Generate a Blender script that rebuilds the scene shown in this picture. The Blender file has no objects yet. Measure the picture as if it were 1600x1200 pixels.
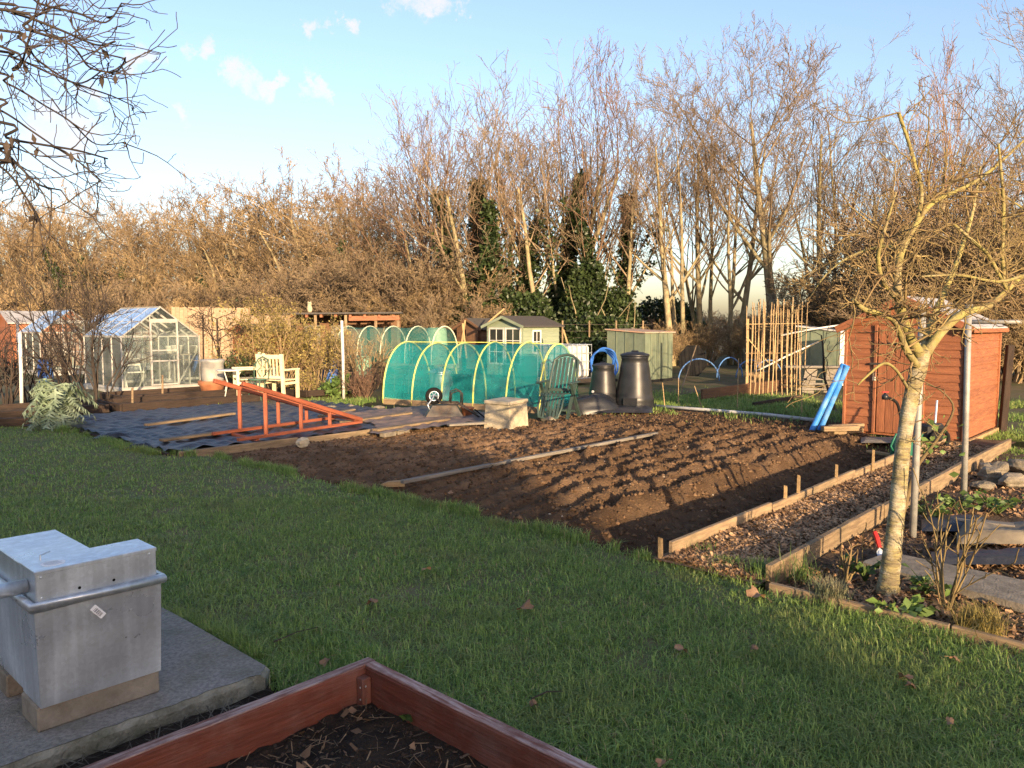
import bpy, math, random
import numpy as np
from mathutils import Vector, Matrix

PI = math.pi
C = bpy.context.scene.collection
scene = bpy.context.scene

# ------------------------------------------------------------------ camera, sky, sun, exposure
CAM_H, FPX, HORIZON = 1.6, 1208.0, 508.0
PITCH = math.atan((600 - HORIZON) / FPX)
cam_d = bpy.data.cameras.new('camera')
cam = bpy.data.objects.new('camera', cam_d)
C.objects.link(cam)
cam.location = (0, 0, CAM_H)
cam.rotation_euler = (PI / 2 - PITCH, 0, 0)
cam_d.sensor_width = 36
cam_d.lens = 36 * FPX / 1600
cam_d.clip_end = 3000
cam_d.clip_start = 0.05
scene.camera = cam

SUN_EL = math.radians(9.5)
SUN_XY = (0.33, -0.944)                     # towards the sun, seen from above
sun_vec = Vector((SUN_XY[0] * math.cos(SUN_EL), SUN_XY[1] * math.cos(SUN_EL), math.sin(SUN_EL)))
w = bpy.data.worlds.new('World')
scene.world = w
w.use_nodes = True
wn, wl = w.node_tree.nodes, w.node_tree.links
wn.clear()
sky = wn.new('ShaderNodeTexSky')
sky.sky_type = 'NISHITA'
sky.sun_disc = False
sky.sun_elevation = SUN_EL
sky.sun_rotation = math.atan2(SUN_XY[0], SUN_XY[1])
sky.air_density = 1.0
sky.dust_density = 1.8
sky.ozone_density = 2.0
bg = wn.new('ShaderNodeBackground')
bg.inputs['Strength'].default_value = 0.15
wo = wn.new('ShaderNodeOutputWorld')
# small fair-weather clouds: a scatter of little puffs round the whole sky dome, broken up by noise
tc = wn.new('ShaderNodeTexCoord')
n1 = wn.new('ShaderNodeTexNoise'); n1.inputs['Scale'].default_value = 48.0
n1.inputs['Detail'].default_value = 7; n1.inputs['Roughness'].default_value = 0.68
wl.new(tc.outputs['Generated'], n1.inputs['Vector'])
puffs = [(-6.2, 22.0, 1.7), (-5.0, 21.6, 1.3), (-18.7, 16.3, 1.5), (-17.9, 15.9, 1.1), (-14.5, 16.3, 1.2), (-20.5, 18.1, 1.3), (-22.2, 17.7, 1.0), (-13.7, 19.6, 1.1), (-11.9, 20.1, 1.0), (-25, 17.0, 1.2), (-30, 12, 2.4), (-34, 14, 2.6), (-22.6, 13.8, 1.0), (-27.5, 14.5, 1.3)]
rp = random.Random(12)
for k in range(12): puffs.append((rp.uniform(45, 315), rp.uniform(12, 40), rp.uniform(1.2, 3.0)))
wv = wn.new('ShaderNodeTexNoise'); wv.inputs['Scale'].default_value = 17.0; wv.inputs['Detail'].default_value = 5; wv.inputs['Roughness'].default_value = 0.65
wl.new(tc.outputs['Generated'], wv.inputs['Vector'])
sb = wn.new('ShaderNodeVectorMath'); sb.operation = 'SUBTRACT'; sb.inputs[1].default_value = (.5, .5, .5); wl.new(wv.outputs['Color'], sb.inputs[0])
scl = wn.new('ShaderNodeVectorMath'); scl.operation = 'MULTIPLY'; scl.inputs[1].default_value = (.16, .16, .05); wl.new(sb.outputs[0], scl.inputs[0])
warp = wn.new('ShaderNodeVectorMath'); warp.operation = 'ADD'; wl.new(tc.outputs['Generated'], warp.inputs[0]); wl.new(scl.outputs[0], warp.inputs[1])
warpn = wn.new('ShaderNodeVectorMath'); warpn.operation = 'NORMALIZE'; wl.new(warp.outputs[0], warpn.inputs[0])
acc = None
for az, el, rad in puffs:
    az, el = math.radians(az), math.radians(el)
    c = (math.sin(az) * math.cos(el), math.cos(az) * math.cos(el), math.sin(el))
    dt = wn.new('ShaderNodeVectorMath'); dt.operation = 'DOT_PRODUCT'; dt.inputs[1].default_value = c
    wl.new(warpn.outputs[0], dt.inputs[0])
    mr_ = wn.new('ShaderNodeMapRange'); mr_.inputs['From Min'].default_value = math.cos(math.radians(rad)); mr_.inputs['From Max'].default_value = 1.0
    wl.new(dt.outputs['Value'], mr_.inputs['Value'])
    if acc is None: acc = mr_.outputs[0]
    else:
        ad = wn.new('ShaderNodeMath'); ad.operation = 'MAXIMUM'; wl.new(acc, ad.inputs[0]); wl.new(mr_.outputs[0], ad.inputs[1]); acc = ad.outputs[0]
add = wn.new('ShaderNodeMath'); add.operation = 'MULTIPLY_ADD'; add.inputs[1].default_value = 0.42
wl.new(acc, add.inputs[0]); wl.new(n1.outputs[0], add.inputs[2])
rmp = wn.new('ShaderNodeMapRange'); rmp.interpolation_type = 'SMOOTHSTEP'
rmp.inputs['From Min'].default_value = 0.58; rmp.inputs['From Max'].default_value = 1.02; rmp.inputs['To Max'].default_value = 0.85
wl.new(add.outputs[0], rmp.inputs['Value'])
gt = wn.new('ShaderNodeMath'); gt.operation = 'MULTIPLY'
st_ = wn.new('ShaderNodeMapRange'); st_.interpolation_type = 'SMOOTHSTEP'; st_.inputs['From Max'].default_value = 0.75
wl.new(acc, st_.inputs['Value']); wl.new(st_.outputs[0], gt.inputs[0]); wl.new(rmp.outputs[0], gt.inputs[1])
mixc = wn.new('ShaderNodeMix'); mixc.data_type = 'RGBA'
mixc.inputs[7].default_value = (2.2, 2.1, 2.15, 1)
wbal = wn.new('ShaderNodeMix'); wbal.data_type = 'RGBA'; wbal.blend_type = 'MULTIPLY'; wbal.inputs[0].default_value = 1.0
wbal.inputs[7].default_value = (0.90, 0.795, 0.82, 1)          # the photograph is balanced for shade, so the sky reads a little warmer
wl.new(sky.outputs[0], wbal.inputs[6])
wl.new(gt.outputs[0], mixc.inputs[0]); wl.new(wbal.outputs[2], mixc.inputs[6])
wl.new(mixc.outputs[2], bg.inputs['Color'])
wl.new(bg.outputs[0], wo.inputs['Surface'])

sun_d = bpy.data.lights.new('sun', 'SUN')
sun_d.energy = 3.8
sun_d.angle = math.radians(0.53)
sun_d.color = (1.0, 0.73, 0.44)
sun = bpy.data.objects.new('sun', sun_d)
C.objects.link(sun)
sun.rotation_euler = (-sun_vec).to_track_quat('-Z', 'Y').to_euler()
sun.location = (10, -20, 12)

vs = scene.view_settings
vs.view_transform = 'Standard'; vs.look = 'None'; vs.gamma = 1.0
vs.use_curve_mapping = False
vs.exposure = 1.62
scene.render.engine = 'CYCLES'
scene.cycles.max_bounces = 7
scene.cycles.transparent_max_bounces = 24
scene.cycles.use_denoising = True

# ------------------------------------------------------------------ where things stand
def ray(px, py):
    u, v = (px - 800) / FPX, (600 - py) / FPX
    return Vector((u, math.cos(PITCH) + v * math.sin(PITCH), -math.sin(PITCH) + v * math.cos(PITCH)))
def G(px, py, z=0.0):                        # a surveyed spot on the ground (or at height z)
    d = ray(px, py); t = (z - CAM_H) / d.z
    return Vector((d.x * t, d.y * t, z))
def P(px, py, Y):                            # a surveyed spot at distance Y
    d = ray(px, py); t = Y / d.y
    return Vector((d.x * t, Y, CAM_H + d.z * t))
# the allotment grid: origin at the near end of the path board, u along the rows, v along the lawn edge
O2 = Vector((1.07, 5.2)); A2 = Vector((0.679, 0.734)); B2 = Vector((-0.734, 0.679))
GRID = math.atan2(A2.y, A2.x)
def U(u, v, z=0.0):
    return Vector((O2.x + A2.x * u + B2.x * v, O2.y + A2.y * u + B2.y * v, z))
def UV(p):
    d = Vector((p[0] - O2.x, p[1] - O2.y)); return d.dot(A2), d.dot(B2)

# ------------------------------------------------------------------ materials
MATS = {}
def rgba(c): return (c[0], c[1], c[2], 1)
def mat(name, c1, c2=None, scale=6, rough=0.75, bump=0.15, bscale=None, stretch=None, metal=0.0, spec=0.3,
        dirt=None, dirt_scale=1.6, dirt_amt=0.5, rnd=0.12, detail=6, attr=None, transl=0.0, coords='Object', hard=0.0):
    if name in MATS: return MATS[name]
    m = bpy.data.materials.new(name); m.use_nodes = True
    nt = m.node_tree; n, l = nt.nodes, nt.links
    bs = n['Principled BSDF']
    bs.inputs['Roughness'].default_value = rough
    bs.inputs['Metallic'].default_value = metal
    bs.inputs['Specular IOR Level'].default_value = spec
    c2 = c2 or tuple(x * 0.7 for x in c1)
    t = n.new('ShaderNodeTexCoord'); mpn = n.new('ShaderNodeMapping')
    mpn.inputs['Scale'].default_value = stretch or (1, 1, 1)
    l.new(t.outputs[coords], mpn.inputs['Vector'])
    oi = n.new('ShaderNodeObjectInfo')
    va = n.new('ShaderNodeVectorMath'); va.operation = 'ADD'
    l.new(mpn.outputs[0], va.inputs[0])
    sc_ = n.new('ShaderNodeVectorMath'); sc_.operation = 'SCALE'
    sc_.inputs[0].default_value = (17.3, 9.1, 13.7); l.new(oi.outputs['Random'], sc_.inputs['Scale'])
    l.new(sc_.outputs[0], va.inputs[1])
    no = n.new('ShaderNodeTexNoise'); no.inputs['Scale'].default_value = scale
    no.inputs['Detail'].default_value = detail; no.inputs['Roughness'].default_value = 0.62
    l.new(va.outputs[0], no.inputs['Vector'])
    mr = n.new('ShaderNodeMapRange')
    mr.inputs['From Min'].default_value = 0.38 + hard; mr.inputs['From Max'].default_value = 0.62 - hard
    l.new(no.outputs[0], mr.inputs['Value'])
    mx = n.new('ShaderNodeMix'); mx.data_type = 'RGBA'
    mx.inputs[6].default_value = rgba(c1); mx.inputs[7].default_value = rgba(c2)
    l.new(mr.outputs[0], mx.inputs[0])
    out = mx.outputs[2]
    if dirt:
        nd = n.new('ShaderNodeTexNoise'); nd.inputs['Scale'].default_value = dirt_scale
        nd.inputs['Detail'].default_value = 8; nd.inputs['Roughness'].default_value = 0.68
        va2 = n.new('ShaderNodeVectorMath'); va2.operation = 'ADD'
        l.new(t.outputs[coords], va2.inputs[0]); l.new(sc_.outputs[0], va2.inputs[1])
        l.new(va2.outputs[0], nd.inputs['Vector'])
        md = n.new('ShaderNodeMapRange'); md.inputs['From Min'].default_value = 0.48
        md.inputs['From Max'].default_value = 0.68; md.inputs['To Max'].default_value = dirt_amt
        l.new(nd.outputs[0], md.inputs['Value'])
        m2 = n.new('ShaderNodeMix'); m2.data_type = 'RGBA'; m2.inputs[7].default_value = rgba(dirt)
        l.new(md.outputs[0], m2.inputs[0]); l.new(out, m2.inputs[6]); out = m2.outputs[2]
    hv = n.new('ShaderNodeHueSaturation')
    vr = n.new('ShaderNodeMapRange'); vr.inputs['To Min'].default_value = 1 - rnd; vr.inputs['To Max'].default_value = 1 + rnd
    if attr:
        at = n.new('ShaderNodeAttribute'); at.attribute_name = attr
        l.new(at.outputs['Fac'], vr.inputs['Value'])
    else:
        l.new(oi.outputs['Random'], vr.inputs['Value'])
    val = vr.outputs[0]
    if attr:
        v2 = n.new('ShaderNodeMapRange'); v2.inputs['To Min'].default_value = 1 - rnd * .45; v2.inputs['To Max'].default_value = 1 + rnd * .45
        l.new(oi.outputs['Random'], v2.inputs['Value'])
        mm = n.new('ShaderNodeMath'); mm.operation = 'MULTIPLY'; l.new(val, mm.inputs[0]); l.new(v2.outputs[0], mm.inputs[1]); val = mm.outputs[0]
    l.new(val, hv.inputs['Value']); l.new(out, hv.inputs['Color'])
    l.new(hv.outputs[0], bs.inputs['Base Color'])
    if bump:
        nb = n.new('ShaderNodeTexNoise'); nb.inputs['Scale'].default_value = bscale or scale * 5
        nb.inputs['Detail'].default_value = 5
        l.new(va.outputs[0], nb.inputs['Vector'])
        bp = n.new('ShaderNodeBump'); bp.inputs['Strength'].default_value = bump
        bp.inputs['Distance'].default_value = 0.02
        l.new(nb.outputs[0], bp.inputs['Height']); l.new(bp.outputs[0], bs.inputs['Normal'])
    if transl:
        tr = n.new('ShaderNodeBsdfTranslucent'); l.new(hv.outputs[0], tr.inputs['Color'])
        ms = n.new('ShaderNodeMixShader'); ms.inputs[0].default_value = transl
        l.new(bs.outputs[0], ms.inputs[1]); l.new(tr.outputs[0], ms.inputs[2])
        l.new(ms.outputs[0], n['Material Output'].inputs['Surface'])
    MATS[name] = m
    return m
WOODS = (1.2, 14, 14)
def wood(name, c1, c2=None, **k):
    k.setdefault('stretch', WOODS); k.setdefault('scale', 3); k.setdefault('bump', 0.3); k.setdefault('bscale', 9)
    return mat(name, c1, c2, **k)
def net_mat(name, col, opacity):
    m = bpy.data.materials.new(name); m.use_nodes = True
    n, l = m.node_tree.nodes, m.node_tree.links
    n.remove(n['Principled BSDF'])
    d = n.new('ShaderNodeBsdfDiffuse'); d.inputs[0].default_value = rgba(col)
    t2 = n.new('ShaderNodeBsdfTranslucent'); t2.inputs[0].default_value = rgba(col)
    a = n.new('ShaderNodeMixShader'); a.inputs[0].default_value = 0.4
    l.new(d.outputs[0], a.inputs[1]); l.new(t2.outputs[0], a.inputs[2])
    tr = n.new('ShaderNodeBsdfTransparent')
    tcn = n.new('ShaderNodeTexCoord'); no = n.new('ShaderNodeTexNoise'); no.inputs['Scale'].default_value = 2.5
    no.inputs['Detail'].default_value = 4
    l.new(tcn.outputs['Object'], no.inputs['Vector'])
    mr = n.new('ShaderNodeMapRange'); mr.inputs['From Min'].default_value = 0.3; mr.inputs['From Max'].default_value = 0.7
    mr.inputs['To Min'].default_value = opacity - 0.1; mr.inputs['To Max'].default_value = opacity + 0.1
    l.new(no.outputs[0], mr.inputs['Value'])
    b = n.new('ShaderNodeMixShader'); l.new(mr.outputs[0], b.inputs[0])
    l.new(tr.outputs[0], b.inputs[1]); l.new(a.outputs[0], b.inputs[2])
    l.new(b.outputs[0], n['Material Output'].inputs['Surface'])
    return m
def glass_mat(name, tint, film):
    m = bpy.data.materials.new(name); m.use_nodes = True
    n, l = m.node_tree.nodes, m.node_tree.links
    n.remove(n['Principled BSDF'])
    tr = n.new('ShaderNodeBsdfTransparent'); tr.inputs[0].default_value = rgba(tint)
    gl = n.new('ShaderNodeBsdfGlossy'); gl.inputs['Roughness'].default_value = 0.04
    df = n.new('ShaderNodeBsdfDiffuse'); df.inputs[0].default_value = (0.55, 0.6, 0.58, 1)
    fr = n.new('ShaderNodeFresnel'); fr.inputs[0].default_value = 1.5
    a = n.new('ShaderNodeMixShader')
    mm = n.new('ShaderNodeMath'); mm.operation = 'MULTIPLY'; mm.inputs[1].default_value = 1.7; mm.use_clamp = True
    l.new(fr.outputs[0], mm.inputs[0]); l.new(mm.outputs[0], a.inputs[0])
    l.new(tr.outputs[0], a.inputs[1]); l.new(gl.outputs[0], a.inputs[2])
    tcn = n.new('ShaderNodeTexCoord'); no = n.new('ShaderNodeTexNoise'); no.inputs['Scale'].default_value = 3.0
    no.inputs['Detail'].default_value = 6
    l.new(tcn.outputs['Object'], no.inputs['Vector'])
    mr = n.new('ShaderNodeMapRange'); mr.inputs['From Min'].default_value = 0.35; mr.inputs['From Max'].default_value = 0.75
    mr.inputs['To Min'].default_value = film * 0.4; mr.inputs['To Max'].default_value = film * 1.8
    l.new(no.outputs[0], mr.inputs['Value'])
    b = n.new('ShaderNodeMixShader'); l.new(mr.outputs[0], b.inputs[0])
    l.new(a.outputs[0], b.inputs[1]); l.new(df.outputs[0], b.inputs[2])
    l.new(b.outputs[0], n['Material Output'].inputs['Surface'])
    return m

# ------------------------------------------------------------------ mesh helpers
class MB:
    def __init__(s): s.v = []; s.f = []
    def add(s, vs_, fs_):
        o = len(s.v); s.v.extend([tuple(x) for x in vs_]); s.f.extend([tuple(i + o for i in f) for f in fs_])
        return s
    def box(s, x0, x1, y0, y1, z0, z1, mtx=None, bev=0.0):
        if bev <= 0:
            vs_ = [(x, y, z) for z in (z0, z1) for x, y in ((x0, y0), (x1, y0), (x1, y1), (x0, y1))]
            fs_ = [(3, 2, 1, 0), (4, 5, 6, 7), (0, 1, 5, 4), (1, 2, 6, 5), (2, 3, 7, 6), (3, 0, 4, 7)]
        else:
            b = min(bev, (x1 - x0) * .45, (y1 - y0) * .45, (z1 - z0) * .45)
            def ring(i, z):
                return [(x0 + i, y0, z), (x1 - i, y0, z), (x1, y0 + i, z), (x1, y1 - i, z), (x1 - i, y1, z), (x0 + i, y1, z), (x0, y1 - i, z), (x0, y0 + i, z)]
            def ringi(z):
                return [(x0 + b, y0 + b, z), (x1 - b, y0 + b, z), (x1 - b, y0 + b, z), (x1 - b, y1 - b, z), (x1 - b, y1 - b, z), (x0 + b, y1 - b, z), (x0 + b, y1 - b, z), (x0 + b, y0 + b, z)]
            vs_ = [(x0 + b, y0 + b, z0), (x1 - b, y0 + b, z0), (x1 - b, y1 - b, z0), (x0 + b, y1 - b, z0)]
            vs_ += ring(b, z0 + b) + ring(b, z1 - b)
            vs_ += [(x0 + b, y0 + b, z1), (x1 - b, y0 + b, z1), (x1 - b, y1 - b, z1), (x0 + b, y1 - b, z1)]
            fs_ = [(3, 2, 1, 0), (20, 21, 22, 23)]
            for i in range(8):
                j = (i + 1) % 8
                fs_.append((4 + i, 4 + j, 12 + j, 12 + i))
            cm = [0, 1, 1, 2, 2, 3, 3, 0]
            for i in range(8):
                j = (i + 1) % 8
                if cm[i] == cm[j]:
                    fs_.append((cm[i], 4 + j, 4 + i)); fs_.append((20 + cm[i], 12 + i, 12 + j))
                else:
                    fs_.append((cm[i], cm[j], 4 + j, 4 + i)); fs_.append((20 + cm[i], 12 + i, 12 + j, 20 + cm[j]))
        if mtx is not None: vs_ = [mtx @ Vector(p) for p in vs_]
        return s.add(vs_, fs_)
    def tube(s, pts, rad, n=8, caps=True, closed=False):
        pts = [Vector(p) for p in pts]
        if not hasattr(rad, '__len__'): rad = [rad] * len(pts)
        up = None; rings = []
        N = len(pts)
        for i, p in enumerate(pts):
            a = pts[(i - 1) % N] if (i or closed) else p
            b = pts[(i + 1) % N] if (i < N - 1 or closed) else p
            t = (b - a).normalized()
            if up is None: up = t.orthogonal().normalized()
            else:
                up = (up - t * up.dot(t))
                up = up.normalized() if up.length > 1e-6 else t.orthogonal().normalized()
            s_ = t.cross(up)
            rings.append([p + (up * math.cos(2 * PI * k / n) + s_ * math.sin(2 * PI * k / n)) * rad[i] for k in range(n)])
        vs_ = [q for r in rings for q in r]; fs_ = []
        for i in range(N if closed else N - 1):
            a, b = i * n, ((i + 1) % N) * n
            for k in range(n):
                fs_.append((a + k, a + (k + 1) % n, b + (k + 1) % n, b + k))
        if caps and not closed:
            fs_.append(tuple(range(n - 1, -1, -1))); fs_.append(tuple((N - 1) * n + k for k in range(n)))
        return s.add(vs_, fs_)
    def lathe(s, prof, n=24, center=(0, 0, 0), caps=True, squash=1.0):
        cx, cy, cz = center
        vs_ = [(cx + r * math.cos(2 * PI * k / n), cy + squash * r * math.sin(2 * PI * k / n), cz + z) for r, z in prof for k in range(n)]
        fs_ = []
        for i in range(len(prof) - 1):
            for k in range(n):
                fs_.append((i * n + k, i * n + (k + 1) % n, (i + 1) * n + (k + 1) % n, (i + 1) * n + k))
        if caps:
            fs_.append(tuple(range(n - 1, -1, -1))); fs_.append(tuple((len(prof) - 1) * n + k for k in range(n)))
        return s.add(vs_, fs_)
    def prism(s, poly, z0, z1, mtx=None):
        n = len(poly)
        vs_ = [(x, y, z0) for x, y in poly] + [(x, y, z1) for x, y in poly]
        fs_ = [tuple(range(n - 1, -1, -1)), tuple(range(n, 2 * n))] + [(i, (i + 1) % n, n + (i + 1) % n, n + i) for i in range(n)]
        if mtx is not None: vs_ = [mtx @ Vector(p) for p in vs_]
        return s.add(vs_, fs_)
    def beam(s, p0, p1, w_, h_, upv=(0, 0, 1), bev=0.0):
        p0, p1 = Vector(p0), Vector(p1)
        x = (p1 - p0).normalized(); upv = Vector(upv)
        if abs(x.dot(upv)) > 0.98: upv = Vector((0, 1, 0))
        y = upv.cross(x).normalized(); z = x.cross(y)
        m = Matrix((x, y, z)).transposed().to_4x4(); m.translation = p0
        return s.box(0, (p1 - p0).length, -w_ / 2, w_ / 2, -h_ / 2, h_ / 2, m, bev)
    def build(s, name, m, parent=None, smooth=False, kind=None):
        me = bpy.data.meshes.new(name); me.from_pydata(s.v, [], s.f); me.update()
        if smooth: me.polygons.foreach_set('use_smooth', [True] * len(me.polygons))
        return link(name, me, m, parent, kind)
def link(name, me, m, parent=None, kind=None):
    if m is not None and not me.materials: me.materials.append(m)
    o = bpy.data.objects.new(name, me); C.objects.link(o)
    if parent is not None: o.parent = parent
    if kind: o['kind'] = kind
    return o
def tag(o, label, cat, group=None, kind=None):
    if label: o['label'] = label
    if cat: o['category'] = cat
    if group: o['group'] = group
    if kind: o['kind'] = kind
    return o
def thing(name, label, cat, loc=(0, 0, 0), rz=0.0, group=None):
    o = bpy.data.objects.new(name, None); C.objects.link(o)
    o.empty_display_size = 0.2
    o.location = loc; o.rotation_euler = (0, 0, rz)
    return tag(o, label, cat, group)
def copy_tree(o, parent=None):
    c = o.copy(); C.objects.link(c); c.parent = parent
    for ch in o.children: copy_tree(ch, c)
    return c
def npmesh(name, V, F, m=None, parent=None, attr=None, smooth=False, kind=None):
    """V (n,3); F (k,3 or 4) index array; attr: per-vertex floats named rnd"""
    me = bpy.data.meshes.new(name)
    V = np.asarray(V, dtype=np.float32); F = np.asarray(F, dtype=np.int32)
    me.vertices.add(len(V)); me.vertices.foreach_set('co', V.ravel())
    k = F.shape[1]
    me.loops.add(F.size); me.loops.foreach_set('vertex_index', F.ravel())
    me.polygons.add(len(F))
    me.polygons.foreach_set('loop_start', np.arange(0, F.size, k, dtype=np.int32))
    me.polygons.foreach_set('loop_total', np.full(len(F), k, dtype=np.int32))
    if smooth: me.polygons.foreach_set('use_smooth', np.ones(len(F), dtype=bool))
    if attr is not None:
        a = me.attributes.new('rnd', 'FLOAT', 'POINT'); a.data.foreach_set('value', np.asarray(attr, dtype=np.float32))
    me.update(calc_edges=True); me.validate()
    return link(name, me, m, parent, kind)
def board(name, p0, p1, w_, h_, m, parent=None, upv=(0, 0, 1), bev=0.006, warp=0.0, seed=0):
    """a plank whose own x axis runs along its length (so the grain does too)"""
    p0, p1 = Vector(p0), Vector(p1); L = (p1 - p0).length
    x = (p1 - p0).normalized(); upv = Vector(upv)
    if abs(x.dot(upv)) > 0.98: upv = Vector((0, 1, 0))
    y = upv.cross(x).normalized(); z = x.cross(y)
    mt = Matrix((x, y, z)).transposed().to_4x4(); mt.translation = p0
    b = MB().box(0, L, -w_ / 2, w_ / 2, -h_ / 2, h_ / 2, None, bev)
    o = b.build(name, m, parent); o.matrix_local = mt
    return o

# ------------------------------------------------------------------ numpy noise
def vnoise(x, y, seed):
    rs = np.random.RandomState(seed); T = rs.rand(256, 256)
    xi = np.floor(x).astype(int); yi = np.floor(y).astype(int)
    fx = x - xi; fy = y - yi
    fx = fx * fx * (3 - 2 * fx); fy = fy * fy * (3 - 2 * fy)
    g = lambda a, b: T[a % 256, b % 256]
    return (g(xi, yi) * (1 - fx) + g(xi + 1, yi) * fx) * (1 - fy) + (g(xi, yi + 1) * (1 - fx) + g(xi + 1, yi + 1) * fx) * fy
def fbm(x, y, seed, oct=4, gain=0.5):
    a, s, t = 1.0, 0.0, 0.0
    for i in range(oct):
        s = s + a * vnoise(x * 2 ** i, y * 2 ** i, seed + i); t += a; a *= gain
    return s / t

# ------------------------------------------------------------------ bare trees
def grow(rng, p, d, L, r, lvl, pr, out):
    n = pr['n'][lvl]; wig = pr['wig'][lvl]; trop = pr['trop'][lvl]; last = lvl == len(pr['n']) - 1
    sl = L / n; x, y, z = p; dx, dy, dz = d; r0 = r
    tip = pr['tip'][lvl]; start = pr['start'][lvl]
    for i in range(n):
        dx += rng.gauss(0, wig); dy += rng.gauss(0, wig); dz += rng.gauss(0, wig) + trop
        q = math.sqrt(dx * dx + dy * dy + dz * dz) or 1; dx /= q; dy /= q; dz /= q
        nx, ny, nz = x + dx * sl, y + dy * sl, z + dz * sl
        r1 = max(pr['rmin'], r * (1 - (1 - tip) * (i + 1) / n))
        out.append((x, y, z, nx, ny, nz, r0, r1, lvl))
        x, y, z, r0 = nx, ny, nz, r1
        t = (i + 1) / n
        if not last and t >= start:
            k = pr['kids'][lvl]; k = int(k) + (rng.random() < k - int(k))
            for _ in range(k):
                ang = math.radians(pr['ang'][lvl]) * rng.uniform(0.7, 1.3)
                az = rng.uniform(0, 2 * PI)
                # a perpendicular frame
                if abs(dz) < 0.9: ax, ay, az_ = -dy, dx, 0.0
                else: ax, ay, az_ = 1.0, 0.0, 0.0
                k1 = ax * dx + ay * dy + az_ * dz; ax -= k1 * dx; ay -= k1 * dy; az_ -= k1 * dz
                q = math.sqrt(ax * ax + ay * ay + az_ * az_); ax /= q; ay /= q; az_ /= q
                bx, by, bz = dy * az_ - dz * ay, dz * ax - dx * az_, dx * ay - dy * ax
                ca, sa = math.cos(az), math.sin(az); cg, sg = math.cos(ang), math.sin(ang)
                e = (dx * cg + (ax * ca + bx * sa) * sg, dy * cg + (ay * ca + by * sa) * sg, dz * cg + (az_ * ca + bz * sa) * sg)
                grow(rng, (x, y, z), e, L * pr['clen'][lvl] * rng.uniform(0.7, 1.25) * (1.15 - 0.55 * t), max(pr['rmin'], r1 * pr['crad'][lvl]), lvl + 1, pr, out)
def seg_mesh(name, S, m, parent, n=3, attr=True):
    S = np.asarray(S, dtype=np.float64)
    a, b = S[:, 0:3], S[:, 3:6]; ra, rb = S[:, 6:7], S[:, 7:8]
    d = b - a; d /= np.linalg.norm(d, axis=1, keepdims=True) + 1e-9
    ref = np.where(np.abs(d[:, 2:3]) < 0.9, np.array([[0, 0, 1.0]]), np.array([[1.0, 0, 0]]))
    u = np.cross(d, ref); u /= np.linalg.norm(u, axis=1, keepdims=True) + 1e-9
    v = np.cross(d, u)
    N = len(S); V = np.zeros((N, 2 * n, 3))
    for k in range(n):
        c, s = math.cos(2 * PI * k / n), math.sin(2 * PI * k / n)
        V[:, k] = a + (u * c + v * s) * ra; V[:, n + k] = b + d * rb * 0.3 + (u * c + v * s) * rb
    base = (np.arange(N) * 2 * n)[:, None]
    F = np.concatenate([base + np.array([[k, (k + 1) % n, n + (k + 1) % n, n + k]]) for k in range(n)])
    rnd = np.repeat(np.random.RandomState(len(S)).rand(N), 2 * n)
    return npmesh(name, V.reshape(-1, 3), F, m, parent, rnd, smooth=(n > 4))
def tree_parts(root, segs, trunk_mat, twig_mat, thick=0.035):
    big = [s[:8] for s in segs if s[6] > thick]; small = [s[:8] for s in segs if s[6] <= thick]
    if big: seg_mesh('trunk', big, trunk_mat, root, 7)
    if small: seg_mesh('crown', small, twig_mat, root, 3)
def leaf_cloud(name, pts, size, m, parent=None, seed=1, flat=0.0, aspect=0.75, kind=None, dirs=None):
    """leaf faces (a folded pair of triangles each) about the given points"""
    pts = np.asarray(pts, dtype=np.float64); N = len(pts); rs = np.random.RandomState(seed)
    d = rs.normal(size=(N, 3)) if dirs is None else np.asarray(dirs) + rs.normal(size=(N, 3)) * 0.25
    d[:, 2] *= (1 - flat); d /= np.linalg.norm(d, axis=1, keepdims=True) + 1e-9
    nrm = rs.normal(size=(N, 3)); nrm[:, 2] += 1.5 * flat
    s = np.cross(d, nrm); s /= np.linalg.norm(s, axis=1, keepdims=True) + 1e-9
    h = np.cross(s, d)
    L = size * rs.uniform(0.6, 1.3, (N, 1)); W = L * aspect * 0.5
    V = np.stack([pts, pts + d * L * 0.5 + s * W + h * L * 0.12, pts + d * L, pts + d * L * 0.5 - s * W + h * L * 0.12], axis=1)
    b = (np.arange(N) * 4)[:, None]
    F = np.concatenate([b + np.array([[0, 1, 2]]), b + np.array([[0, 2, 3]])])
    return npmesh(name, V.reshape(-1, 3), F, m, parent, np.repeat(rs.rand(N), 4), kind=kind)

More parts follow.
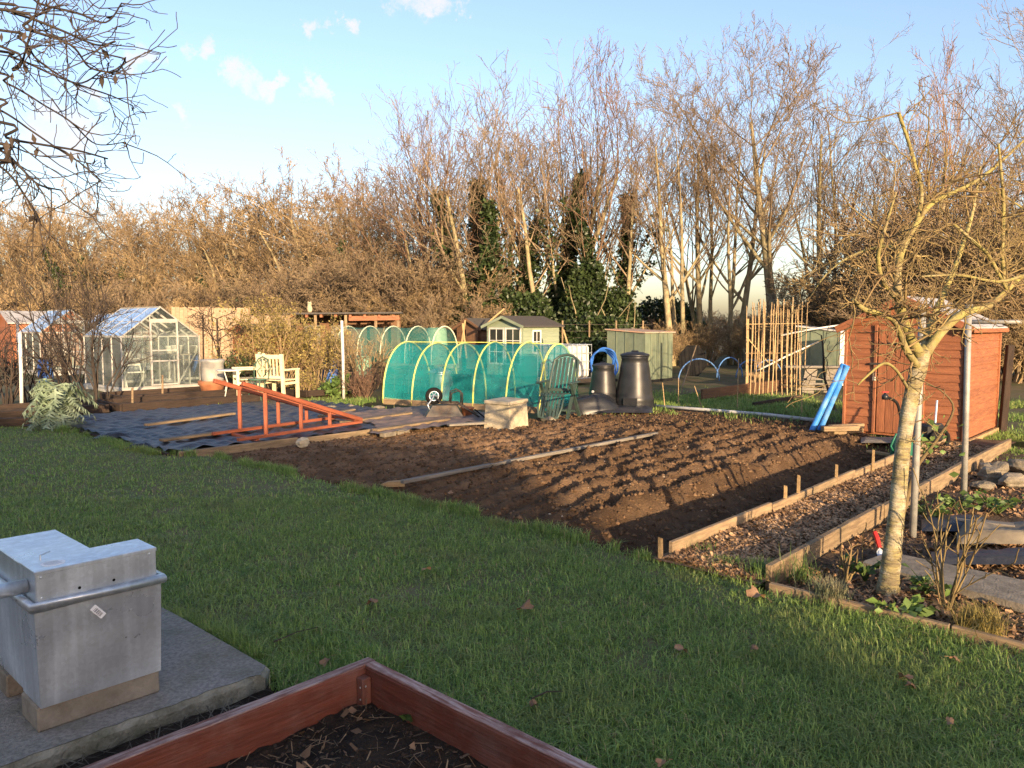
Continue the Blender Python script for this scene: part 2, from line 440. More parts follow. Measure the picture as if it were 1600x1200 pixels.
# ------------------------------------------------------------------ shared materials
m_ground = mat('ground_earth', (0.13, 0.10, 0.055), (0.055, 0.075, 0.022), scale=0.9, rough=0.95, bump=0.6, bscale=14, dirt=(0.16, 0.11, 0.06), dirt_scale=0.5, rnd=0)
m_lawn = mat('lawn_turf', (0.10, 0.13, 0.040), (0.15, 0.13, 0.065), scale=5, rough=0.95, bump=0.8, bscale=60, rnd=0)
def blade_mat(name, stops, patch, transl=0.42):
    m = bpy.data.materials.new(name); m.use_nodes = True
    n, l = m.node_tree.nodes, m.node_tree.links; bs = n['Principled BSDF']
    bs.inputs['Roughness'].default_value = 0.5; bs.inputs['Specular IOR Level'].default_value = 0.3
    at = n.new('ShaderNodeAttribute'); at.attribute_name = 'rnd'
    cr = n.new('ShaderNodeValToRGB'); cr.color_ramp.interpolation = 'LINEAR'
    el = cr.color_ramp.elements
    while len(el) < len(stops): el.new(0.5)
    for e, (p, c) in zip(el, stops): e.position = p; e.color = rgba(c)
    l.new(at.outputs['Fac'], cr.inputs[0])
    tcn = n.new('ShaderNodeTexCoord')
    out = cr.outputs[0]
    for sc_, lo, hi, col, amt in patch:             # worn, mossy and yellowed areas of the turf
        no = n.new('ShaderNodeTexNoise'); no.inputs['Scale'].default_value = sc_; no.inputs['Detail'].default_value = 4
        l.new(tcn.outputs['Object'], no.inputs['Vector'])
        mr = n.new('ShaderNodeMapRange'); mr.inputs['From Min'].default_value = lo; mr.inputs['From Max'].default_value = hi; mr.inputs['To Max'].default_value = amt
        l.new(no.outputs[0], mr.inputs['Value'])
        mx = n.new('ShaderNodeMix'); mx.data_type = 'RGBA'; mx.blend_type = 'MIX'; mx.inputs[7].default_value = rgba(col)
        l.new(mr.outputs[0], mx.inputs[0]); l.new(out, mx.inputs[6]); out = mx.outputs[2]
    l.new(out, bs.inputs['Base Color'])
    tr = n.new('ShaderNodeBsdfTranslucent'); l.new(out, tr.inputs['Color'])
    ms = n.new('ShaderNodeMixShader'); ms.inputs[0].default_value = transl
    l.new(bs.outputs[0], ms.inputs[1]); l.new(tr.outputs[0], ms.inputs[2]); l.new(ms.outputs[0], n['Material Output'].inputs['Surface'])
    return m
m_blade = blade_mat('grass_blade', [(0.0, (0.42, 0.36, 0.19)), (0.06, (0.36, 0.33, 0.15)), (0.09, (0.10, 0.18, 0.04)), (0.5, (0.22, 0.34, 0.075)), (1.0, (0.38, 0.50, 0.15))],
    [(0.9, 0.50, 0.66, (0.29, 0.33, 0.10), 0.55), (2.6, 0.55, 0.70, (0.24, 0.24, 0.10), 0.5), (6.0, 0.52, 0.68, (0.10, 0.20, 0.05), 0.5)])
m_soil = mat('dug_soil', attr='rnd', c1=(0.195, 0.124, 0.072), c2=(0.115, 0.070, 0.040), scale=3.5, rough=0.97, bump=0.9, bscale=55, spec=0.08, rnd=0.42, dirt=(0.068, 0.042, 0.025), dirt_scale=0.9, dirt_amt=0.6)
m_clod = mat('soil_clod', (0.175, 0.110, 0.064), (0.095, 0.058, 0.034), scale=5, rough=0.97, bump=0.5, bscale=80, spec=0.08, rnd=0.35, attr='rnd')
m_dark_soil = mat('compost_soil', (0.040, 0.027, 0.018), (0.020, 0.014, 0.010), scale=9, rough=0.95, bump=1.0, bscale=60, spec=0.15, rnd=0)
m_chip = mat('wood_chip', (0.46, 0.30, 0.17), (0.25, 0.15, 0.08), scale=3, rough=0.85, bump=0, rnd=0.55, attr='rnd')
m_litter = mat('leaf_litter', (0.34, 0.205, 0.11), (0.15, 0.09, 0.05), scale=3, rough=0.85, bump=0, rnd=0.5, attr='rnd')
m_redbed = wood('red_brown_timber', (0.155, 0.042, 0.022), (0.105, 0.030, 0.017), rough=0.6, dirt=(0.24, 0.15, 0.12), dirt_scale=3.5, dirt_amt=0.35, stretch=(1.0, 9, 9))
m_redtop = wood('weathered_red_timber', (0.19, 0.075, 0.052), (0.44, 0.33, 0.29), rough=0.75, stretch=(1.5, 16, 16), scale=4, dirt=(0.12, 0.04, 0.026), dirt_scale=5, dirt_amt=0.8)
m_shed = wood('orange_shed_timber', (0.300, 0.115, 0.052), (0.205, 0.078, 0.037), rough=0.62, stretch=(1.0, 9, 9))
m_ladder = wood('orange_red_timber', (0.315, 0.092, 0.045), (0.185, 0.055, 0.030), rough=0.6)
m_pine = wood('new_softwood', (0.40, 0.27, 0.13), (0.27, 0.175, 0.085), rough=0.75, dirt=(0.16, 0.12, 0.075), dirt_scale=2.5, dirt_amt=0.5)
m_oldwood = wood('weathered_softwood', (0.30, 0.215, 0.125), (0.18, 0.125, 0.075), rough=0.85, dirt=(0.10, 0.085, 0.05), dirt_scale=2.5)
m_grey_wood = wood('grey_softwood', (0.25, 0.225, 0.19), (0.15, 0.13, 0.105), rough=0.9)
m_dark_wood = wood('dark_creosote_timber', (0.048, 0.031, 0.022), (0.026, 0.018, 0.014), rough=0.85)
m_cane = wood('bamboo_cane', (0.46, 0.33, 0.17), (0.34, 0.22, 0.11), rough=0.55, rnd=0.25)
def zinc(name):
    m = bpy.data.materials.new(name); m.use_nodes = True
    n, l = m.node_tree.nodes, m.node_tree.links; bs = n['Principled BSDF']
    t = n.new('ShaderNodeTexCoord')
    vo = n.new('ShaderNodeTexVoronoi'); vo.inputs['Scale'].default_value = 75       # zinc spangle
    l.new(t.outputs['Object'], vo.inputs['Vector'])
    sx = n.new('ShaderNodeSeparateColor'); l.new(vo.outputs['Color'], sx.inputs[0])
    mp2 = n.new('ShaderNodeMapping'); mp2.inputs['Scale'].default_value = (16, 16, 1.1); l.new(t.outputs['Object'], mp2.inputs['Vector'])
    st = n.new('ShaderNodeTexNoise'); st.inputs['Scale'].default_value = 1.6; st.inputs['Detail'].default_value = 5; l.new(mp2.outputs[0], st.inputs['Vector'])
    cl = n.new('ShaderNodeTexNoise'); cl.inputs['Scale'].default_value = 4.0; cl.inputs['Detail'].default_value = 6; l.new(t.outputs['Object'], cl.inputs['Vector'])
    def mrange(src, a0, a1, b0, b1):
        r = n.new('ShaderNodeMapRange'); r.inputs['From Min'].default_value = a0; r.inputs['From Max'].default_value = a1; r.inputs['To Min'].default_value = b0; r.inputs['To Max'].default_value = b1
        l.new(src, r.inputs['Value']); return r.outputs[0]
    def mulm(a_, b_):
        q = n.new('ShaderNodeMath'); q.operation = 'MULTIPLY'; l.new(a_, q.inputs[0]); l.new(b_, q.inputs[1]); return q.outputs[0]
    v = mulm(mulm(mrange(sx.outputs[0], 0, 1, .93, 1.06), mrange(st.outputs[0], .45, .72, .96, 1.22)), mrange(cl.outputs[0], .35, .68, .88, 1.12))
    mx = n.new('ShaderNodeMix'); mx.data_type = 'RGBA'; mx.blend_type = 'MULTIPLY'; mx.inputs[0].default_value = 1
    mx.inputs[6].default_value = (.52, .565, .60, 1)
    cc = n.new('ShaderNodeCombineColor'); [l.new(v, cc.inputs[k]) for k in range(3)]
    l.new(cc.outputs[0], mx.inputs[7]); l.new(mx.outputs[2], bs.inputs['Base Color'])
    bs.inputs['Metallic'].default_value = 0.62
    l.new(mrange(cl.outputs[0], .35, .7, .26, .46), bs.inputs['Roughness'])
    return m
m_galv = zinc('galvanised_steel')
m_pole = mat('galvanised_pole', (0.34, 0.33, 0.30), (0.25, 0.245, 0.23), scale=12, rough=0.6, bump=0.1, metal=0.3)
m_conc = mat('concrete', (0.36, 0.335, 0.25), (0.20, 0.185, 0.13), scale=14, rough=0.95, bump=0.7, bscale=60, dirt=(0.085, 0.09, 0.03), dirt_scale=3.0, dirt_amt=0.85)
m_slabtop = mat('old_slab_concrete', (0.31, 0.285, 0.245), (0.19, 0.172, 0.15), scale=55, rough=0.95, bump=0.6, bscale=90, dirt=(0.10, 0.095, 0.055), dirt_scale=2.5, dirt_amt=0.6)
m_stone = mat('field_stone', (0.25, 0.21, 0.155), (0.14, 0.12, 0.09), scale=6, rough=0.9, bump=0.6, bscale=30)
m_reconst = mat('pale_stone_tank', (0.56, 0.48, 0.34), (0.42, 0.355, 0.245), scale=7, rough=0.9, bump=0.4, bscale=50, dirt=(0.26, 0.23, 0.14), dirt_scale=3)
m_black_plastic = mat('black_plastic', (0.012, 0.013, 0.016), (0.020, 0.021, 0.024), scale=5, rough=0.40, bump=0.03, spec=0.4, dirt=(0.04, 0.036, 0.032), dirt_scale=2, dirt_amt=0.3)
m_sheet = mat('black_weed_fabric', (0.014, 0.016, 0.022), (0.028, 0.030, 0.038), scale=4, rough=0.42, bump=0.6, bscale=20, spec=0.36, rnd=0, dirt=(0.11, 0.09, 0.07), dirt_scale=0.9, dirt_amt=0.35)
m_brownsheet = mat('dusty_weed_fabric', (0.19, 0.14, 0.115), (0.13, 0.10, 0.09), scale=3, rough=0.7, bump=0.35, bscale=25, rnd=0)
m_chair_green = mat('dark_green_plastic', (0.030, 0.050, 0.042), (0.042, 0.066, 0.056), scale=5, rough=0.5, bump=0.03, spec=0.4)
m_cream = mat('cream_paint', (0.70, 0.62, 0.40), (0.60, 0.52, 0.33), scale=9, rough=0.6, bump=0.06)
m_white = mat('white_paint', (0.66, 0.64, 0.59), (0.52, 0.50, 0.45), scale=7, rough=0.55, bump=0.04)
m_alu = mat('aluminium_frame', (0.46, 0.44, 0.40), (0.36, 0.35, 0.32), scale=8, rough=0.5, bump=0.03, metal=0.25)
m_terra = mat('terracotta', (0.42, 0.175, 0.085), (0.33, 0.135, 0.07), scale=7, rough=0.85, bump=0.15)
m_blue = mat('blue_plastic_pipe', (0.035, 0.19, 0.55), (0.055, 0.25, 0.62), scale=5, rough=0.45, bump=0.02, dirt=(0.30, 0.40, 0.50), dirt_scale=5, dirt_amt=0.4)
m_blue_dark = mat('blue_hose', (0.025, 0.10, 0.38), (0.03, 0.13, 0.42), rough=0.45, bump=0)
m_blue_drum = mat('blue_drum', (0.05, 0.13, 0.42), (0.08, 0.18, 0.45), rough=0.5, bump=0.03)
m_yellow = mat('yellow_hoop', (0.62, 0.62, 0.12), (0.70, 0.66, 0.22), rough=0.5, bump=0)
m_hoop_white = mat('pale_hoop', (0.62, 0.62, 0.45), (0.5, 0.52, 0.36), rough=0.5, bump=0)
m_net = net_mat('green_net', (0.028, 0.37, 0.37), 0.52)
m_net_pale = net_mat('pale_green_net', (0.10, 0.36, 0.30), 0.42)
m_glass = glass_mat('greenhouse_glass', (0.86, 0.93, 0.91), 0.10)
m_glass_roof = glass_mat('greenhouse_roof_glass', (0.85, 0.92, 0.93), 0.16)
m_dark_glass = mat('dark_window', (0.022, 0.026, 0.026), (0.035, 0.036, 0.032), scale=3, rough=0.12, bump=0, spec=0.6)
m_sage = mat('sage_green_metal', (0.140, 0.172, 0.125), (0.115, 0.142, 0.102), scale=5, rough=0.5, bump=0.03, dirt=(0.20, 0.21, 0.13), dirt_scale=3)
m_sage_wood = wood('pale_sage_timber', (0.255, 0.295, 0.205), (0.20, 0.24, 0.165), rough=0.7)
m_felt = mat('roof_felt', (0.085, 0.078, 0.072), (0.062, 0.056, 0.052), scale=20, rough=0.95, bump=0.3, bscale=120)
m_roofwhite = mat('pale_roof_sheet', (0.44, 0.44, 0.43), (0.32, 0.30, 0.28), scale=4, rough=0.5, bump=0.05)
m_brownshed = wood('brown_shed_timber', (0.16, 0.085, 0.045), (0.10, 0.055, 0.032), rough=0.8)
m_fence = wood('tan_fence_timber', (0.36, 0.27, 0.18), (0.27, 0.19, 0.12), rough=0.85)
m_metal_dark = mat('dark_metal', (0.055, 0.052, 0.048), (0.09, 0.07, 0.055), scale=6, rough=0.5, bump=0.1, metal=0.4)
m_green_metal = mat('green_painted_iron', (0.05, 0.11, 0.075), (0.07, 0.13, 0.09), rough=0.5, bump=0.03)
m_red = mat('red_plastic', (0.45, 0.025, 0.02), (0.38, 0.02, 0.02), rough=0.45, bump=0)
m_paper = mat('white_label', (0.85, 0.85, 0.84), (0.76, 0.76, 0.76), scale=30, rough=0.6, bump=0)
m_ink = mat('print_ink', (0.10, 0.10, 0.11), rough=0.7, bump=0)
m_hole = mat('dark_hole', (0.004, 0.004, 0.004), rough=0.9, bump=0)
m_black_rubber = mat('black_rubber', (0.009, 0.009, 0.010), (0.016, 0.015, 0.014), rough=0.85, bump=0.1, spec=0.12)
m_barrow = mat('barrow_steel', (0.105, 0.095, 0.08), (0.075, 0.065, 0.055), scale=4, rough=0.5, bump=0.1, metal=0.3, dirt=(0.17, 0.11, 0.06), dirt_scale=4)
# bark and foliage
m_bark = mat('tree_bark', (0.330, 0.275, 0.160), (0.190, 0.155, 0.095), scale=3, rough=0.95, bump=0.5, bscale=20, dirt=(0.17, 0.165, 0.07), dirt_scale=0.8, dirt_amt=0.6)
m_twig = mat('bare_twig', (0.245, 0.185, 0.115), (0.150, 0.108, 0.070), scale=0.6, rough=0.9, bump=0, rnd=0.35, attr='rnd')
m_twig_red = mat('reddish_twig', (0.240, 0.155, 0.100), (0.160, 0.095, 0.065), scale=0.6, rough=0.9, bump=0, rnd=0.35, attr='rnd')
m_twig_gold = mat('golden_twig', (0.340, 0.250, 0.135), (0.180, 0.125, 0.068), scale=0.6, rough=0.9, bump=0, rnd=0.35, attr='rnd')
m_twig_dark = mat('dark_twig', (0.060, 0.046, 0.036), (0.040, 0.030, 0.025), scale=1, rough=0.9, bump=0, rnd=0.3, attr='rnd')
m_ivy = mat('ivy_leaf', (0.022, 0.040, 0.013), (0.046, 0.068, 0.021), scale=1.2, rough=0.45, bump=0, spec=0.4, rnd=0.5, attr='rnd', transl=0.15)
m_moss_bark = mat('mossy_fruit_bark', (0.30, 0.26, 0.085), (0.19, 0.155, 0.06), scale=9, rough=0.9, bump=0.5, bscale=40, rnd=0.1, dirt=(0.33, 0.26, 0.18), dirt_scale=6, dirt_amt=0.6)
m_fruit_twig = mat('olive_fruit_twig', (0.235, 0.175, 0.075), (0.150, 0.100, 0.050), scale=2, rough=0.85, bump=0, rnd=0.3, attr='rnd')
m_leaf = mat('garden_leaf', (0.085, 0.150, 0.035), (0.13, 0.19, 0.05), scale=2, rough=0.5, bump=0, rnd=0.4, attr='rnd', transl=0.25)
m_leaf_gold = mat('yellowed_leaf', (0.300, 0.235, 0.075), (0.215, 0.175, 0.055), scale=2, rough=0.6, bump=0, rnd=0.4, attr='rnd', transl=0.25)
m_leaf_silver = mat('silver_leaf', (0.27, 0.33, 0.23), (0.17, 0.23, 0.14), scale=3, rough=0.7, bump=0, rnd=0.3, attr='rnd', transl=0.2)
m_dead = mat('dead_leaf', (0.33, 0.20, 0.11), (0.22, 0.125, 0.07), scale=12, rough=0.8, bump=0.1, rnd=0.3, transl=0.1)

# ------------------------------------------------------------------ ground
g = np.concatenate([[-900, -300, -120], np.arange(-60, 61, 3.0), [120, 300, 900]])
gx, gy = np.meshgrid(g, g, indexing='ij')
gz = np.full_like(gx, -0.40)
n_ = len(g); idx = np.arange(n_ * n_).reshape(n_, n_)
F = np.stack([idx[:-1, :-1], idx[1:, :-1], idx[1:, 1:], idx[:-1, 1:]], -1).reshape(-1, 4)
tag(npmesh('ground', np.stack([gx, gy, gz], -1).reshape(-1, 3), F, m_ground), None, None, kind='structure')

def sheet(name, u0, u1, v0, v1, step, zf, m, kind='structure', keep=None, smooth=True):
    uu = np.arange(u0, u1 + step / 2, step); vv = np.arange(v0, v1 + step / 2, step)
    a, b = np.meshgrid(uu, vv, indexing='ij')
    z = zf(a, b)
    X = O2.x + A2.x * a + B2.x * b; Y = O2.y + A2.y * a + B2.y * b
    i = np.arange(a.size).reshape(a.shape)
    Fq = np.stack([i[:-1, :-1], i[1:, :-1], i[1:, 1:], i[:-1, 1:]], -1).reshape(-1, 4)
    if keep is not None:
        k = keep(a, b); kk = k[:-1, :-1] & k[1:, :-1] & k[1:, 1:] & k[:-1, 1:]
        Fq = Fq[kk.ravel()]
    o = npmesh(name, np.stack([X, Y, z], -1).reshape(-1, 3), Fq, m, smooth=smooth)
    if kind: o['kind'] = kind
    return o
# earth of the plots beyond, just below everything that lies on it
garden = sheet('garden_earth', -1.0, 40, -14, 34, 0.25, lambda a, b: -0.035 + 0.05 * (fbm(a * 1.1, b * 1.1, 5) - 0.5)
      + np.where((a < 9.0) & (a > -0.5) & (b > -1.0) & (b < 12.4), -0.30, 0.0), m_ground)

# lawn: a turf sheet a little above the beds, with a worn irregular edge
def lawn_edge(v):                                   # u of the turf edge for a given v
    e = -0.12 - 0.47 * np.clip((v - 6.2) / 0.7, 0, 1)
    e = np.where(v < -0.72, -0.24, e); e = np.where((v < 0.0) & (v >= -0.72), 0.12, e)
    return e + 0.16 * (vnoise(v * 2.1 + 7, v * 0 + 3.3, 9) - 0.5) * (v > 0.3) + 0.05 * (vnoise(v * 9.0 + 7, v * 0 + 3.3, 19) - 0.5)
def lawn_z(a, b):
    return 0.012 + 0.03 * (fbm(a * 0.8, b * 0.8, 21) - 0.5)
SLAB_U0, SLAB_U1, SLAB_V0, SLAB_V1 = -9.0, -2.80, 0.30, 2.6
BED_U, BED_V = -2.63, -0.145                         # corner of the red bed
def in_slab(a, b):                                  # a slab with one corner rounded off
    r = (a < SLAB_U1) & (b > SLAB_V0) & (b < SLAB_V1)
    return r & ~((a > SLAB_U1 - 0.42) & (((a - (SLAB_U1 - 0.42)) / 0.42) ** 2 + ((np.clip(b, SLAB_V0 + 0.9, None) - (SLAB_V0 + 0.9)) / 1.4) ** 2 > 1.0))
def in_bed(a, b): return (a < BED_U) & (b < BED_V)
sheet('lawn', -14, 0.3, -9, 15, 0.05, lawn_z, m_lawn, keep=lambda a, b: (a < lawn_edge(b)) & ~in_bed(a - 0.06, b - 0.06) & ~((a < -2.63) & (b > -0.2) & (b < 0.32)))
# bare earth gap between slab and red bed
sheet('bed_gap_earth', -9, -2.5, -0.25, 0.4, 0.05, lambda a, b: -0.03 + 0.05 * fbm(a * 5, b * 5, 31), m_dark_soil)

# ------------------------------------------------------------------ grass blades
def blades(name, n, sampler, hmin, hmax, width, seed, m=m_blade, lean=0.55):
    rs = np.random.RandomState(seed)
    X, Y, Z = sampler(rs, n)
    N = len(X)
    h = rs.uniform(hmin, hmax, N) * (0.45 + 1.1 * fbm(X * 3.1, Y * 3.1, 41))
    wd = width * rs.uniform(0.7, 1.3, N)
    th = rs.uniform(0, 2 * PI, N); ln = np.abs(rs.normal(0, lean, N)) + 0.15
    dx, dy = np.cos(th), np.sin(th); sx, sy = -dy, dx
    p0 = np.stack([X, Y, Z], 1)
    m1 = p0 + np.stack([dx * h * ln * 0.35, dy * h * ln * 0.35, h * 0.6], 1)
    tp = p0 + np.stack([dx * h * ln * 1.1, dy * h * ln * 1.1, h * np.clip(1.05 - 0.35 * ln, 0.25, 1)], 1)
    s = np.stack([sx * wd, sy * wd, np.zeros(N)], 1)
    V = np.stack([p0 - s, p0 + s, m1 + s * 0.8, m1 - s * 0.8, tp], 1).reshape(-1, 3)
    b = (np.arange(N) * 5)[:, None]
    F = np.concatenate([b + np.array([[0, 1, 2]]), b + np.array([[0, 2, 3]]), b + np.array([[3, 2, 4]])])
    return npmesh(name, V, F, m, None, np.repeat(rs.rand(N), 5), kind='stuff')
def lawn_sampler(y0, y1):
    def f(rs, n):
        y = rs.uniform(y0, y1, n); x = rs.uniform(-1, 1, n) * (y * 0.70 + 0.6)
        a = (x - O2.x) * A2.x + (y - O2.y) * A2.y; b = (x - O2.x) * B2.x + (y - O2.y) * B2.y
        k = (a < lawn_edge(b) + 0.02) & ~in_slab(a, b) & ~in_bed(a - 0.03, b - 0.03) & ~((a < -2.72) & (b > -0.2) & (b < 0.32))
        x, y, a, b = x[k], y[k], a[k], b[k]
        # thinner and thicker patches
        k = rs.rand(len(x)) < np.clip(2.6 * fbm(x * 1.7, y * 1.7, 77) - .25, .30, 1)
        return x[k], y[k], lawn_z(a[k], b[k]) - 0.004
    return f
gr = [blades('lawn_grass', 170000, lawn_sampler(2.1, 4.2), 0.018, 0.066, 0.0022, 1, lean=1.15),
      blades('lawn_grass', 150000, lawn_sampler(4.2, 7.0), 0.016, 0.058, 0.0028, 2, lean=1.1),
      blades('lawn_grass', 120000, lawn_sampler(7.0, 13.8), 0.016, 0.050, 0.0042, 3, lean=1.0)]
for o, t in zip(gr, ('short green lawn grass nearest the red bed', 'short green lawn grass across the middle of the lawn', 'short green lawn grass towards the black sheet and dug soil')):
    tag(o, t, 'grass')
def rag_sampler(rs, n):                              # longer uncut grass along the turf edge
    b = rs.uniform(-0.7, 13, n); a = lawn_edge(b) - np.abs(rs.normal(0, 0.06, n)) + 0.03
    k = fbm(b * 3, b * 0 + 1, 15) > 0.42
    a, b = a[k], b[k]
    return O2.x + A2.x * a + B2.x * b, O2.y + A2.y * a + B2.y * b, lawn_z(a, b) - 0.01
tag(blades('edge_grass', 15000, rag_sampler, 0.05, 0.11, 0.0026, 5, lean=0.5), 'long ragged grass along the edge of the dug soil', 'grass')
def slab_edge_sampler(rs, n):
    t = rs.uniform(0, 1, n); a = SLAB_U1 - 0.42 * t ** 2 + np.abs(rs.normal(0, 0.05, n)) + 0.01; b = SLAB_V0 + 0.25 + 1.9 * t
    k = ~in_slab(a, b); a, b = a[k], b[k]
    return O2.x + A2.x * a + B2.x * b, O2.y + A2.y * a + B2.y * b, lawn_z(a, b)
tag(blades('slab_grass', 3500, slab_edge_sampler, 0.05, 0.12, 0.0020, 6, lean=0.6), 'long grass tufts along the edge of the concrete slab', 'grass')
def patch(name, px, py, rx, ry, n, label, seed, hh=(0.05, 0.12), wd=0.006):
    c = G(px, py)
    def f(rs, k):
        x = c.x + rs.normal(0, rx, k); y = c.y + rs.normal(0, ry, k)
        q = fbm(x * 1.5, y * 1.5, 61) > 0.45
        return x[q], y[q], np.full(q.sum(), -0.03)
    tag(blades(name, n, f, hh[0], hh[1], wd, seed), label, 'grass')
patch('grass_patch', 1200, 636, 1.3, 0.9, 16000, 'green grass patch by the white pipe and bamboo canes', 11)
patch('grass_patch', 1110, 622, 0.9, 0.8, 9000, 'green weedy strip below the long brown raised bed', 12)
patch('grass_patch', 1560, 690, 0.7, 1.4, 12000, 'thin grass beside the orange shed wall', 13, (0.03, 0.07), 0.004)
patch('grass_patch', 1590, 640, 1.2, 1.5, 9000, 'green grass beyond the orange shed', 14)
patch('grass_patch', 540, 628, 1.3, 0.35, 5000, 'low green weeds at the foot of the white post', 15)
patch('grass_patch', 575, 650, 0.5, 0.3, 600, 'few weeds among the boards beside the net tunnel', 16, (0.03, 0.06))

# ------------------------------------------------------------------ dug soil with spade ridges
def soil_z(a, b):
    w1 = 0.20 * (fbm(a * 0.5, b * 0.5, 51) - 0.5) + 0.07 * (fbm(a * 3.2, b * 3.2, 53) - 0.5)
    rowp = (b + w1) / 0.285
    fr = rowp - np.floor(rowp)
    rid = np.where(fr < 0.62, np.sin(fr / 0.62 * PI * 0.5) , np.cos((fr - 0.62) / 0.38 * PI * 0.5))
    seg = vnoise(a * 3.6 + np.floor(rowp) * 7.3, np.floor(rowp) * 3.1, 55)           # spade-sized lumps along a row
    cut = np.clip(np.abs(((a * 2.7 + np.floor(rowp) * 0.37 + 0.6 * vnoise(a * 1.3, rowp, 58)) % 1.0) - 0.5) * 9, 0, 1)
    strong = np.clip((b - 0.75) / 0.35, 0, 1) * (1 - 0.45 * np.clip((b - 3.3) / 0.4, 0, 1)) * np.clip((a - 0.0) / 1.2, 0.12, 1)
    strong = strong * (1 - 0.75 * np.clip((a - 5.8) / 1.5, 0, 1)) * (1 - 0.6 * np.clip((b - 5.0) / 0.6, 0, 1))
    z = strong * 0.185 * rid * (0.68 + 0.42 * seg) * (0.78 + 0.22 * cut)
    z += 0.040 * (fbm(a * 2.2, b * 2.2, 56, 5, 0.6) - 0.5) * (0.5 + strong)
    z += 0.075 * (np.abs(fbm(a * 7, b * 7, 57, 4, 0.6) - 0.5)) + 0.030 * (fbm(a * 22, b * 22, 59, 2) - 0.5)
    z -= 0.13 * np.clip((0.95 - b) / 0.5, 0, 1) * np.clip((b + 0.1) / 0.2, 0, 1) * np.clip(6.5 - a, 0, 1)   # trench along the board
    z -= 0.035 * np.exp(-((a + 0.05) / 0.2) ** 2)
    edge = np.minimum(np.clip((8.5 - a) / 0.6, 0, 1), np.clip((6.55 - b) / 0.2, 0, 1))
    return -0.045 + z * (0.25 + 0.75 * edge)
soil = sheet('dug_soil', -0.4, 8.7, -0.03, 6.6, 0.022, soil_z, m_soil, keep=lambda a, b: ~((a > 4.6) & (b > 6.0)) & ~((a > 7.25) & (b < 1.7)))
_co = np.empty(len(soil.data.vertices) * 3, dtype=np.float32); soil.data.vertices.foreach_get('co', _co); _co = _co.reshape(-1, 3)
_a = (_co[:, 0] - O2.x) * A2.x + (_co[:, 1] - O2.y) * A2.y; _b = (_co[:, 0] - O2.x) * B2.x + (_co[:, 1] - O2.y) * B2.y
dry = np.clip(.42 + .55 * np.clip((_b - 3.0) / 1.2, 0, 1) * np.clip((5.6 - _a) / 1.5, 0, 1) - .30 * np.clip((1.4 - _b) / 1.0, 0, 1) - .22 * np.clip((_a - 4.8) / 1.5, 0, 1) + .8 * (fbm(_a * .8, _b * .8, 65) - .5), 0, 1)
_at = soil.data.attributes.new('rnd', 'FLOAT', 'POINT'); _at.data.foreach_set('value', dry.astype(np.float32))   # dry crust pale, fresh damp soil dark
def clods(name, n, f, smin, smax, m, seed, label, cat):
    rs = np.random.RandomState(seed); X, Y, Z = f(rs, n); N = len(X)
    s = smin + (smax - smin) * rs.rand(N) ** 3
    base = np.array([[1, 0, 0], [-.5, .87, 0], [-.5, -.87, 0], [0, 0, 1], [0, 0, -1.0]])
    V = base[None] * s[:, None, None] * rs.uniform(0.55, 1.3, (N, 5, 1))
    th = rs.uniform(0, 2 * PI, N); c, q = np.cos(th), np.sin(th)
    x = V[..., 0] * c[:, None] - V[..., 1] * q[:, None]; y = V[..., 0] * q[:, None] + V[..., 1] * c[:, None]
    V = np.stack([x + X[:, None], y + Y[:, None], V[..., 2] * 0.7 + Z[:, None]], -1)
    b = (np.arange(N) * 5)[:, None]
    F = np.concatenate([b + np.array([t]) for t in ((0, 1, 3), (1, 2, 3), (2, 0, 3), (1, 0, 4), (2, 1, 4), (0, 2, 4))])
    return tag(npmesh(name, V.reshape(-1, 3), F, m, None, np.repeat(rs.rand(N), 5), kind='stuff'), label, cat)
def soil_sampler(rs, n):
    a = rs.uniform(-0.2, 8.4, n); b = rs.uniform(0.05, 6.5, n)
    k = ~((a > 7.1) & (b < 1.8)) & ~((a > 4.6) & (b > 5.9)); a, b = a[k], b[k]
    p = O2.x + A2.x * a + B2.x * b, O2.y + A2.y * a + B2.y * b
    return p[0], p[1], soil_z(a, b)
clods('soil_clods', 40000, soil_sampler, 0.004, 0.042, m_clod, 71, 'loose crumbs and clods lying on the dug soil', 'soil')
clods('soil_pebbles', 420, soil_sampler, 0.006, 0.020, mat('pale_pebble', (0.42, 0.36, 0.28), (0.28, 0.22, 0.16), rough=0.8, bump=0, rnd=0.3, attr='rnd'), 73, 'small pale pebbles scattered over the dug soil', 'pebbles')

def flakes(name, n, f, lmin, lmax, aspect, m, seed, label, cat, tilt=0.35):
    rs = np.random.RandomState(seed); X, Y, Z = f(rs, n); N = len(X)
    L = rs.uniform(lmin, lmax, N); W = L * aspect * rs.uniform(0.5, 1.3, N)
    th = rs.uniform(0, 2 * PI, N); d = np.stack([np.cos(th), np.sin(th), rs.normal(0, tilt, N)], 1)
    s = np.stack([-np.sin(th), np.cos(th), rs.normal(0, tilt, N)], 1)
    p = np.stack([X, Y, Z + rs.uniform(0.002, 0.012, N)], 1)
    hl, hw = (L / 2)[:, None], (W / 2)[:, None]
    V = np.stack([p - d * hl - s * hw, p + d * hl - s * hw * 0.6, p + d * hl * 0.9 + s * hw, p - d * hl * 0.8 + s * hw], 1)
    b = (np.arange(N) * 4)[:, None]
    F = np.concatenate([b + np.array([[0, 1, 2]]), b + np.array([[0, 2, 3]])])
    return tag(npmesh(name, V.reshape(-1, 3), F, m, None, np.repeat(rs.rand(N), 4), kind='stuff'), label, cat)

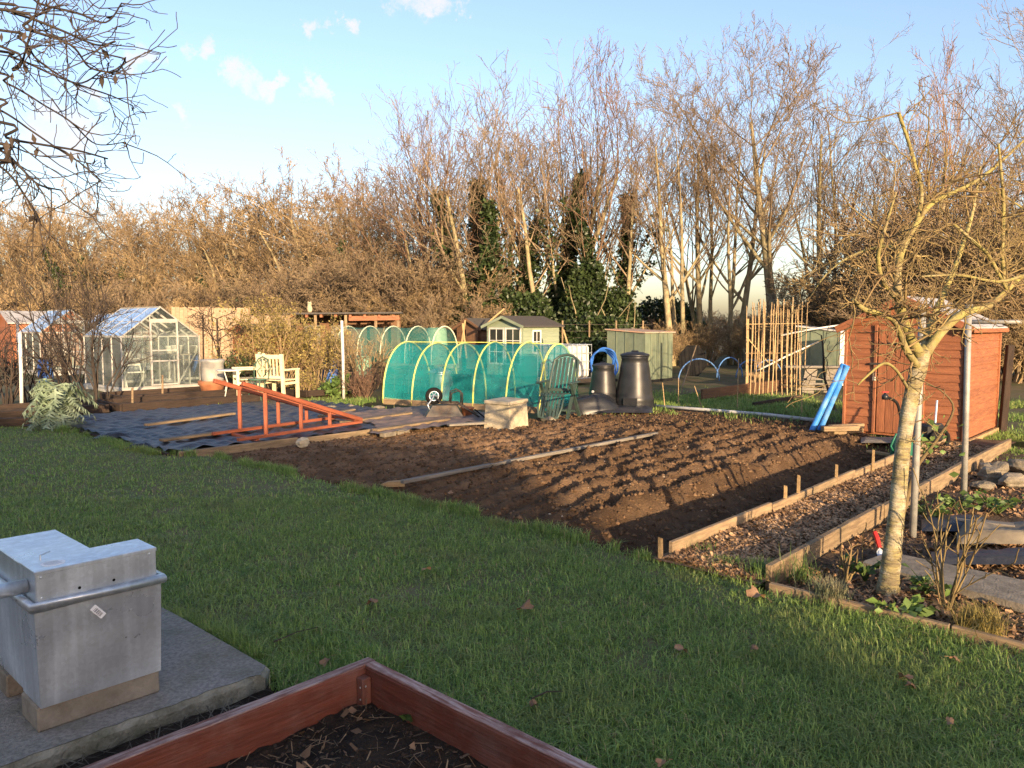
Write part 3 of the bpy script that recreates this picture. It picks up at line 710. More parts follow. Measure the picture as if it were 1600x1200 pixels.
# ------------------------------------------------------------------ wood-chip path between boards
PATH_W = 0.70
def path_z(a, b): return 0.035 + 0.03 * (fbm(a * 3, b * 3, 81) - 0.5) + 0.012 * (fbm(a * 14, b * 14, 83) - 0.5)
m_path = mat('chip_path_base', (0.18, 0.115, 0.065), (0.08, 0.05, 0.03), scale=30, rough=0.95, bump=0.9, bscale=90, rnd=0)
sheet('path', -0.15, 7.6, -PATH_W - 0.03, 0.02, 0.04, path_z, m_path)
def path_sampler(rs, n):
    a = rs.uniform(0, 1, n) ** 1.4 * 7.0 - 0.1; b = rs.uniform(-PATH_W + 0.03, -0.03, n)
    return O2.x + A2.x * a + B2.x * b, O2.y + A2.y * a + B2.y * b, path_z(a, b)
flakes('path_chips', 30000, path_sampler, 0.015, 0.055, 0.4, m_chip, 91, 'pale wood chips spread over the path between the boards', 'wood chips')
# the planting bed right of the path
def bed_z(a, b):
    return -0.01 + 0.05 * (fbm(a * 2.0, b * 2.0, 101) - 0.5) + 0.03 * (fbm(a * 11, b * 11, 103) - 0.5)
m_bedsoil = mat('bed_soil', (0.10, 0.066, 0.040), (0.050, 0.033, 0.022), scale=9, rough=0.95, bump=0.9, bscale=60, rnd=0)
sheet('planting_bed_earth', -0.16, 7.5, -5.0, -0.76, 0.04, bed_z, m_bedsoil)
def bed_sampler(rs, n):
    a = rs.uniform(0, 1, n) ** 1.5 * 5 - 0.1; b = -0.78 - rs.uniform(0, 1, n) * 3.2
    k = fbm(a * 2.2, b * 2.2, 111) > 0.40; a, b = a[k], b[k]
    return O2.x + A2.x * a + B2.x * b, O2.y + A2.y * a + B2.y * b, bed_z(a, b)
flakes('bed_litter', 22000, bed_sampler, 0.015, 0.06, 0.35, m_litter, 93, 'brown bark and dead leaf litter under the young tree', 'litter', 0.5)
def bed_pebble(rs, n):
    a = rs.uniform(-0.05, 2.5, n); b = -0.85 - rs.uniform(0, 2.2, n)
    return O2.x + A2.x * a + B2.x * b, O2.y + A2.y * a + B2.y * b, bed_z(a, b)
clods('bed_clods', 6000, bed_pebble, 0.005, 0.022, mat('bed_clod', (0.10, 0.066, 0.040), (0.05, 0.033, 0.022), rough=0.95, bump=0, rnd=0.4, attr='rnd'), 95, 'loose soil crumbs under the young tree', 'soil')

# ================================================================== foreground things
rng = random.Random(4)
# ---- concrete slab
t = thing('concrete_slab', 'worn concrete slab with mossy front edge under the metal water trough', 'slab', U(SLAB_U1 - 2, SLAB_V0 + 1), GRID)
def slab_local(a, b): return (a - (SLAB_U1 - 2), b - (SLAB_V0 + 1))
SLAB_Z = 0.07
rj = random.Random(2)
out_ = [(SLAB_U0, SLAB_V0)] + [(SLAB_U0 + (SLAB_U1 - .06 - SLAB_U0) * k / 130, SLAB_V0 + rj.gauss(0, .004)) for k in range(1, 131)] + [(SLAB_U1, SLAB_V0 + 0.06), (SLAB_U1, SLAB_V0 + 0.9)]
for k in range(1, 9):
    an = k / 8 * PI / 2
    out_.append((SLAB_U1 - 0.42 + 0.42 * math.cos(an), SLAB_V0 + 0.9 + 1.4 * math.sin(an)))
out_ += [(SLAB_U0, SLAB_V1 - 0.0)]
poly = [slab_local(a, b) for a, b in out_]
n_ = len(poly)
mb = MB()
inn = [(x - (0.02 if x > 1.5 else 0), y + (abs(rj.gauss(.014, .006)) if y < -0.95 else 0)) for x, y in poly]
mb.add([(x, y, -0.15) for x, y in poly] + [(x, y, SLAB_Z - 0.025) for x, y in poly] + [(x, y, SLAB_Z - 0.002) for x, y in inn],
       [(i, (i + 1) % n_, n_ + (i + 1) % n_, n_ + i) for i in range(n_)] + [(n_ + i, n_ + (i + 1) % n_, 2 * n_ + (i + 1) % n_, 2 * n_ + i) for i in range(n_)])
mb.build('slab_edge', m_conc, t)
MB().add([(x, y, SLAB_Z) for x, y in inn], [tuple(range(n_))]).build('slab_top', m_slabtop, t)

# ---- galvanised water trough on blocks
TU, TV = -3.70, 0.44
tr = thing('water_trough', 'galvanised steel water trough with boxed valve cover on concrete slab', 'trough', U(TU, TV, SLAB_Z), GRID)
W_, BH, H_, LH = 0.465, 0.095, 0.405, 0.115
L_ = 1.6
mb = MB()      # body, slightly tapered, walls and floor
def frustum(mb, x0, x1, y0, y1, z0, z1, t_):
    vs_ = [(x0 + t_, y0 + t_, z0), (x1 - t_, y0 + t_, z0), (x1 - t_, y1 - t_, z0), (x0 + t_, y1 - t_, z0), (x0, y0, z1), (x1, y0, z1), (x1, y1, z1), (x0, y1, z1)]
    return mb.add(vs_, [(3, 2, 1, 0), (0, 1, 5, 4), (1, 2, 6, 5), (2, 3, 7, 6), (3, 0, 4, 7)])
frustum(mb, 0, W_, 0, .235, BH, BH + H_, 0.010)
frustum(mb, 0.006, .285, .236, .66, BH, BH + H_, 0.010)
body = mb.build('trough_body', m_galv, tr)
zr = BH + H_ - 0.012
rim = MB().tube([(-0.006, -0.006, zr), (W_ + 0.006, -0.006, zr), (W_ + 0.006, .235, zr), (.29, .24, zr), (.29, .66, zr), (-0.006, .66, zr)], 0.020, 10, closed=True).build('rolled_rim', m_galv, tr, smooth=True)
zl = BH + H_
cov = MB().box(0.012, W_ - 0.012, 0.012, 0.20, zl - 0.01, zl + LH, None, 0.004).build('valve_cover', m_galv, tr)
MB().box(0.010, W_ - 0.010, 0.010, 0.202, zl + LH - 0.012, zl + LH + 0.003, None, 0.002).build('cover_lid', m_galv, tr)
MB().box(0.012, 0.272, 0.203, 0.645, zl - 0.01, zl + LH - 0.001, None, 0.004).build('rear_cover', m_galv, tr)
for x in (0.16, 0.285):
    MB().add([(x + 0.006 * math.cos(k * PI / 5), 0.0105, zl + 0.022 + 0.006 * math.sin(k * PI / 5)) for k in range(10)], [tuple(range(10))]).build('drain_hole', m_hole, tr)
MB().tube([(-0.35, 0.11, zl + 0.045), (0.008, 0.11, zl + 0.045)], 0.028, 12).build('inlet_pipe', m_galv, tr, smooth=True)
MB().tube([(0.075, 0.17, zl + LH), (0.075, 0.17, zl + LH + 0.02), (0.115, 0.19, zl + LH + 0.024)], 0.003, 6).build('latch_pin', m_galv, tr)
st = MB().lathe([(0.0421, 0), (0.042, 0.0012), (0.001, 0.0013)], 24, (0.095, 0.085, zl + LH + 0.0032), squash=0.9).build('round_sticker', m_paper, tr)
pk = MB()
for j in range(5):
    yy = 0.062 + j * 0.011; ww = 0.024 if j in (0, 4) else 0.032
    pk.add([(0.095 - ww, yy, zl + LH + 0.0050), (0.095 + ww * (0.7 if j % 2 else 1), yy, zl + LH + 0.0050), (0.095 + ww * (0.7 if j % 2 else 1), yy + 0.003, zl + LH + 0.0050), (0.095 - ww, yy + 0.003, zl + LH + 0.0050)], [(0, 1, 2, 3)])
pk.build('sticker_print', mat('grey_print', (0.42, 0.43, 0.45), rough=0.7, bump=0), st)
lm = Matrix.Translation((0.218, -0.0035, BH + H_ - 0.085)) @ Matrix.Rotation(math.radians(50), 4, 'Y')
lab = MB().box(-0.03, 0.03, 0, 0.002, -0.013, 0.013, lm).build('paper_label', m_paper, tr)
pk = MB()
for j, xx in enumerate((-0.018, -0.013, -0.009, -0.004, 0.0, 0.004, 0.009, 0.013, 0.018)):
    pk.box(xx, xx + (0.0025 if j % 2 else 0.0014), -0.0008, -0.0002, -0.009, 0.007, lm)
pk.build('label_print', m_ink, lab)
for (x, z) in ((0.03, zl + 0.015), (0.03, zl + LH - 0.022), (W_ - 0.04, zl + LH - 0.02)):
    MB().lathe([(0.005, 0), (0.004, 0.003), (0.001, 0.004)], 8, (0, 0, 0)).build('rivet', m_galv, tr).matrix_local = Matrix.Translation((x, 0.0125, z)) @ Matrix.Rotation(PI / 2, 4, 'X')
for k, (y0, y1) in enumerate(((0.02, 0.22), (0.42, 0.6))):
    o = board('concrete_block', U(TU, TV + (y0 + y1) / 2, SLAB_Z + BH / 2), U(TU + W_ * 0.975, TV + (y0 + y1) / 2, SLAB_Z + BH / 2), y1 - y0, BH, mat('block_concrete', (0.27, 0.235, 0.18), (0.18, 0.15, 0.115), scale=8, rough=0.95, bump=0.5, dirt=(0.12, 0.09, 0.05), dirt_scale=6), None, bev=0.006)
    tag(o, ('stained concrete block under the near end of the water trough', 'concrete block under the far end of the water trough')[k], 'block')
mb = MB(); pts = [G(0, 1148, 0.03), G(-40, 1135, 0.05), G(-90, 1190, 0.04)]
# ---- red-brown raised bed
BZ = 0.205; BT = 0.062; BL = 3.4
rb = thing('raised_bed', 'red brown timber raised bed frame with dark soil on the lawn', 'raised bed', U(BED_U, BED_V, 0), GRID)
# local: x along u (bed lies at x<0), y along v (bed lies at y<0)
board('side_plank', (-BL, -BT / 2, BZ / 2 - 0.03), (0, -BT / 2, BZ / 2 - 0.03), BT, BZ + 0.05, m_redbed, rb, bev=0.006)
board('end_plank', (-BT / 2, -BL, BZ / 2 - 0.03), (-BT / 2, -BT - 0.002, BZ / 2 - 0.03), BT, BZ + 0.05, m_redbed, rb, bev=0.006)
board('capping_strip', (-BL, -BT / 2 - 0.004, BZ - 0.001), (-0.004, -BT / 2 - 0.004, BZ - 0.001), BT - 0.012, 0.006, m_redtop, rb, bev=0.002)
board('capping_strip', (-BT / 2 - 0.004, -BL, BZ - 0.001), (-BT / 2 - 0.004, -BT + 0.004, BZ - 0.001), BT - 0.012, 0.006, m_redtop, rb, bev=0.002)
board('corner_post', (-BT - 0.023, -BT - 0.023, -0.05), (-BT - 0.023, -BT - 0.023, BZ - 0.035), 0.042, 0.042, m_redbed, rb, bev=0.003)
board('outer_batten', (-BL, 0.006, BZ - 0.03), (-0.1, 0.006, BZ - 0.03), 0.012, 0.022, m_redbed, rb, bev=0.003)
for (x, y, z) in ((-BT - 0.045, -BT - 0.03, BZ - 0.07), (-BT - 0.045, -BT - 0.03, BZ - 0.12), (-BT - 0.03, -BT - 0.045, BZ - 0.065)):
    MB().lathe([(0.004, 0), (0.004, 0.002), (0.001, 0.003)], 8).build('screw_head', m_galv, rb).matrix_local = Matrix.Translation((x, y, z)) @ Matrix.Rotation(-PI / 2 if y > x else PI / 2, 4, 'Y' if y > x else 'X')
def rb_z(a, b): return 0.055 + 0.04 * (fbm(a * 4, b * 4, 121) - 0.5) + 0.035 * (fbm(a * 18, b * 18, 123) - 0.5)
sheet('raised_bed_earth', BED_U - 2.2, BED_U - BT, BED_V - 2.6, BED_V - BT, 0.018, rb_z, m_dark_soil)
def rb_sampler(rs, n):
    a = BED_U - BT - 0.02 - rs.uniform(0, 1.7, n); b = BED_V - BT - 0.02 - rs.uniform(0, 2.0, n)
    return O2.x + A2.x * a + B2.x * b, O2.y + A2.y * a + B2.y * b, rb_z(a, b)
clods('bed_crumbs', 9000, rb_sampler, 0.003, 0.016, mat('dark_crumb', (0.040, 0.027, 0.018), (0.018, 0.013, 0.010), rough=0.9, bump=0, rnd=0.5, attr='rnd'), 125, 'dark compost crumbs inside the red raised bed', 'soil')
flakes('bed_straw', 2400, rb_sampler, 0.02, 0.085, 0.06, mat('dry_straw', (0.26, 0.17, 0.09), (0.13, 0.085, 0.05), rough=0.8, bump=0, rnd=0.5, attr='rnd'), 127, 'dry needles and straw lying in the red raised bed', 'straw', 0.3)
flakes('bed_leaf_bits', 420, rb_sampler, 0.018, 0.05, 0.7, m_litter, 129, 'brown leaf scraps lying in the red raised bed', 'leaf litter', 0.4)
def gap_sampler(rs, n):
    a = rs.uniform(-6, -2.55, n); b = rs.uniform(-0.12, 0.30, n)
    return O2.x + A2.x * a + B2.x * b, O2.y + A2.y * a + B2.y * b, np.full(n, 0.0)
flakes('dead_grass_stems', 1500, gap_sampler, 0.04, 0.16, 0.03, mat('grey_stem', (0.15, 0.125, 0.09), (0.075, 0.06, 0.045), rough=0.9, bump=0, rnd=0.4, attr='rnd'), 131, 'grey dead stems heaped between slab and red bed', 'dead stems', 0.35)
def gap_green(rs, n):
    a = rs.uniform(-2.85, -2.35, n); b = rs.uniform(-0.05, 0.5, n); k = ~in_slab(a, b)
    a, b = a[k], b[k]
    return O2.x + A2.x * a + B2.x * b, O2.y + A2.y * a + B2.y * b, np.full(len(a), 0.0)
tag(blades('corner_weeds', 2600, gap_green, 0.04, 0.09, 0.003, 133), 'green weeds filling the corner between slab and red bed', 'weeds')
# small weed and stone in the bed
def leafy(name, loc, n, size, m, label, cat, spread, seed, height=0.06, group=None, stems=True):
    rs = np.random.RandomState(seed); r = thing(name, label, cat, loc, 0, group)
    pts, dirs = [], []
    ns = max(3, n // 6)
    mb = MB()
    for i in range(ns):
        th = rs.uniform(0, 2 * PI); e = Vector((math.cos(th) * spread * rs.uniform(.3, 1), math.sin(th) * spread * rs.uniform(.3, 1), height * rs.uniform(.4, 1)))
        mb.tube([(0, 0, -0.02), e * 0.5 + Vector((0, 0, height * 0.15)), e], [0.004, 0.003, 0.002], 4)
        for k in range(6):
            q = e * rs.uniform(0.35, 1.0); pts.append((q.x + rs.normal(0, spread * .12), q.y + rs.normal(0, spread * .12), q.z + rs.uniform(0, height * .2)))
            dirs.append((math.cos(th) + rs.normal(0, .6), math.sin(th) + rs.normal(0, .6), 0.2))
    mb.build('stem', m, r)
    leaf_cloud('leaves', pts, size, m, r, seed, 0.4, 0.7, dirs=dirs)
    return r
leafy('weed', G(635, 1122, 0.07), 20, 0.035, m_leaf, 'small green weed growing inside the red raised bed', 'weed', 0.06, 5, 0.04)
def rock(name, loc, s, seed, m, label, cat, group=None, parent=None):
    rs = np.random.RandomState(seed)
    import bmesh
    bm = bmesh.new(); bmesh.ops.create_icosphere(bm, subdivisions=3, radius=1)
    ph = rs.uniform(0, 9, 6); cuts = [Vector(rs.normal(size=3)).normalized() for _ in range(9)]
    for v in bm.verts:
        d = v.co.normalized(); k = 1.0
        for c in cuts: 
            q = d.dot(c)
            if q > 0.55: k = min(k, 0.62 / q + 0.12)
        k *= 1 + 0.06 * math.sin(d.x * 5 + ph[0]) * math.sin(d.y * 6 + ph[1]) + 0.04 * math.sin(d.z * 9 + ph[2])
        v.co = Vector((d.x * k * s[0], d.y * k * s[1], d.z * k * s[2]))
    me = bpy.data.meshes.new(name); bm.to_mesh(me); bm.free()
    o = link(name, me, m, parent); o.location = loc; o.rotation_euler = (0, 0, rs.uniform(0, 6))
    if label: tag(o, label, cat, group)
    return o
rock('stone', G(808, 1190, 0.085), (0.028, 0.02, 0.015), 3, m_reconst, 'small pale stone on the dark soil of the red bed', 'stone')
# ---- fallen leaves and twigs on the lawn
def fallen_leaf(px, py, s, rot, label):
    rs = np.random.RandomState(int(px * 3 + py))
    n = 14; out = []
    for k in range(n):
        th = 2 * PI * k / n
        r = s * (0.62 + 0.38 * abs(math.sin(th * 2.5)) ) * (1.25 if abs(th - PI) > 2.2 else 0.9)
        out.append((r * math.cos(th), 0.75 * r * math.sin(th), s * 0.35 * math.sin(th * 2 + rot) * rs.uniform(.5, 1.3)))
    mb = MB().add([(0, 0, 0.0)] + out, [(0, 1 + k, 1 + (k + 1) % n) for k in range(n)])
    mb.add([(x, y, z - 0.0012) for x, y, z in [(0, 0, 0.0)] + out], [(0, 1 + (k + 1) % n, 1 + k) for k in range(n)])
    mb.tube([(-s * 1.0, 0, s * .1), (-s * 1.7, s * .2, 0)], 0.0012, 4)
    o = mb.build('fallen_leaf', m_dead); p = G(px, py, 0.055)
    o.location = p; o.rotation_euler = (rs.uniform(-.3, .3), rs.uniform(-.4, .4), rot)
    return tag(o, label, 'leaf', 'fallen leaves on the lawn')
for px, py, s, r_, lb in ((818, 948, 0.050, 0.3, 'large tan fallen leaf on the lawn, middle of the picture'), (1066, 1014, 0.038, 2.0, 'curled brown fallen leaf on the lawn below the path'),
        (1178, 1013, 0.026, 1.0, 'small brown fallen leaf beside the larger curled one'), (510, 1032, 0.030, 4.0, 'pale fallen leaf just behind the red bed corner'),
        (667, 888, 0.034, 3.0, 'dark curled fallen leaf in the middle distance of the lawn'), (1413, 1056, 0.036, 5.0, 'tan fallen leaf on the lawn below the tree bed'),
        (1422, 1070, 0.030, 0.8, 'tan fallen leaf just in front of its twin'), (580, 940, 0.045, 1.4, 'brown curled leaf on the lawn behind the red bed'),
        (1184, 928, 0.060, 2.2, 'brown leaf at the lawn edge by the tree bed corner'), (1490, 1028, 0.026, 0.2, 'small brown leaf by the tree bed edging'),
        (1485, 1128, 0.022, 1.2, 'small orange leaf on the lawn near the right edge'), (835, 1100, 0.025, 1.9, 'small dark leaf in the grass behind the red bed side'),
        (700, 770, 0.045, 0.4, 'brown leaf on the lawn near the soil edge'), (1035, 1190, 0.022, 3.3, 'pale scrap of leaf beside the red bed side plank')):
    fallen_leaf(px, py, s, r_, lb)
for px, py, qx, qy, lb in ((428, 1003, 497, 980, 'thin dead twig lying on the lawn behind the slab'), (830, 1092, 880, 1080, 'short dark twig in the grass beside the red bed')):
    a, b = G(px, py, 0.045), G(qx, qy, 0.05)
    tag(MB().tube([a, (a + b) / 2 + Vector((0, 0.02, 0.005)), b], [0.004, 0.003, 0.002], 5).build('fallen_twig', m_twig_dark), lb, 'twig')

# ================================================================== path boards, stakes, tree bed
def edging(name, u0, u1, v, h, th, n, m, label, zc, along='u', jit=0.012, seed=3, base=-0.12):
    rs = random.Random(seed)
    c = U(u0, v) if along == 'u' else U(v, u0)
    r = thing(name, label, 'edging board', c, GRID)
    cuts = [u0 + (u1 - u0) * (k + (rs.uniform(-.18, .18) if 0 < k < n else 0)) / n for k in range(n + 1)]
    for k in range(n):
        dz0, dz1 = rs.uniform(-jit, jit), rs.uniform(-jit, jit); dj = rs.uniform(-jit, jit) * .6
        hh = (h - base) / 2
        if along == 'u':
            p0 = (cuts[k] - u0 + 0.003, dj, zc + dz0 - hh); p1 = (cuts[k + 1] - u0 - 0.003, -dj, zc + dz1 - hh)
        else:
            p0 = (dj, cuts[k] - u0 - 0.003, zc + dz0 - hh); p1 = (-dj, cuts[k + 1] - u0 + 0.003, zc + dz1 - hh)
        board('plank', p0, p1, th, h - base, m, r, bev=0.005)
    return r
edging('path_edging', 0.02, 7.1, 0.0, 0.11, 0.035, 4, m_oldwood, 'long pale timber edging between dug soil and chip path', 0.115)
edging('path_edging', -0.02, 7.2, -PATH_W - 0.02, 0.20, 0.045, 3, m_oldwood, 'thick weathered timber edging between chip path and tree bed', 0.125, seed=8)
edging('bed_edging', -0.80, -3.6, -0.17, 0.08, 0.04, 3, m_oldwood, 'low mossy timber edging between lawn and tree bed', 0.055, along='v', seed=5)
for (px, py, pt, lean, lb) in ((1041, 880, 843, -0.14, 'short wooden stake at the lawn end of the path edging'), (1234, 798, 762, -0.03, 'broken wooden stake, second from the lawn along the path edging'),
        (1254, 790, 746, 0.03, 'split wooden stake, third from the lawn along the path edging'), (1313, 765, 729, 0.0, 'wooden stake, fourth from the lawn along the path edging'),
        (1370, 744, 706, 0.05, 'wooden stake nearest the fruit tree trunk, fifth along the path edging')):
    p = G(px, py, 0.0); h = (py - pt) * p.y / FPX + 0.02
    r = thing('wooden_stake', lb, 'stake', p + Vector((-0.03, 0.03, 0)), GRID + 0.3, 'stakes along the path edging')
    sh = MB().add([(-.02, -.014, -.1), (.02, -.014, -.1), (.02, .014, -.1), (-.02, .014, -.1), (-.018 + lean * h, -.013, h), (.016 + lean * h, -.013, h * .93), (.018 + lean * h, .013, h * .96), (-.015 + lean * h, .012, h * 1.02)],
        [(3, 2, 1, 0), (0, 1, 5, 4), (1, 2, 6, 5), (2, 3, 7, 6), (3, 0, 4, 7), (4, 5, 6), (4, 6, 7)])
    sh.build('stake_shaft', m_pine, r)
# offcut peg with long plank line in the soil
pk_ = board('plank', G(628, 753, 0.095), G(1026, 677, 0.15), 0.06, 0.035, m_grey_wood, None)
tag(pk_, 'long narrow grey plank lying across the dug soil rows', 'plank')
sh = MB().add([(0, -.025, -.02), (.16, -.03, -.02), (.16, .03, -.02), (0, .03, -.02), (-.09, .0, 0), (0, -.025, .03), (.16, -.03, .035), (.16, .03, .035), (0, .03, .03)],
              [(0, 1, 6, 5), (1, 2, 7, 6), (2, 3, 8, 7), (5, 6, 7, 8), (0, 5, 4), (3, 4, 8), (4, 5, 8), (0, 4, 3), (3, 2, 1, 0)]).build('wooden_peg', m_pine)
sh.location = G(607, 757, 0.02); sh.rotation_euler = (0, 0, 0.15)
tag(sh, 'pointed wooden peg lying at the near end of the grey plank', 'peg')

# ---- rocks, slab and bags in the tree bed
for k, (px, py, sx, sy, sz, lb) in enumerate(((1545, 752, .16, .12, .09, 'rounded grey rock at the left of the rock heap by the path'), (1580, 760, .20, .12, .08, 'large flat tan rock at the front of the rock heap'),
        (1535, 764, .13, .08, .05, 'low flat tan rock left of the rock heap'), (1562, 740, .12, .10, .08, 'grey rock on the upper left of the rock heap'), (1595, 738, .17, .12, .10, 'grey rock at the right frame edge of the heap'), (1540, 738, .10, .08, .07, 'small greenish rock at the back of the heap'))):
    rock('rock', G(px, py, 0.0) + Vector((0, 0, sz * .7)), (sx, sy, sz), 20 + k, m_stone, lb, 'rock', 'rock heap by the path')
q = [G(1345, 878, .045), G(1390, 862, .045), G(1640, 915, .045), G(1640, 955, .045)]
mb = MB(); mb.add([p - Vector((0, 0, .05)) for p in q] + q, [(3, 2, 1, 0), (4, 5, 6, 7), (0, 1, 5, 4), (1, 2, 6, 5), (2, 3, 7, 6), (3, 0, 4, 7)])
tag(mb.build('paving_slab', mat('grey_paving', (0.25, 0.215, 0.165), (0.15, 0.13, 0.10), scale=16, rough=0.9, bump=0.25, dirt=(0.12, 0.10, 0.07), dirt_scale=3)), 'long grey paving slab lying in the tree bed', 'paving slab')
def crumple(name, px0, px1, py0, py1, z, amp, m, label, cat, seed, step=0.03):
    c0, c1, c2, c3 = G(px0, py1, z), G(px1, py1, z), G(px1, py0, z), G(px0, py0, z)
    nx, ny = 40, 16
    s_, t_ = np.meshgrid(np.linspace(0, 1, nx), np.linspace(0, 1, ny), indexing='ij')
    Pn = lambda c: np.array([c.x, c.y, c.z])
    V = (Pn(c0) * ((1 - s_) * (1 - t_))[..., None] + Pn(c1) * (s_ * (1 - t_))[..., None] + Pn(c2) * (s_ * t_)[..., None] + Pn(c3) * ((1 - s_) * t_)[..., None])
    env = np.clip(np.minimum(np.minimum(s_, 1 - s_) * 8, np.minimum(t_, 1 - t_) * 5), 0, 1)
    V[..., 2] += env * amp * fbm(V[..., 0] * 4, V[..., 1] * 4, seed) + 0.01 * env
    i = np.arange(nx * ny).reshape(nx, ny)
    Fq = np.stack([i[:-1, :-1], i[1:, :-1], i[1:, 1:], i[:-1, 1:]], -1).reshape(-1, 4)
    return tag(npmesh(name, V.reshape(-1, 3), Fq, m, smooth=True), label, cat)
crumple('plastic_sheet', 1455, 1640, 862, 882, 0.04, 0.05, m_sheet, 'crumpled black plastic sheet behind the grey paving slab', 'plastic sheet', 141)
crumple('plastic_sheet', 1440, 1545, 812, 830, 0.04, 0.07, m_sheet, 'folded dark plastic sheet beside the nearer grey pole', 'plastic sheet', 143)
crumple('grow_bag', 1495, 1625, 822, 850, 0.03, 0.10, mat('pale_sack', (0.22, 0.185, 0.13), (0.13, 0.11, 0.08), scale=4, rough=0.6, bump=0.2), 'low pale grow bag behind the rose stems', 'sack', 145)
tag(board('plank', G(1490, 812, .08), G(1585, 822, .08), 0.10, 0.03, m_grey_wood), 'short grey plank lying left of the pale grow bag', 'plank')
b_ = thing('trowel', 'small trowel with red handle leaning on the timber edging by the trunk', 'trowel', G(1374, 862, .05), 0)
MB().tube([(0, 0, .03), (-.01, .02, .09), (-.02, .04, .13)], [.014, .018, .015], 8).build('handle', m_red, b_)
MB().add([(0, 0, .03), (.03, -.02, 0), (.02, -.06, -.04), (-.02, -.05, -.04), (-.02, 0, 0), (0, 0, .02), (.03, -.02, -.008), (.02, -.06, -.048), (-.02, -.05, -.048), (-.02, 0, -.008)], [(0, 1, 2, 3, 4), (9, 8, 7, 6, 5)]).build('blade', m_galv, b_)

# ---- young fruit tree
TY = G(1390, 926).y
def limb_pts(pts, Y0):
    return [P(px, py, Y0 + dy) for px, py, dy in pts]
ft = thing('fruit_tree', 'bare young fruit tree with mossy yellow bark in the tree bed', 'tree', G(1390, 928, 0.02))
off = ft.location
def smooth_path(pts, rad, k=4):
    out, ro = [], []
    n = len(pts)
    for i in range(n - 1):
        p0, p1, p2, p3 = pts[max(i - 1, 0)], pts[i], pts[i + 1], pts[min(i + 2, n - 1)]
        for j in range(k):
            t = j / k
            out.append(0.5 * ((2 * p1) + (p2 - p0) * t + (2 * p0 - 5 * p1 + 4 * p2 - p3) * t * t + (3 * p1 - p0 - 3 * p2 + p3) * t ** 3))
            ro.append(rad[i] * (1 - t) + rad[i + 1] * t)
    return out + [pts[-1]], ro + [rad[-1]]
trunk = limb_pts([(1386, 940, 0), (1390, 900, 0), (1398, 830, 0), (1405, 760, .02), (1412, 690, .04), (1424, 620, .06), (1436, 575, .08), (1443, 548, .10)], TY)
tp_, tr_ = smooth_path(trunk, [.078, .056, .047, .044, .042, .042, .047, .036])
rsn = random.Random(9)
tr_ = [r * (1 + rsn.uniform(-.03, .05)) for r in tr_]
MB().tube([p - off for p in tp_], tr_, 14).build('trunk', mat('lenticel_bark', (0.30, 0.25, 0.115), (0.155, 0.125, 0.075), scale=4.5, rough=0.8, bump=0.9, bscale=9, stretch=(2.5, 2.5, 11), dirt=(0.52, 0.46, 0.33), dirt_scale=9, dirt_amt=0.9, hard=.04), ft, smooth=True)
limbs = [([(1441, 560, .1), (1418, 520, .0), (1405, 470, -.1), (1402, 430, -.1), (1410, 390, 0), (1432, 350, .1), (1460, 315, .2), (1530, 280, .3), (1605, 215, .5)], [.046, .04, .034, .03, .026, .022, .019, .015, .010]),
         ([(1443, 558, .1), (1470, 520, .15), (1505, 490, .2), (1545, 478, .25), (1572, 455, .3), (1600, 430, .35), (1660, 400, .4)], [.042, .036, .032, .026, .022, .018, .014]),
         ([(1444, 550, .1), (1452, 515, .35), (1470, 470, .6), (1495, 410, .8), (1520, 330, 1.0), (1532, 260, 1.1)], [.038, .032, .026, .021, .016, .010]),
         ([(1436, 575, .08), (1415, 545, -.1), (1400, 505, -.25), (1380, 492, -.35), (1352, 484, -.45), (1332, 468, -.5)], [.03, .026, .022, .02, .018, .013]),
         ([(1405, 470, -.1), (1380, 440, -.2), (1372, 400, -.3), (1385, 350, -.35), (1400, 300, -.4)], [.022, .018, .015, .011, .007]),
         ([(1432, 350, .1), (1440, 300, .15), (1425, 240, .15), (1404, 176, .15)], [.018, .015, .014, .013]),
         ([(1420, 610, .05), (1400, 578, -.2), (1380, 568, -.3), (1352, 590, -.4), (1340, 602, -.4)], [.014, .011, .010, .008, .005]),
         ([(1572, 455, .3), (1566, 400, .25), (1568, 320, .2), (1560, 225, .2)], [.018, .016, .014, .009]),
         ([(1575, 455, .3), (1545, 400, .2), (1530, 385, .2), (1490, 350, .2)], [.016, .014, .013, .011]),
         ([(1410, 390, 0), (1380, 385, .1), (1330, 400, .2), (1290, 430, .2), (1262, 470, .1)], [.016, .012, .009, .007, .004]),
         ([(1530, 280, .3), (1560, 300, .3), (1605, 330, .3)], [.011, .009, .006]),
         ([(1600, 430, .35), (1560, 440, .0), (1500, 430, -.2), (1440, 432, -.4)], [.014, .012, .009, .006])]
mb = MB(); tw = []
rt = random.Random(21)
prm_t = dict(n=[6, 4, 3], wig=[.20, .24, .25], trop=[.03, .06, .05], tip=[.5, .5, .5], start=[.3, .3, 1], kids=[1.1, .8, 0], ang=[45, 48, 40], clen=[.55, .55, .5], crad=[.7, .7, .7], rmin=.0018)
for li, (pts, rad) in enumerate(limbs):
    lp, lr = smooth_path([P(a, b, TY + c) for a, b, c in pts], [q_ * .74 for q_ in rad])
    mb = MB().tube([p - off for p in lp], lr, 9); mb.build('branch', m_moss_bark, ft, smooth=True)
    for i in range(2, len(lp)):
        if rt.random() < (0.8 if li != 6 else .12):
            d = (lp[i] - lp[i - 1]).normalized()
            s_ = Vector((rt.gauss(0, 1), rt.gauss(0, .7), rt.gauss(.35, .8))).normalized(); s_ = (s_ + d * .35).normalized()
            L = rt.uniform(.12, .50)
            p = lp[i] - off
            grow(rt, (p.x, p.y, p.z), (s_.x, s_.y, s_.z), L, min(lr[i] * .5, .0075), 0, prm_t, tw)
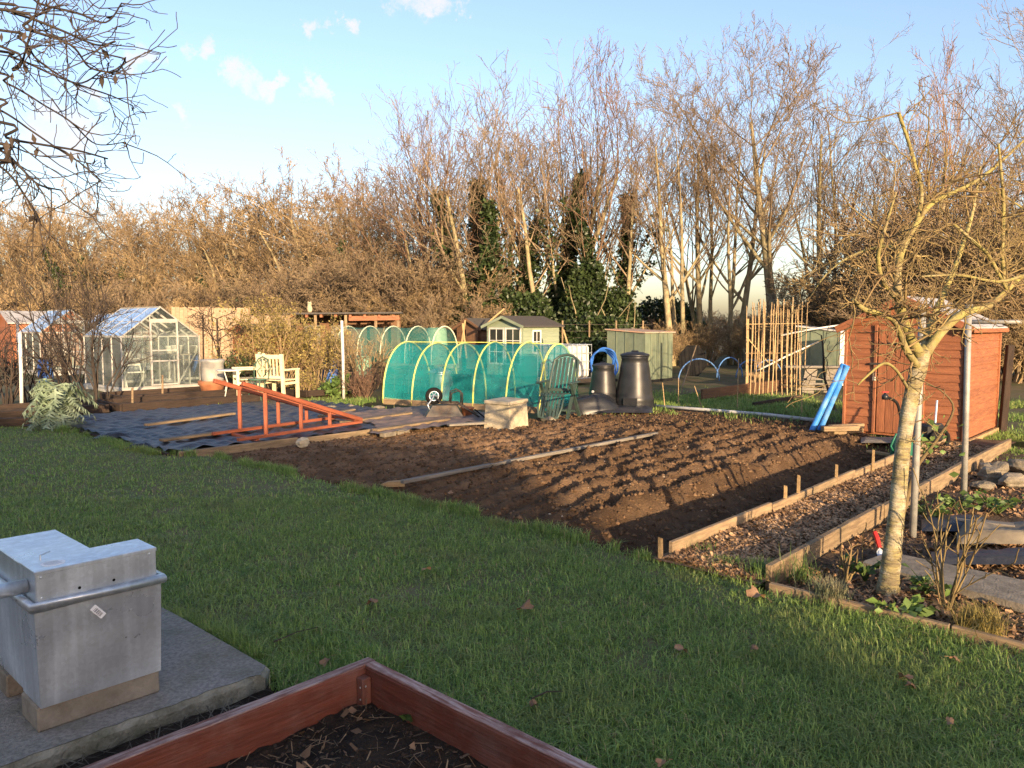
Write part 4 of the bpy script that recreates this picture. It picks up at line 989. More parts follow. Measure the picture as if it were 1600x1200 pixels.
for (px, py) in ((1410, 690), (1424, 640), (1430, 660)):
    p = P(px, py, TY + .03) - off
    for sx in (1,):
        grow(rt, (p.x, p.y, p.z), (sx * .9, rt.uniform(-.4, .4), .25), .14, .004, 0, prm_t, tw)
seg_mesh('twigs', [s[:8] for s in tw], m_fruit_twig, ft, 4)
# sucker stem with a few leaves near the poles
sk = thing('sucker_shoot', 'thin leaning shoot with a few green leaves between trunk and poles', 'shoot', G(1408, 842))
lp, lr = smooth_path([P(a, b, 6.0) - sk.location for a, b in ((1408, 815), (1430, 735), (1462, 690), (1490, 640), (1470, 610), (1445, 600))], [.018, .016, .012, .009, .006, .004])
MB().tube(lp, lr, 7).build('stem', m_fruit_twig, sk, smooth=True)
rs = np.random.RandomState(5)
leaf_cloud('leaves', [lp[8] + Vector(rs.normal(0, .09, 3)) for _ in range(26)], .06, m_leaf, sk, 4)

# ---- grey poles of the fruit frame
for (px, py, pt, Y, lb) in ((1426, 838, 478, None, 'nearer grey steel pole standing behind the fruit tree trunk'), (1506, 785, 476, None, 'farther grey steel pole right of the fruit tree')):
    b0 = G(px, py); top = P(px + (16 if px < 1450 else 8), pt, b0.y)
    r = thing('steel_pole', lb, 'pole', b0, 0, 'steel poles of the fruit frame')
    MB().tube([(0, 0, -.1), (top - b0) * .5, top - b0], .026, 12).build('pole_tube', m_pole, r, smooth=True)
    MB().lathe([(.031, 0), (.031, .05), (.012, .062)], 12, top - b0 + Vector((0, 0, -.05))).build('end_cap', m_pole, r, smooth=True)
pr_ = MB().tube([P(1514, 503, 7.2), P(1640, 503, 7.0)], .02, 10).build('pole_rail', m_pole, None, smooth=True)
tag(pr_, 'horizontal grey steel rail joined to the farther pole', 'rail')

# ---- plants in the tree bed
def rose(name, px, py, hpx, label, seed, n=9, m=m_fruit_twig, spread=.12):
    b0 = G(px, py, .02); h = hpx * b0.y / FPX
    r = thing(name, label, 'shrub', b0); rr = random.Random(seed); segs = []
    pr = dict(n=[5, 3], wig=[.10, .15], trop=[.06, .05], tip=[.55, .5], start=[.3, 1], kids=[.7, 0], ang=[40, 40], clen=[.35, .3], crad=[.7, .6], rmin=.003)
    for i in range(n):
        a = rr.uniform(0, 2 * PI)
        grow(rr, (rr.gauss(0, .008), rr.gauss(0, .008), -.05), (math.cos(a) * spread * 3, math.sin(a) * spread * 3, 1), h * rr.uniform(.55, 1.05), rr.uniform(.0045, .0085), 0, pr, segs)
    seg_mesh('stems', [s[:8] for s in segs], m, r, 5)
    return r
rose('rose_bush', 1478, 945, 190, 'pruned bare rose bush with upright stems in the tree bed', 3, 13)
rose('rose_bush', 1322, 905, 70, 'small clump of cut brown stems at the timber edging', 5, 10, m_fruit_twig, .06)
rose('dry_stem', 1345, 890, 120, 'thin upright dry stem left of the fruit tree trunk', 6, 1, m_fruit_twig, .03)
for k, (px, py, sp, h, n, m, lb) in enumerate(((1352, 905, .13, .16, 60, m_leaf, 'leafy green plant left of the fruit tree base'), (1447, 925, .14, .10, 60, m_leaf, 'low leafy green plant right of the fruit tree base'),
        (1405, 962, .17, .08, 70, m_leaf, 'spreading grey green plant below the fruit tree'), (1450, 815, .2, .18, 70, m_leaf, 'leafy plant at the foot of the nearer grey pole'),
        (1560, 800, .30, .14, 90, m_leaf, 'spreading leafy plant below the rock heap'), (1500, 800, .18, .14, 60, m_leaf, 'leafy plant at the foot of the farther grey pole'), (1440, 712, .2, .2, 60, m_leaf, 'variegated leafy plant behind the nearer pole by the shed'))):
    leafy('green_plant', G(px, py, .02), n, .06, m, lb, 'plant', sp, 30 + k, h)
def tuft(px, py, h, n, m, label, seed, r=.05, lean=.5, width=.002):
    c = G(px, py, .02)
    def f(rs, k): return c.x + rs.normal(0, r, k), c.y + rs.normal(0, r, k), np.full(k, .01)
    o = blades('grass_tuft', n, f, h * .6, h * 1.2, width, seed, m, lean); del o['kind']
    return tag(o, label, 'grass tuft')
tuft(1297, 940, .13, 500, mat('grey_heather', (0.22, 0.19, 0.11), (0.13, 0.16, 0.09), rough=0.8, bump=0, rnd=.4, attr='rnd'), 'rounded grey green tussock near the bed corner', 51, .045, .5)
tuft(1530, 985, .15, 500, m_leaf_gold, 'yellow grass tuft near the front edging of the tree bed', 52, .05, .9)
tuft(1255, 905, .16, 90, m_leaf, 'thin green grass tuft at the thick timber edging', 53, .05, .5)
tuft(1190, 900, .12, 120, m_leaf, 'green grass tuft at the lawn end of the chip path', 54, .06, .6)
tuft(1098, 862, .10, 60, m_leaf, 'few grass blades at the near end of the path board', 55, .06, .3)

# ================================================================== orange shed
SC = G(1503, 693)                                    # near corner
su, sv = UV(SC)
SW, SD, SE, SR = 1.58, 1.95, 1.60, 1.97              # width along v, depth along u, eave, ridge
sh = thing('garden_shed', 'orange brown timber shed with boarded walls and plank door', 'shed', U(su, sv), GRID)
# local x = u (depth), y = v (front width); front wall at x=0, right wall at y=0
NB = 14; bh = (SE - .06) / NB
def clad(px0, px1, k, face, parent=None, m=m_shed, zz=None):
    z0 = .05 + k * bh + .003
    z1 = z0 + bh - .004
    if face == 'front':                              # lap boards, each leaning out at its foot
        return MB().add([(-.022, px0, z0), (-.022, px1, z0), (.0, px1, z0), (.0, px0, z0), (-.008, px0, z1), (-.008, px1, z1), (.0, px1, z1), (.0, px0, z1)],
            [(0, 1, 2, 3), (7, 6, 5, 4), (1, 0, 4, 5), (2, 1, 5, 6), (3, 2, 6, 7), (0, 3, 7, 4)])
    return MB().add([(px0, -.022, z0), (px1, -.022, z0), (px1, 0, z0), (px0, 0, z0), (px0, -.008, z1), (px1, -.008, z1), (px1, 0, z1), (px0, 0, z1)],
            [(3, 2, 1, 0), (4, 5, 6, 7), (0, 1, 5, 4), (1, 2, 6, 5), (2, 3, 7, 6), (3, 0, 4, 7)])
m_shed_v = wood('orange_shed_timber_front', (0.300, 0.115, 0.052), (0.205, 0.078, 0.037), rough=0.62, stretch=(9, 1.0, 9), rnd=.08)
m_shed_u = wood('orange_shed_timber_side', (0.300, 0.115, 0.052), (0.205, 0.078, 0.037), rough=0.62, stretch=(1.0, 9, 9), rnd=.08)
DY0, DY1 = .52, 1.12                                 # doorway
for k in range(NB):
    clad(DY1, SW, k, 'front').build('wall_board', m_shed_v, sh)
    clad(.03, DY0, k, 'front').build('wall_board', m_shed_v, sh)
    clad(.03, SD, k, 'side').build('wall_board', m_shed_u, sh)
MB().box(.002, SD, .002, SW, .02, SE).build('wall_core', m_shed, sh)
def gy(z): return SW / 2 * (z - SE) / (SR - SE)
g0 = MB()
g0.add([(-.012, 0, SE - .005), (-.012, SW, SE - .005), (-.012, SW / 2, SR - .01), (0.01, 0, SE - .005), (0.01, SW, SE - .005), (0.01, SW / 2, SR - .01)], [(0, 2, 1), (0, 1, 4, 3), (1, 2, 5, 4), (2, 0, 3, 5), (3, 4, 5)])
gb = g0.build('gable', m_shed_v, sh)
for k in range(2):
    z0 = SE + .02 + k * .12; y_ = gy(z0) + .02; yb = gy(z0 + .11) + .02
    if SW - 2 * yb < .1: break
    MB().add([(-.030, y_, z0), (-.030, SW - y_, z0), (-.018, SW - yb, z0 + .11), (-.018, yb, z0 + .11), (-.012, y_, z0), (-.012, SW - y_, z0), (-.012, SW - yb, z0 + .11), (-.012, yb, z0 + .11)],
             [(1, 0, 3, 2), (0, 1, 5, 4), (1, 2, 6, 5), (2, 3, 7, 6), (3, 0, 4, 7)]).build('gable_board', m_shed_v, gb)
board('corner_trim', (-.028, -.028, .03), (-.028, -.028, SE), .05, .05, m_shed, sh)
board('corner_trim', (-.026, SW - .02, .03), (-.026, SW - .02, SE), .04, .04, m_shed, sh)
board('corner_trim', (SD + .0, -.02, .03), (SD + .0, -.02, SE), .04, .045, m_shed, sh)
dr = MB().box(-.016, -.001, DY0 + .012, DY1 - .012, .06, SE - .03).build('door', m_shed, sh)
nd = 5; dw = (DY1 - DY0 - .03) / nd
for k in range(nd):
    board('door_plank', (-.026, DY0 + .015 + (k + .5) * dw, .06), (-.026, DY0 + .015 + (k + .5) * dw, SE - .03), .018, dw - .006, m_shed, dr, upv=(0, 1, 0), bev=.003)
board('door_post', (-.024, DY0 - .02, .04), (-.024, DY0 - .02, SE), .05, .045, m_shed, sh)
board('door_post', (-.024, DY1 + .02, .04), (-.024, DY1 + .02, SE), .05, .045, m_shed, sh)
hp = MB().box(-.055, -.036, DY1 - .10, DY1 + .09, 1.03, 1.06).build('hasp', m_metal_dark, dr)
MB().box(-.075, -.05, DY1 + .0, DY1 + .045, .80, .86, None, .006).tube([(-.06, DY1 + .008, .86), (-.06, DY1 + .008, .93), (-.06, DY1 + .037, .93), (-.06, DY1 + .037, .86)], .005, 6).build('padlock', mat('brass_padlock', (0.45, 0.42, 0.36), rough=.35, metal=.7, bump=0), dr)
for s_ in (0, 1):
    y0, y1 = (-.10, SW / 2 - .002) if s_ == 0 else (SW / 2 + .002, SW + .10)
    zz0, zz1 = (SE - .05, SR + .02) if s_ == 0 else (SR + .02, SE - .05)
    rf = MB().add([(-.12, y0, zz0), (SD + .1, y0, zz0), (SD + .1, y1, zz1), (-.12, y1, zz1), (-.12, y0, zz0 + .022), (SD + .1, y0, zz0 + .022), (SD + .1, y1, zz1 + .022), (-.12, y1, zz1 + .022)],
        [(3, 2, 1, 0), (4, 5, 6, 7), (0, 1, 5, 4), (1, 2, 6, 5), (2, 3, 7, 6), (3, 0, 4, 7)]).build('roof_panel', m_roofwhite if s_ == 0 else m_felt, sh)
    board('fascia', (-.135, y0, zz0 - .02), (-.135, y1, zz1 - .02), .022, .10, m_shed, sh)
board('fascia', (-.12, -.112, SE - .075), (SD + .1, -.112, SE - .075), .02, .06, m_shed, sh)
board('floor_bearer', (0, .06, .0), (SD, .06, .0), .07, .08, m_oldwood, sh)
board('floor_bearer', (.05, -.06, -.0), (SD - .1, -.06, -.0), .05, .09, m_pine, sh)
board('floor_bearer', (0, SW - .1, .0), (SD, SW - .1, .0), .07, .08, m_oldwood, sh)
tag(board('timber_post', G(1566, 672) + Vector((0, 0, -.05)), G(1572, 672) + Vector((0, 0, 1.3)), .10, .08, m_dark_wood), 'dark rough timber post behind the orange shed', 'post')
crumple('doorstep_board', 1345, 1400, 683, 692, .02, .02, m_grey_wood, 'flat grey board at the foot of the shed door', 'board', 151)
tag(board('timber_offcut', G(1356, 705, .01), G(1400, 712, .01), .08, .03, m_pine), 'pale timber scrap on the soil before the shed', 'offcut')
# blue pipes leaning on the shed
lp = U(su, sv + SW)
for k, (px, py) in enumerate(((1268, 674), (1281, 672))):
    b0 = G(px, py, .02); e = Vector((lp.x - .06 + k * .035, lp.y - .05 - k * .05, .98 - k * .02))
    r = thing('blue_pipe', ('blue plastic pipe leaning on the shed corner, outer of two', 'blue plastic pipe leaning on the shed corner, nearer the wall')[k], 'pipe', b0, 0, 'blue pipes leaning on the shed')
    d = e - b0
    MB().tube([Vector((0, 0, 0)), d * .33, d * .66, d * 1.05], .042, 14, caps=False).build('pipe_tube', m_blue, r, smooth=True)
    MB().tube([d * .002, d * .02], .036, 14).build('pipe_mouth', m_hole, r)
for k, (px, py, q) in enumerate(((1285, 662, .10), (1297, 660, .10), (1300, 668, .02))):
    p = G(px, py + 8, q + .05)
    tag(board('timber_offcut', p, p + Vector((.55, .10 + .1 * k, 0)), .09, .07, m_oldwood), ('timber offcut on top of the stack beside the blue pipes', 'timber offcut at the back of the stack by the shed', 'timber offcut at the bottom of the stack by the shed')[k], 'offcut')
tag(board('brick_pier', G(1288, 671, -.02), G(1288, 671, .12), .09, .09, m_dark_wood), 'dark wooden pier under the timber offcuts by the shed', 'pier')
# tap on a black hose
tp = thing('garden_tap', 'black garden tap with red lever on a bent black pipe', 'tap', G(1418, 740))
yy = tp.location.y
lp_, lr_ = smooth_path([P(a, b, yy) - tp.location for a, b in ((1412, 740), (1411, 680), (1406, 645), (1400, 628), (1386, 621))], [.016] * 5)
MB().tube(lp_, lr_, 8).build('pipe', m_black_rubber, tp, smooth=True)
c = P(1383, 620, yy) - tp.location
MB().lathe([(.03, -.03), (.034, 0), (.03, .022), (.012, .03), (.012, .045)], 12, c).build('valve_body', m_black_plastic, tp, smooth=True)
MB().box(c.x - .035, c.x + .035, c.y - .01, c.y + .01, c.z + .045, c.z + .058, None, .003).build('lever', m_red, tp)
# green container and dark kit behind the trunk
r = thing('watering_can', 'dark green plastic watering can behind the fruit tree trunk', 'watering can', G(1410, 716), .4)
MB().lathe([(.13, 0), (.14, .02), (.135, .2), (.11, .24), (.04, .25)], 20).build('can_body', mat('can_green', (0.012, 0.10, 0.065), (0.02, 0.13, 0.08), rough=.45, bump=.02), r, smooth=True)
MB().tube([(.12, 0, .06), (.22, 0, .16), (.32, 0, .28)], [.03, .022, .016], 8).build('spout', MATS['can_green'], r, smooth=True)
MB().tube([(-.12, 0, .05), (-.2, 0, .16), (-.12, 0, .3), (.03, 0, .27)], .012, 8).build('handle', MATS['can_green'], r, smooth=True)
r = thing('garden_trolley', 'dark machine with black wheel against the shed front', 'trolley', G(1452, 702), .5)
MB().box(-.16, .16, -.1, .1, .10, .34, None, .03).build('housing', m_black_plastic, r)
MB().tube([(.19 * math.cos(t_ * PI / 8), -.13, .14 + .12 * math.sin(t_ * PI / 8)) for t_ in range(16)], .025, 8, closed=True).build('wheel', m_black_rubber, r, smooth=True)
MB().tube([(.1, 0, .3), (.16, .03, .5), (.2, .05, .62)], .012, 8).build('handle', m_galv, r)

# ================================================================== net tunnel with yellow hoops
T0 = Vector((-2.66, 15.9, 0))
tn = thing('net_tunnel', 'long teal net tunnel on yellow hoops beside the dug soil', 'tunnel', T0, math.radians(61.9))
# local x = u across the tunnel, -y along it towards the right
TW, TH, TL, NH = 1.75, 1.24, 3.6, 6
def hoop(k, n=22):
    y = -TL * k / (NH - 1)
    sway = .05 * math.sin(k * 2.1)
    return [(TW / 2 - TW / 2 * math.cos(PI * i / n) + sway * math.sin(PI * i / n), y + .03 * math.sin(k * 3) * math.sin(PI * i / n), TH * (1 + .02 * math.sin(k * 5)) * math.sin(PI * i / n) ** .82) for i in range(n + 1)]
for k in range(NH):
    MB().tube(hoop(k), .020, 8).build('hoop', m_yellow, tn, smooth=True)
V, F_ = [], []
nn, sub = 22, 6
H = [hoop(k) for k in range(NH)]
rows = []
for k in range(NH - 1):
    for s_ in range(sub):
        t = s_ / sub
        sag = .055 * math.sin(PI * t)
        rows.append([tuple((Vector(a) * (1 - t) + Vector(b) * t) * 1.0 - Vector((0, 0, sag * (b[2] > .1))) + Vector(((TW / 2 - a[0]) * sag * .6, 0, 0))) for a, b in zip(H[k], H[k + 1])])
rows.append(H[-1])
c0 = Vector((TW / 2, 0, .55))
mb = MB()
for rws in rows:
    mb.v.extend([tuple(c0 + Vector(((p[0] - c0.x) * 1.018, p[1], (p[2] - c0.z) * 1.018)) - Vector((0, 0, 0))) for p in rws])
for i in range(len(rows) - 1):
    for j in range(nn):
        mb.f.append((i * (nn + 1) + j, i * (nn + 1) + j + 1, (i + 1) * (nn + 1) + j + 1, (i + 1) * (nn + 1) + j))
mb.build('netting', m_net, tn, smooth=True)
for k, yy in ((0, .02), (NH - 1, -TL - .02)):
    h_ = [(x, yy, z) for x, y, z in H[k]]
    MB().add(h_ + [(TW / 2, yy, 0)], [(i, i + 1, nn + 1) for i in range(nn)]).build('end_netting', m_net, tn)
MB().tube([(TW * .5, .03, TH), (TW * .5, -TL * .5, TH + .01), (TW * .5, -TL - .03, TH)], .008, 6).build('ridge_cord', m_yellow, tn)
MB().tube([(.05, .0, .10), (.35, -.5, .03)], .012, 6).build('brace', m_yellow, tn)
MB().tube([(TW * .15, -TL * .80, .9), (TW * .05, -TL * .95, .12)], .008, 6).build('brace', m_dark_wood, tn)
board('base_board', (.0, -TL, .03), (.0, 0, .03), .03, .12, m_oldwood, tn)
# behind the net: dustbin, bucket, canes
r = thing('dustbin', 'ribbed galvanised dustbin seen through the teal net tunnel', 'dustbin', G(688, 627), 0)
mbx = MB(); prof = [(.19, 0)] + [(.20 + .02 * k / 8 + (.006 if k % 2 else 0), .05 + k * .065) for k in range(9)] + [(.235, .60)]
mbx.lathe(prof, 28).build('bin_body', m_galv, r, smooth=True)
MB().lathe([(.245, .60), (.245, .63), (.15, .68), (.04, .70), (.04, .72), (.01, .72)], 28).build('bin_lid', m_galv, r, smooth=True)
tag(MB().lathe([(.16, 0), (.21, .5), (.225, .5), (.225, .54), (.20, .54), (.19, .5), (.15, .03)], 24, G(722, 624)).build('dark_bucket', m_black_plastic, None, smooth=True), 'tall dark plastic bucket seen through the net tunnel', 'bucket')
for k, (px, py, pt) in enumerate(((616, 612, 542), (638, 616, 538), (643, 616, 540), (661, 618, 546), (709, 618, 548), (771, 618, 545))):
    b0 = G(px, py); r = MB().tube([b0, P(px + 2, pt, b0.y)], [.011, .008], 6).build('garden_cane', m_cane)
    tag(r, ('tall bamboo cane behind the first hoop of the net tunnel', 'bamboo cane, nearer of a pair behind the net tunnel', 'bamboo cane, farther of a pair behind the net tunnel', 'short bamboo cane behind the second tunnel hoop', 'bamboo cane behind the third tunnel hoop', 'bamboo cane behind the middle of the net tunnel')[k], 'cane', 'canes behind the net tunnel')

# ---- pale stone box with lid
r = thing('stone_box', 'pale square stone tank with a flat lid on the soil edge', 'stone box', (-.05, 11.72, -.03), math.radians(51.5))
a_ = .50
frustum(MB(), 0, 1, 0, 1, 0, 1, 0)
MB().add([(0, 0, 0), (a_, 0, 0), (a_, a_, 0), (0, a_, 0), (.02, .02, .40), (a_ - .02, .02, .42), (a_ - .02, a_ - .02, .42), (.02, a_ - .02, .40)],
         [(3, 2, 1, 0), (4, 5, 6, 7), (0, 1, 5, 4), (1, 2, 6, 5), (2, 3, 7, 6), (3, 0, 4, 7)]).build('tank', m_reconst, r)
lid = MB().box(.0, a_, .0, a_, 0, .055, None, .01).build('lid', m_reconst, r); lid.matrix_local = Matrix.Translation((0, 0, .405)) @ Matrix.Rotation(math.radians(-2), 4, 'Y')

# ---- wheelbarrow, tipped over on its front
wb = thing('wheelbarrow', 'dark steel wheelbarrow tipped upside down before the net tunnel', 'wheelbarrow', G(694, 655), math.radians(8))
tray = MB(); top = [(-.36, -.28), (.34, -.25), (.40, .25), (-.36, .28)]; bot = [(-.20, -.16), (.20, -.15), (.22, .15), (-.20, .16)]
tray.add([(x, y, .01) for x, y in top] + [(x, y, .25) for x, y in bot], [(0, 1, 5, 4), (1, 2, 6, 5), (2, 3, 7, 6), (3, 0, 4, 7), (4, 5, 6, 7)])
tray.tube([(x, y, .012) for x, y in top], .012, 8, closed=True)
tray.build('tray', m_barrow, wb)
whl = MB().tube([(-.17 + .115 * math.cos(PI * k / 10), 0, .40 + .115 * math.sin(PI * k / 10)) for k in range(20)], .034, 10, closed=True).build('wheel_tyre', m_black_rubber, wb, smooth=True)
MB().tube([(-.17 + .08 * math.cos(PI * k / 10), 0, .40 + .08 * math.sin(PI * k / 10)) for k in range(20)], .014, 8, closed=True).tube([(-.17, -.04, .40), (-.17, .04, .40)], .025, 10).build('rim', m_galv, whl, smooth=True)
for k in range(6):
    MB().tube([(-.17, 0, .40), (-.17 + .08 * math.cos(PI * k / 3), 0, .40 + .08 * math.sin(PI * k / 3))], .008, 6).build('spoke', m_galv, whl)
for s_ in (-1, 1):
    MB().tube([(-.17, .05 * s_, .40), (-.05, .16 * s_, .29), (.25, .20 * s_, .27), (.62, .26 * s_, .03)], .016, 8).build('handle_bar', m_metal_dark, wb, smooth=True)
    MB().tube([(.10, .18 * s_, .27), (.12, .18 * s_, .46), (.22, .18 * s_, .50), (.30, .18 * s_, .46), (.30, .19 * s_, .26)], .013, 8).build('stand_leg', m_metal_dark, wb, smooth=True)
    MB().tube([(-.17, .06 * s_, .40), (-.28, .12 * s_, .26), (-.25, .15 * s_, .18)], .012, 6).build('fork', m_galv, wb, smooth=True)
r = thing('plant_pot', 'brown plastic plant pot lying behind the upturned wheelbarrow', 'plant pot', G(730, 654), .3)
o = MB().lathe([(.07, 0), (.105, .17), (.118, .17), (.118, .20), (.10, .20), (.065, .01)], 20).build('pot', m_terra, r, smooth=True)
tag(MB().tube([G(742, 640, .22), G(752, 648, .1), G(764, 658, .03)], [.012, .012, .012], 6).build('black_hose', m_black_rubber), 'black hose end hanging between barrow and stone box', 'hose')
for k, (px, py, qx, qy, w_, lb) in enumerate(((586, 672, 700, 655, .12, 'rough plank on the dusty sheet left of the wheelbarrow'), (500, 650, 552, 640, .10, 'short plank on the dusty sheet behind the ladder frame tip'), (535, 660, 640, 645, .14, 'wide plank lying at the edge of the dusty sheet'),
        (228, 664, 365, 646, .11, 'pale plank weighing down the far side of the black sheet'), (252, 688, 470, 660, .12, 'dark plank under the ladder frame on the black sheet'), (700, 664, 765, 660, .12, 'flat board edge left of the stone tank'))):
    tag(board('plank', G(px, py, .075), G(qx, qy, .075), w_, .035, m_oldwood if k != 5 else m_grey_wood, None, bev=.006), lb, 'plank')
for k, (px, py, s_, lb) in enumerate(((516, 636, .09, 'pale flat stone at the edge of the dusty sheet'), (548, 634, .08, 'second pale flat stone on the sheet edge behind the planks'), (592, 637, .09, 'flat stone near the first yellow hoop'), (858, 655, .13, 'pinkish flat stone under the green chair footrest'))):
    rock('stone', G(px, py, .03), (s_ * 1.3, s_, s_ * .45), 40 + k, m_stone, lb, 'stone')
# ---- black weed fabric with planks
def sheet_z(a, b):
    k = (fbm(a * .9 + 3 * b * .2, b * 2.4, 201, 4) - .5) * .09 + .05 * np.sin(a * 15 + 6 * fbm(a * 1.2, b * 1.2, 203)) * fbm(a * .8, b * 1.6, 207) + .035 * np.sin(b * 21 + 9 * fbm(a, b, 204)) * vnoise(a * 1.2, b * 1.2, 205)
    lift = .07 * np.exp(-((a + .45) / .18) ** 2) * np.clip(fbm(b * 1.7, b * 0 + 2, 206) - .3, 0, 1)
    return .022 + np.abs(k) * .7 + lift
ws = sheet('weed_fabric_sheet', -.5, 4.4, 6.75, 11.9, .04, sheet_z, m_sheet, kind=None)
tag(ws, 'wrinkled black weed fabric sheet spread over the left plot', 'ground sheet')
ds = sheet('dusty_ground_sheet', 2.2, 5.2, 6.05, 8.6, .05, lambda a, b: .03 + sheet_z(a, b) * .8, m_brownsheet, kind=None, keep=lambda a, b: (a + .8 * (vnoise(b * 1.5, a, 210) - .5) > 2.5 + .25 * (b - 6.7)) )
tag(ds, 'dusty brown ground sheet between the ladder frame and the net tunnel', 'ground sheet')
edging('sheet_edging', -.45, 2.9, 6.60, .06, .05, 2, m_oldwood, 'pale timber edging between black sheet and dug soil', .055, seed=12)
edging('sheet_edging', 6.7, 11.2, -.52, .05, .04, 3, m_dark_wood, 'dark low edging between lawn and black sheet', .035, along='v', seed=14)
for k, (px, py, s_, lb) in enumerate(((180, 684, .22, 'crumpled black plastic fold at the front of the sheet'), (222, 700, .16, 'small crumpled plastic fold by the lawn edge'), (75, 664, .25, 'crumpled plastic by the silver leaved plant'))):
    p = G(px, py, .03)
    n = 12; s1, t1 = np.meshgrid(np.linspace(-1, 1, n), np.linspace(-1, 1, n), indexing='ij')
    V = np.stack([p.x + s1 * s_ * 1.2, p.y + t1 * s_ * .6, .04 + .20 * s_ * 3 * (1 - s1 ** 2) * (1 - t1 ** 2) * fbm(s1 * 3 + k * 9, t1 * 3, 220 + k)], -1)
    i = np.arange(n * n).reshape(n, n)
    tag(npmesh('plastic_fold', V.reshape(-1, 3), np.stack([i[:-1, :-1], i[1:, :-1], i[1:, 1:], i[:-1, 1:]], -1).reshape(-1, 4), m_sheet), lb, 'plastic sheet')
# ---- ladder-like frame
lf = thing('ladder_frame', 'orange red wooden wedge frame like a folded ladder on the black sheet', 'frame', (-3.0, 11.1, .06))
o_ = lf.location
nb0, nt = Vector((-3.62, 10.12, .09)), Vector((-2.36, 12.05, .09)); offB = Vector((-.55, .56, 0))
for k in (0, 1):
    q0, q1 = nb0 + offB * k, nt + offB * k
    dirn = (q1 - q0)
    top0 = q0 + dirn * .06; hgt = .70 - .02 * k
    a0 = q0 + dirn * (.02 if k else .04); a0 = Vector((a0.x, a0.y, .09 + .74))
    board('bottom_rail', q0 - o_, q1 - o_, .055, .045, m_ladder, lf)
    board('top_rail', a0 - o_, q1 + Vector((0, 0, .03)) - o_, .055, .06, m_ladder, lf)
    for t in ((.20, .47, .71) if k == 0 else (.20, .50, .74)):
        b_ = q0 + dirn * t; zt = a0.z + (q1.z + .03 - a0.z) * ((t - .04) / .96)
        board('strut', b_ + Vector((0, 0, .02)) - o_, Vector((b_.x, b_.y, zt - .03)) - o_, .05, .045, m_ladder, lf)
board('cross_bar', nb0 + (nt - nb0) * .95 - o_ + Vector((0, 0, .045)), nb0 + (nt - nb0) * .95 + offB - o_ + Vector((0, 0, .045)), .06, .04, m_ladder, lf)
board('cross_bar', nb0 + (nt - nb0) * .14 - o_ + Vector((0, 0, -.043)), nb0 + (nt - nb0) * .14 + offB - o_ + Vector((0, 0, -.043)), .05, .04, m_ladder, lf)
rock('stone', G(473, 691, .06), (.11, .07, .07), 60, m_reconst, 'pale angular stone beside the ladder frame rail', 'stone')
for px, py, lb in ((795 * .0 + 597, 680, 'flat brown brick at the soil edge beside its twin'), (618, 676, 'flat brown brick right of its twin at the soil edge')):
    tag(board('brick', G(px, py, .03), G(px + 18, py - 3, .03), .11, .065, m_stone, None, bev=.008), lb, 'brick')

# ---- green reclining garden chair
ch = thing('garden_chair', 'dark green plastic reclining garden chair with raised footrest', 'chair', G(874, 652), math.radians(-112))
# local: +x is the way the sitter faces, y across
m_ = m_chair_green
def slats(n, y0, y1, f, name, w_, th):
    for k in range(n):
        y = y0 + (y1 - y0) * (k + .5) / n
        pts = f(y)
        for a, b in zip(pts[:-1], pts[1:]): pass
        mb = MB()
        for a, b in zip(pts[:-1], pts[1:]): mb.beam(a, b, w_, th, (0, 0, 1))
        mb.build(name, m_, ch)
def arch(y): return 1.06 - .09 * (y / .24) ** 2
slats(6, -.21, .21, lambda y: [(-.12, y, .42), (-.26, y, .72), (-.40, y, arch(y) - .03)], 'back_slat', .045, .016)
MB().tube([(-.10, -.235, .40), (-.25, -.24, .72), (-.375, -.22, .98), (-.41, -.12, 1.05), (-.42, 0, 1.075), (-.41, .12, 1.05), (-.375, .22, .98), (-.25, .24, .72), (-.10, .235, .40)], .024, 8).build('back_frame', m_, ch, smooth=True)
MB().box(-.13, -.09, -.23, .23, .44, .50, None, .008).build('back_rail', m_, ch)
slats(6, -.22, .22, lambda y: [(-.12, y, .41), (.12, y, .43), (.36, y, .44), (.41, y, .40)], 'seat_slat', .055, .016)
slats(6, -.18, .18, lambda y: [(.42, y, .39), (.52, y, .22), (.60, y, .07)], 'footrest_slat', .04, .014)
MB().tube([(.41, -.21, .39), (.52, -.21, .22), (.60, -.17, .06), (.61, 0, .045), (.60, .17, .06), (.52, .21, .22), (.41, .21, .39)], .02, 8).build('footrest_frame', m_, ch, smooth=True)
for s_ in (-1, 1):
    MB().box(-.22, .32, s_ * .285 - .035, s_ * .285 + .035, .60, .63, None, .012).build('armrest', m_, ch)
    MB().beam((.20, s_ * .275, .60), (-.28, s_ * .275, 0), .05, .04).build('leg', m_, ch)
    MB().beam((-.10, s_ * .25, .60), (.34, s_ * .25, 0), .05, .04).build('leg', m_, ch)
MB().beam((-.2, -.27, .10), (-.2, .27, .10), .03, .03).build('stretcher', m_, ch)

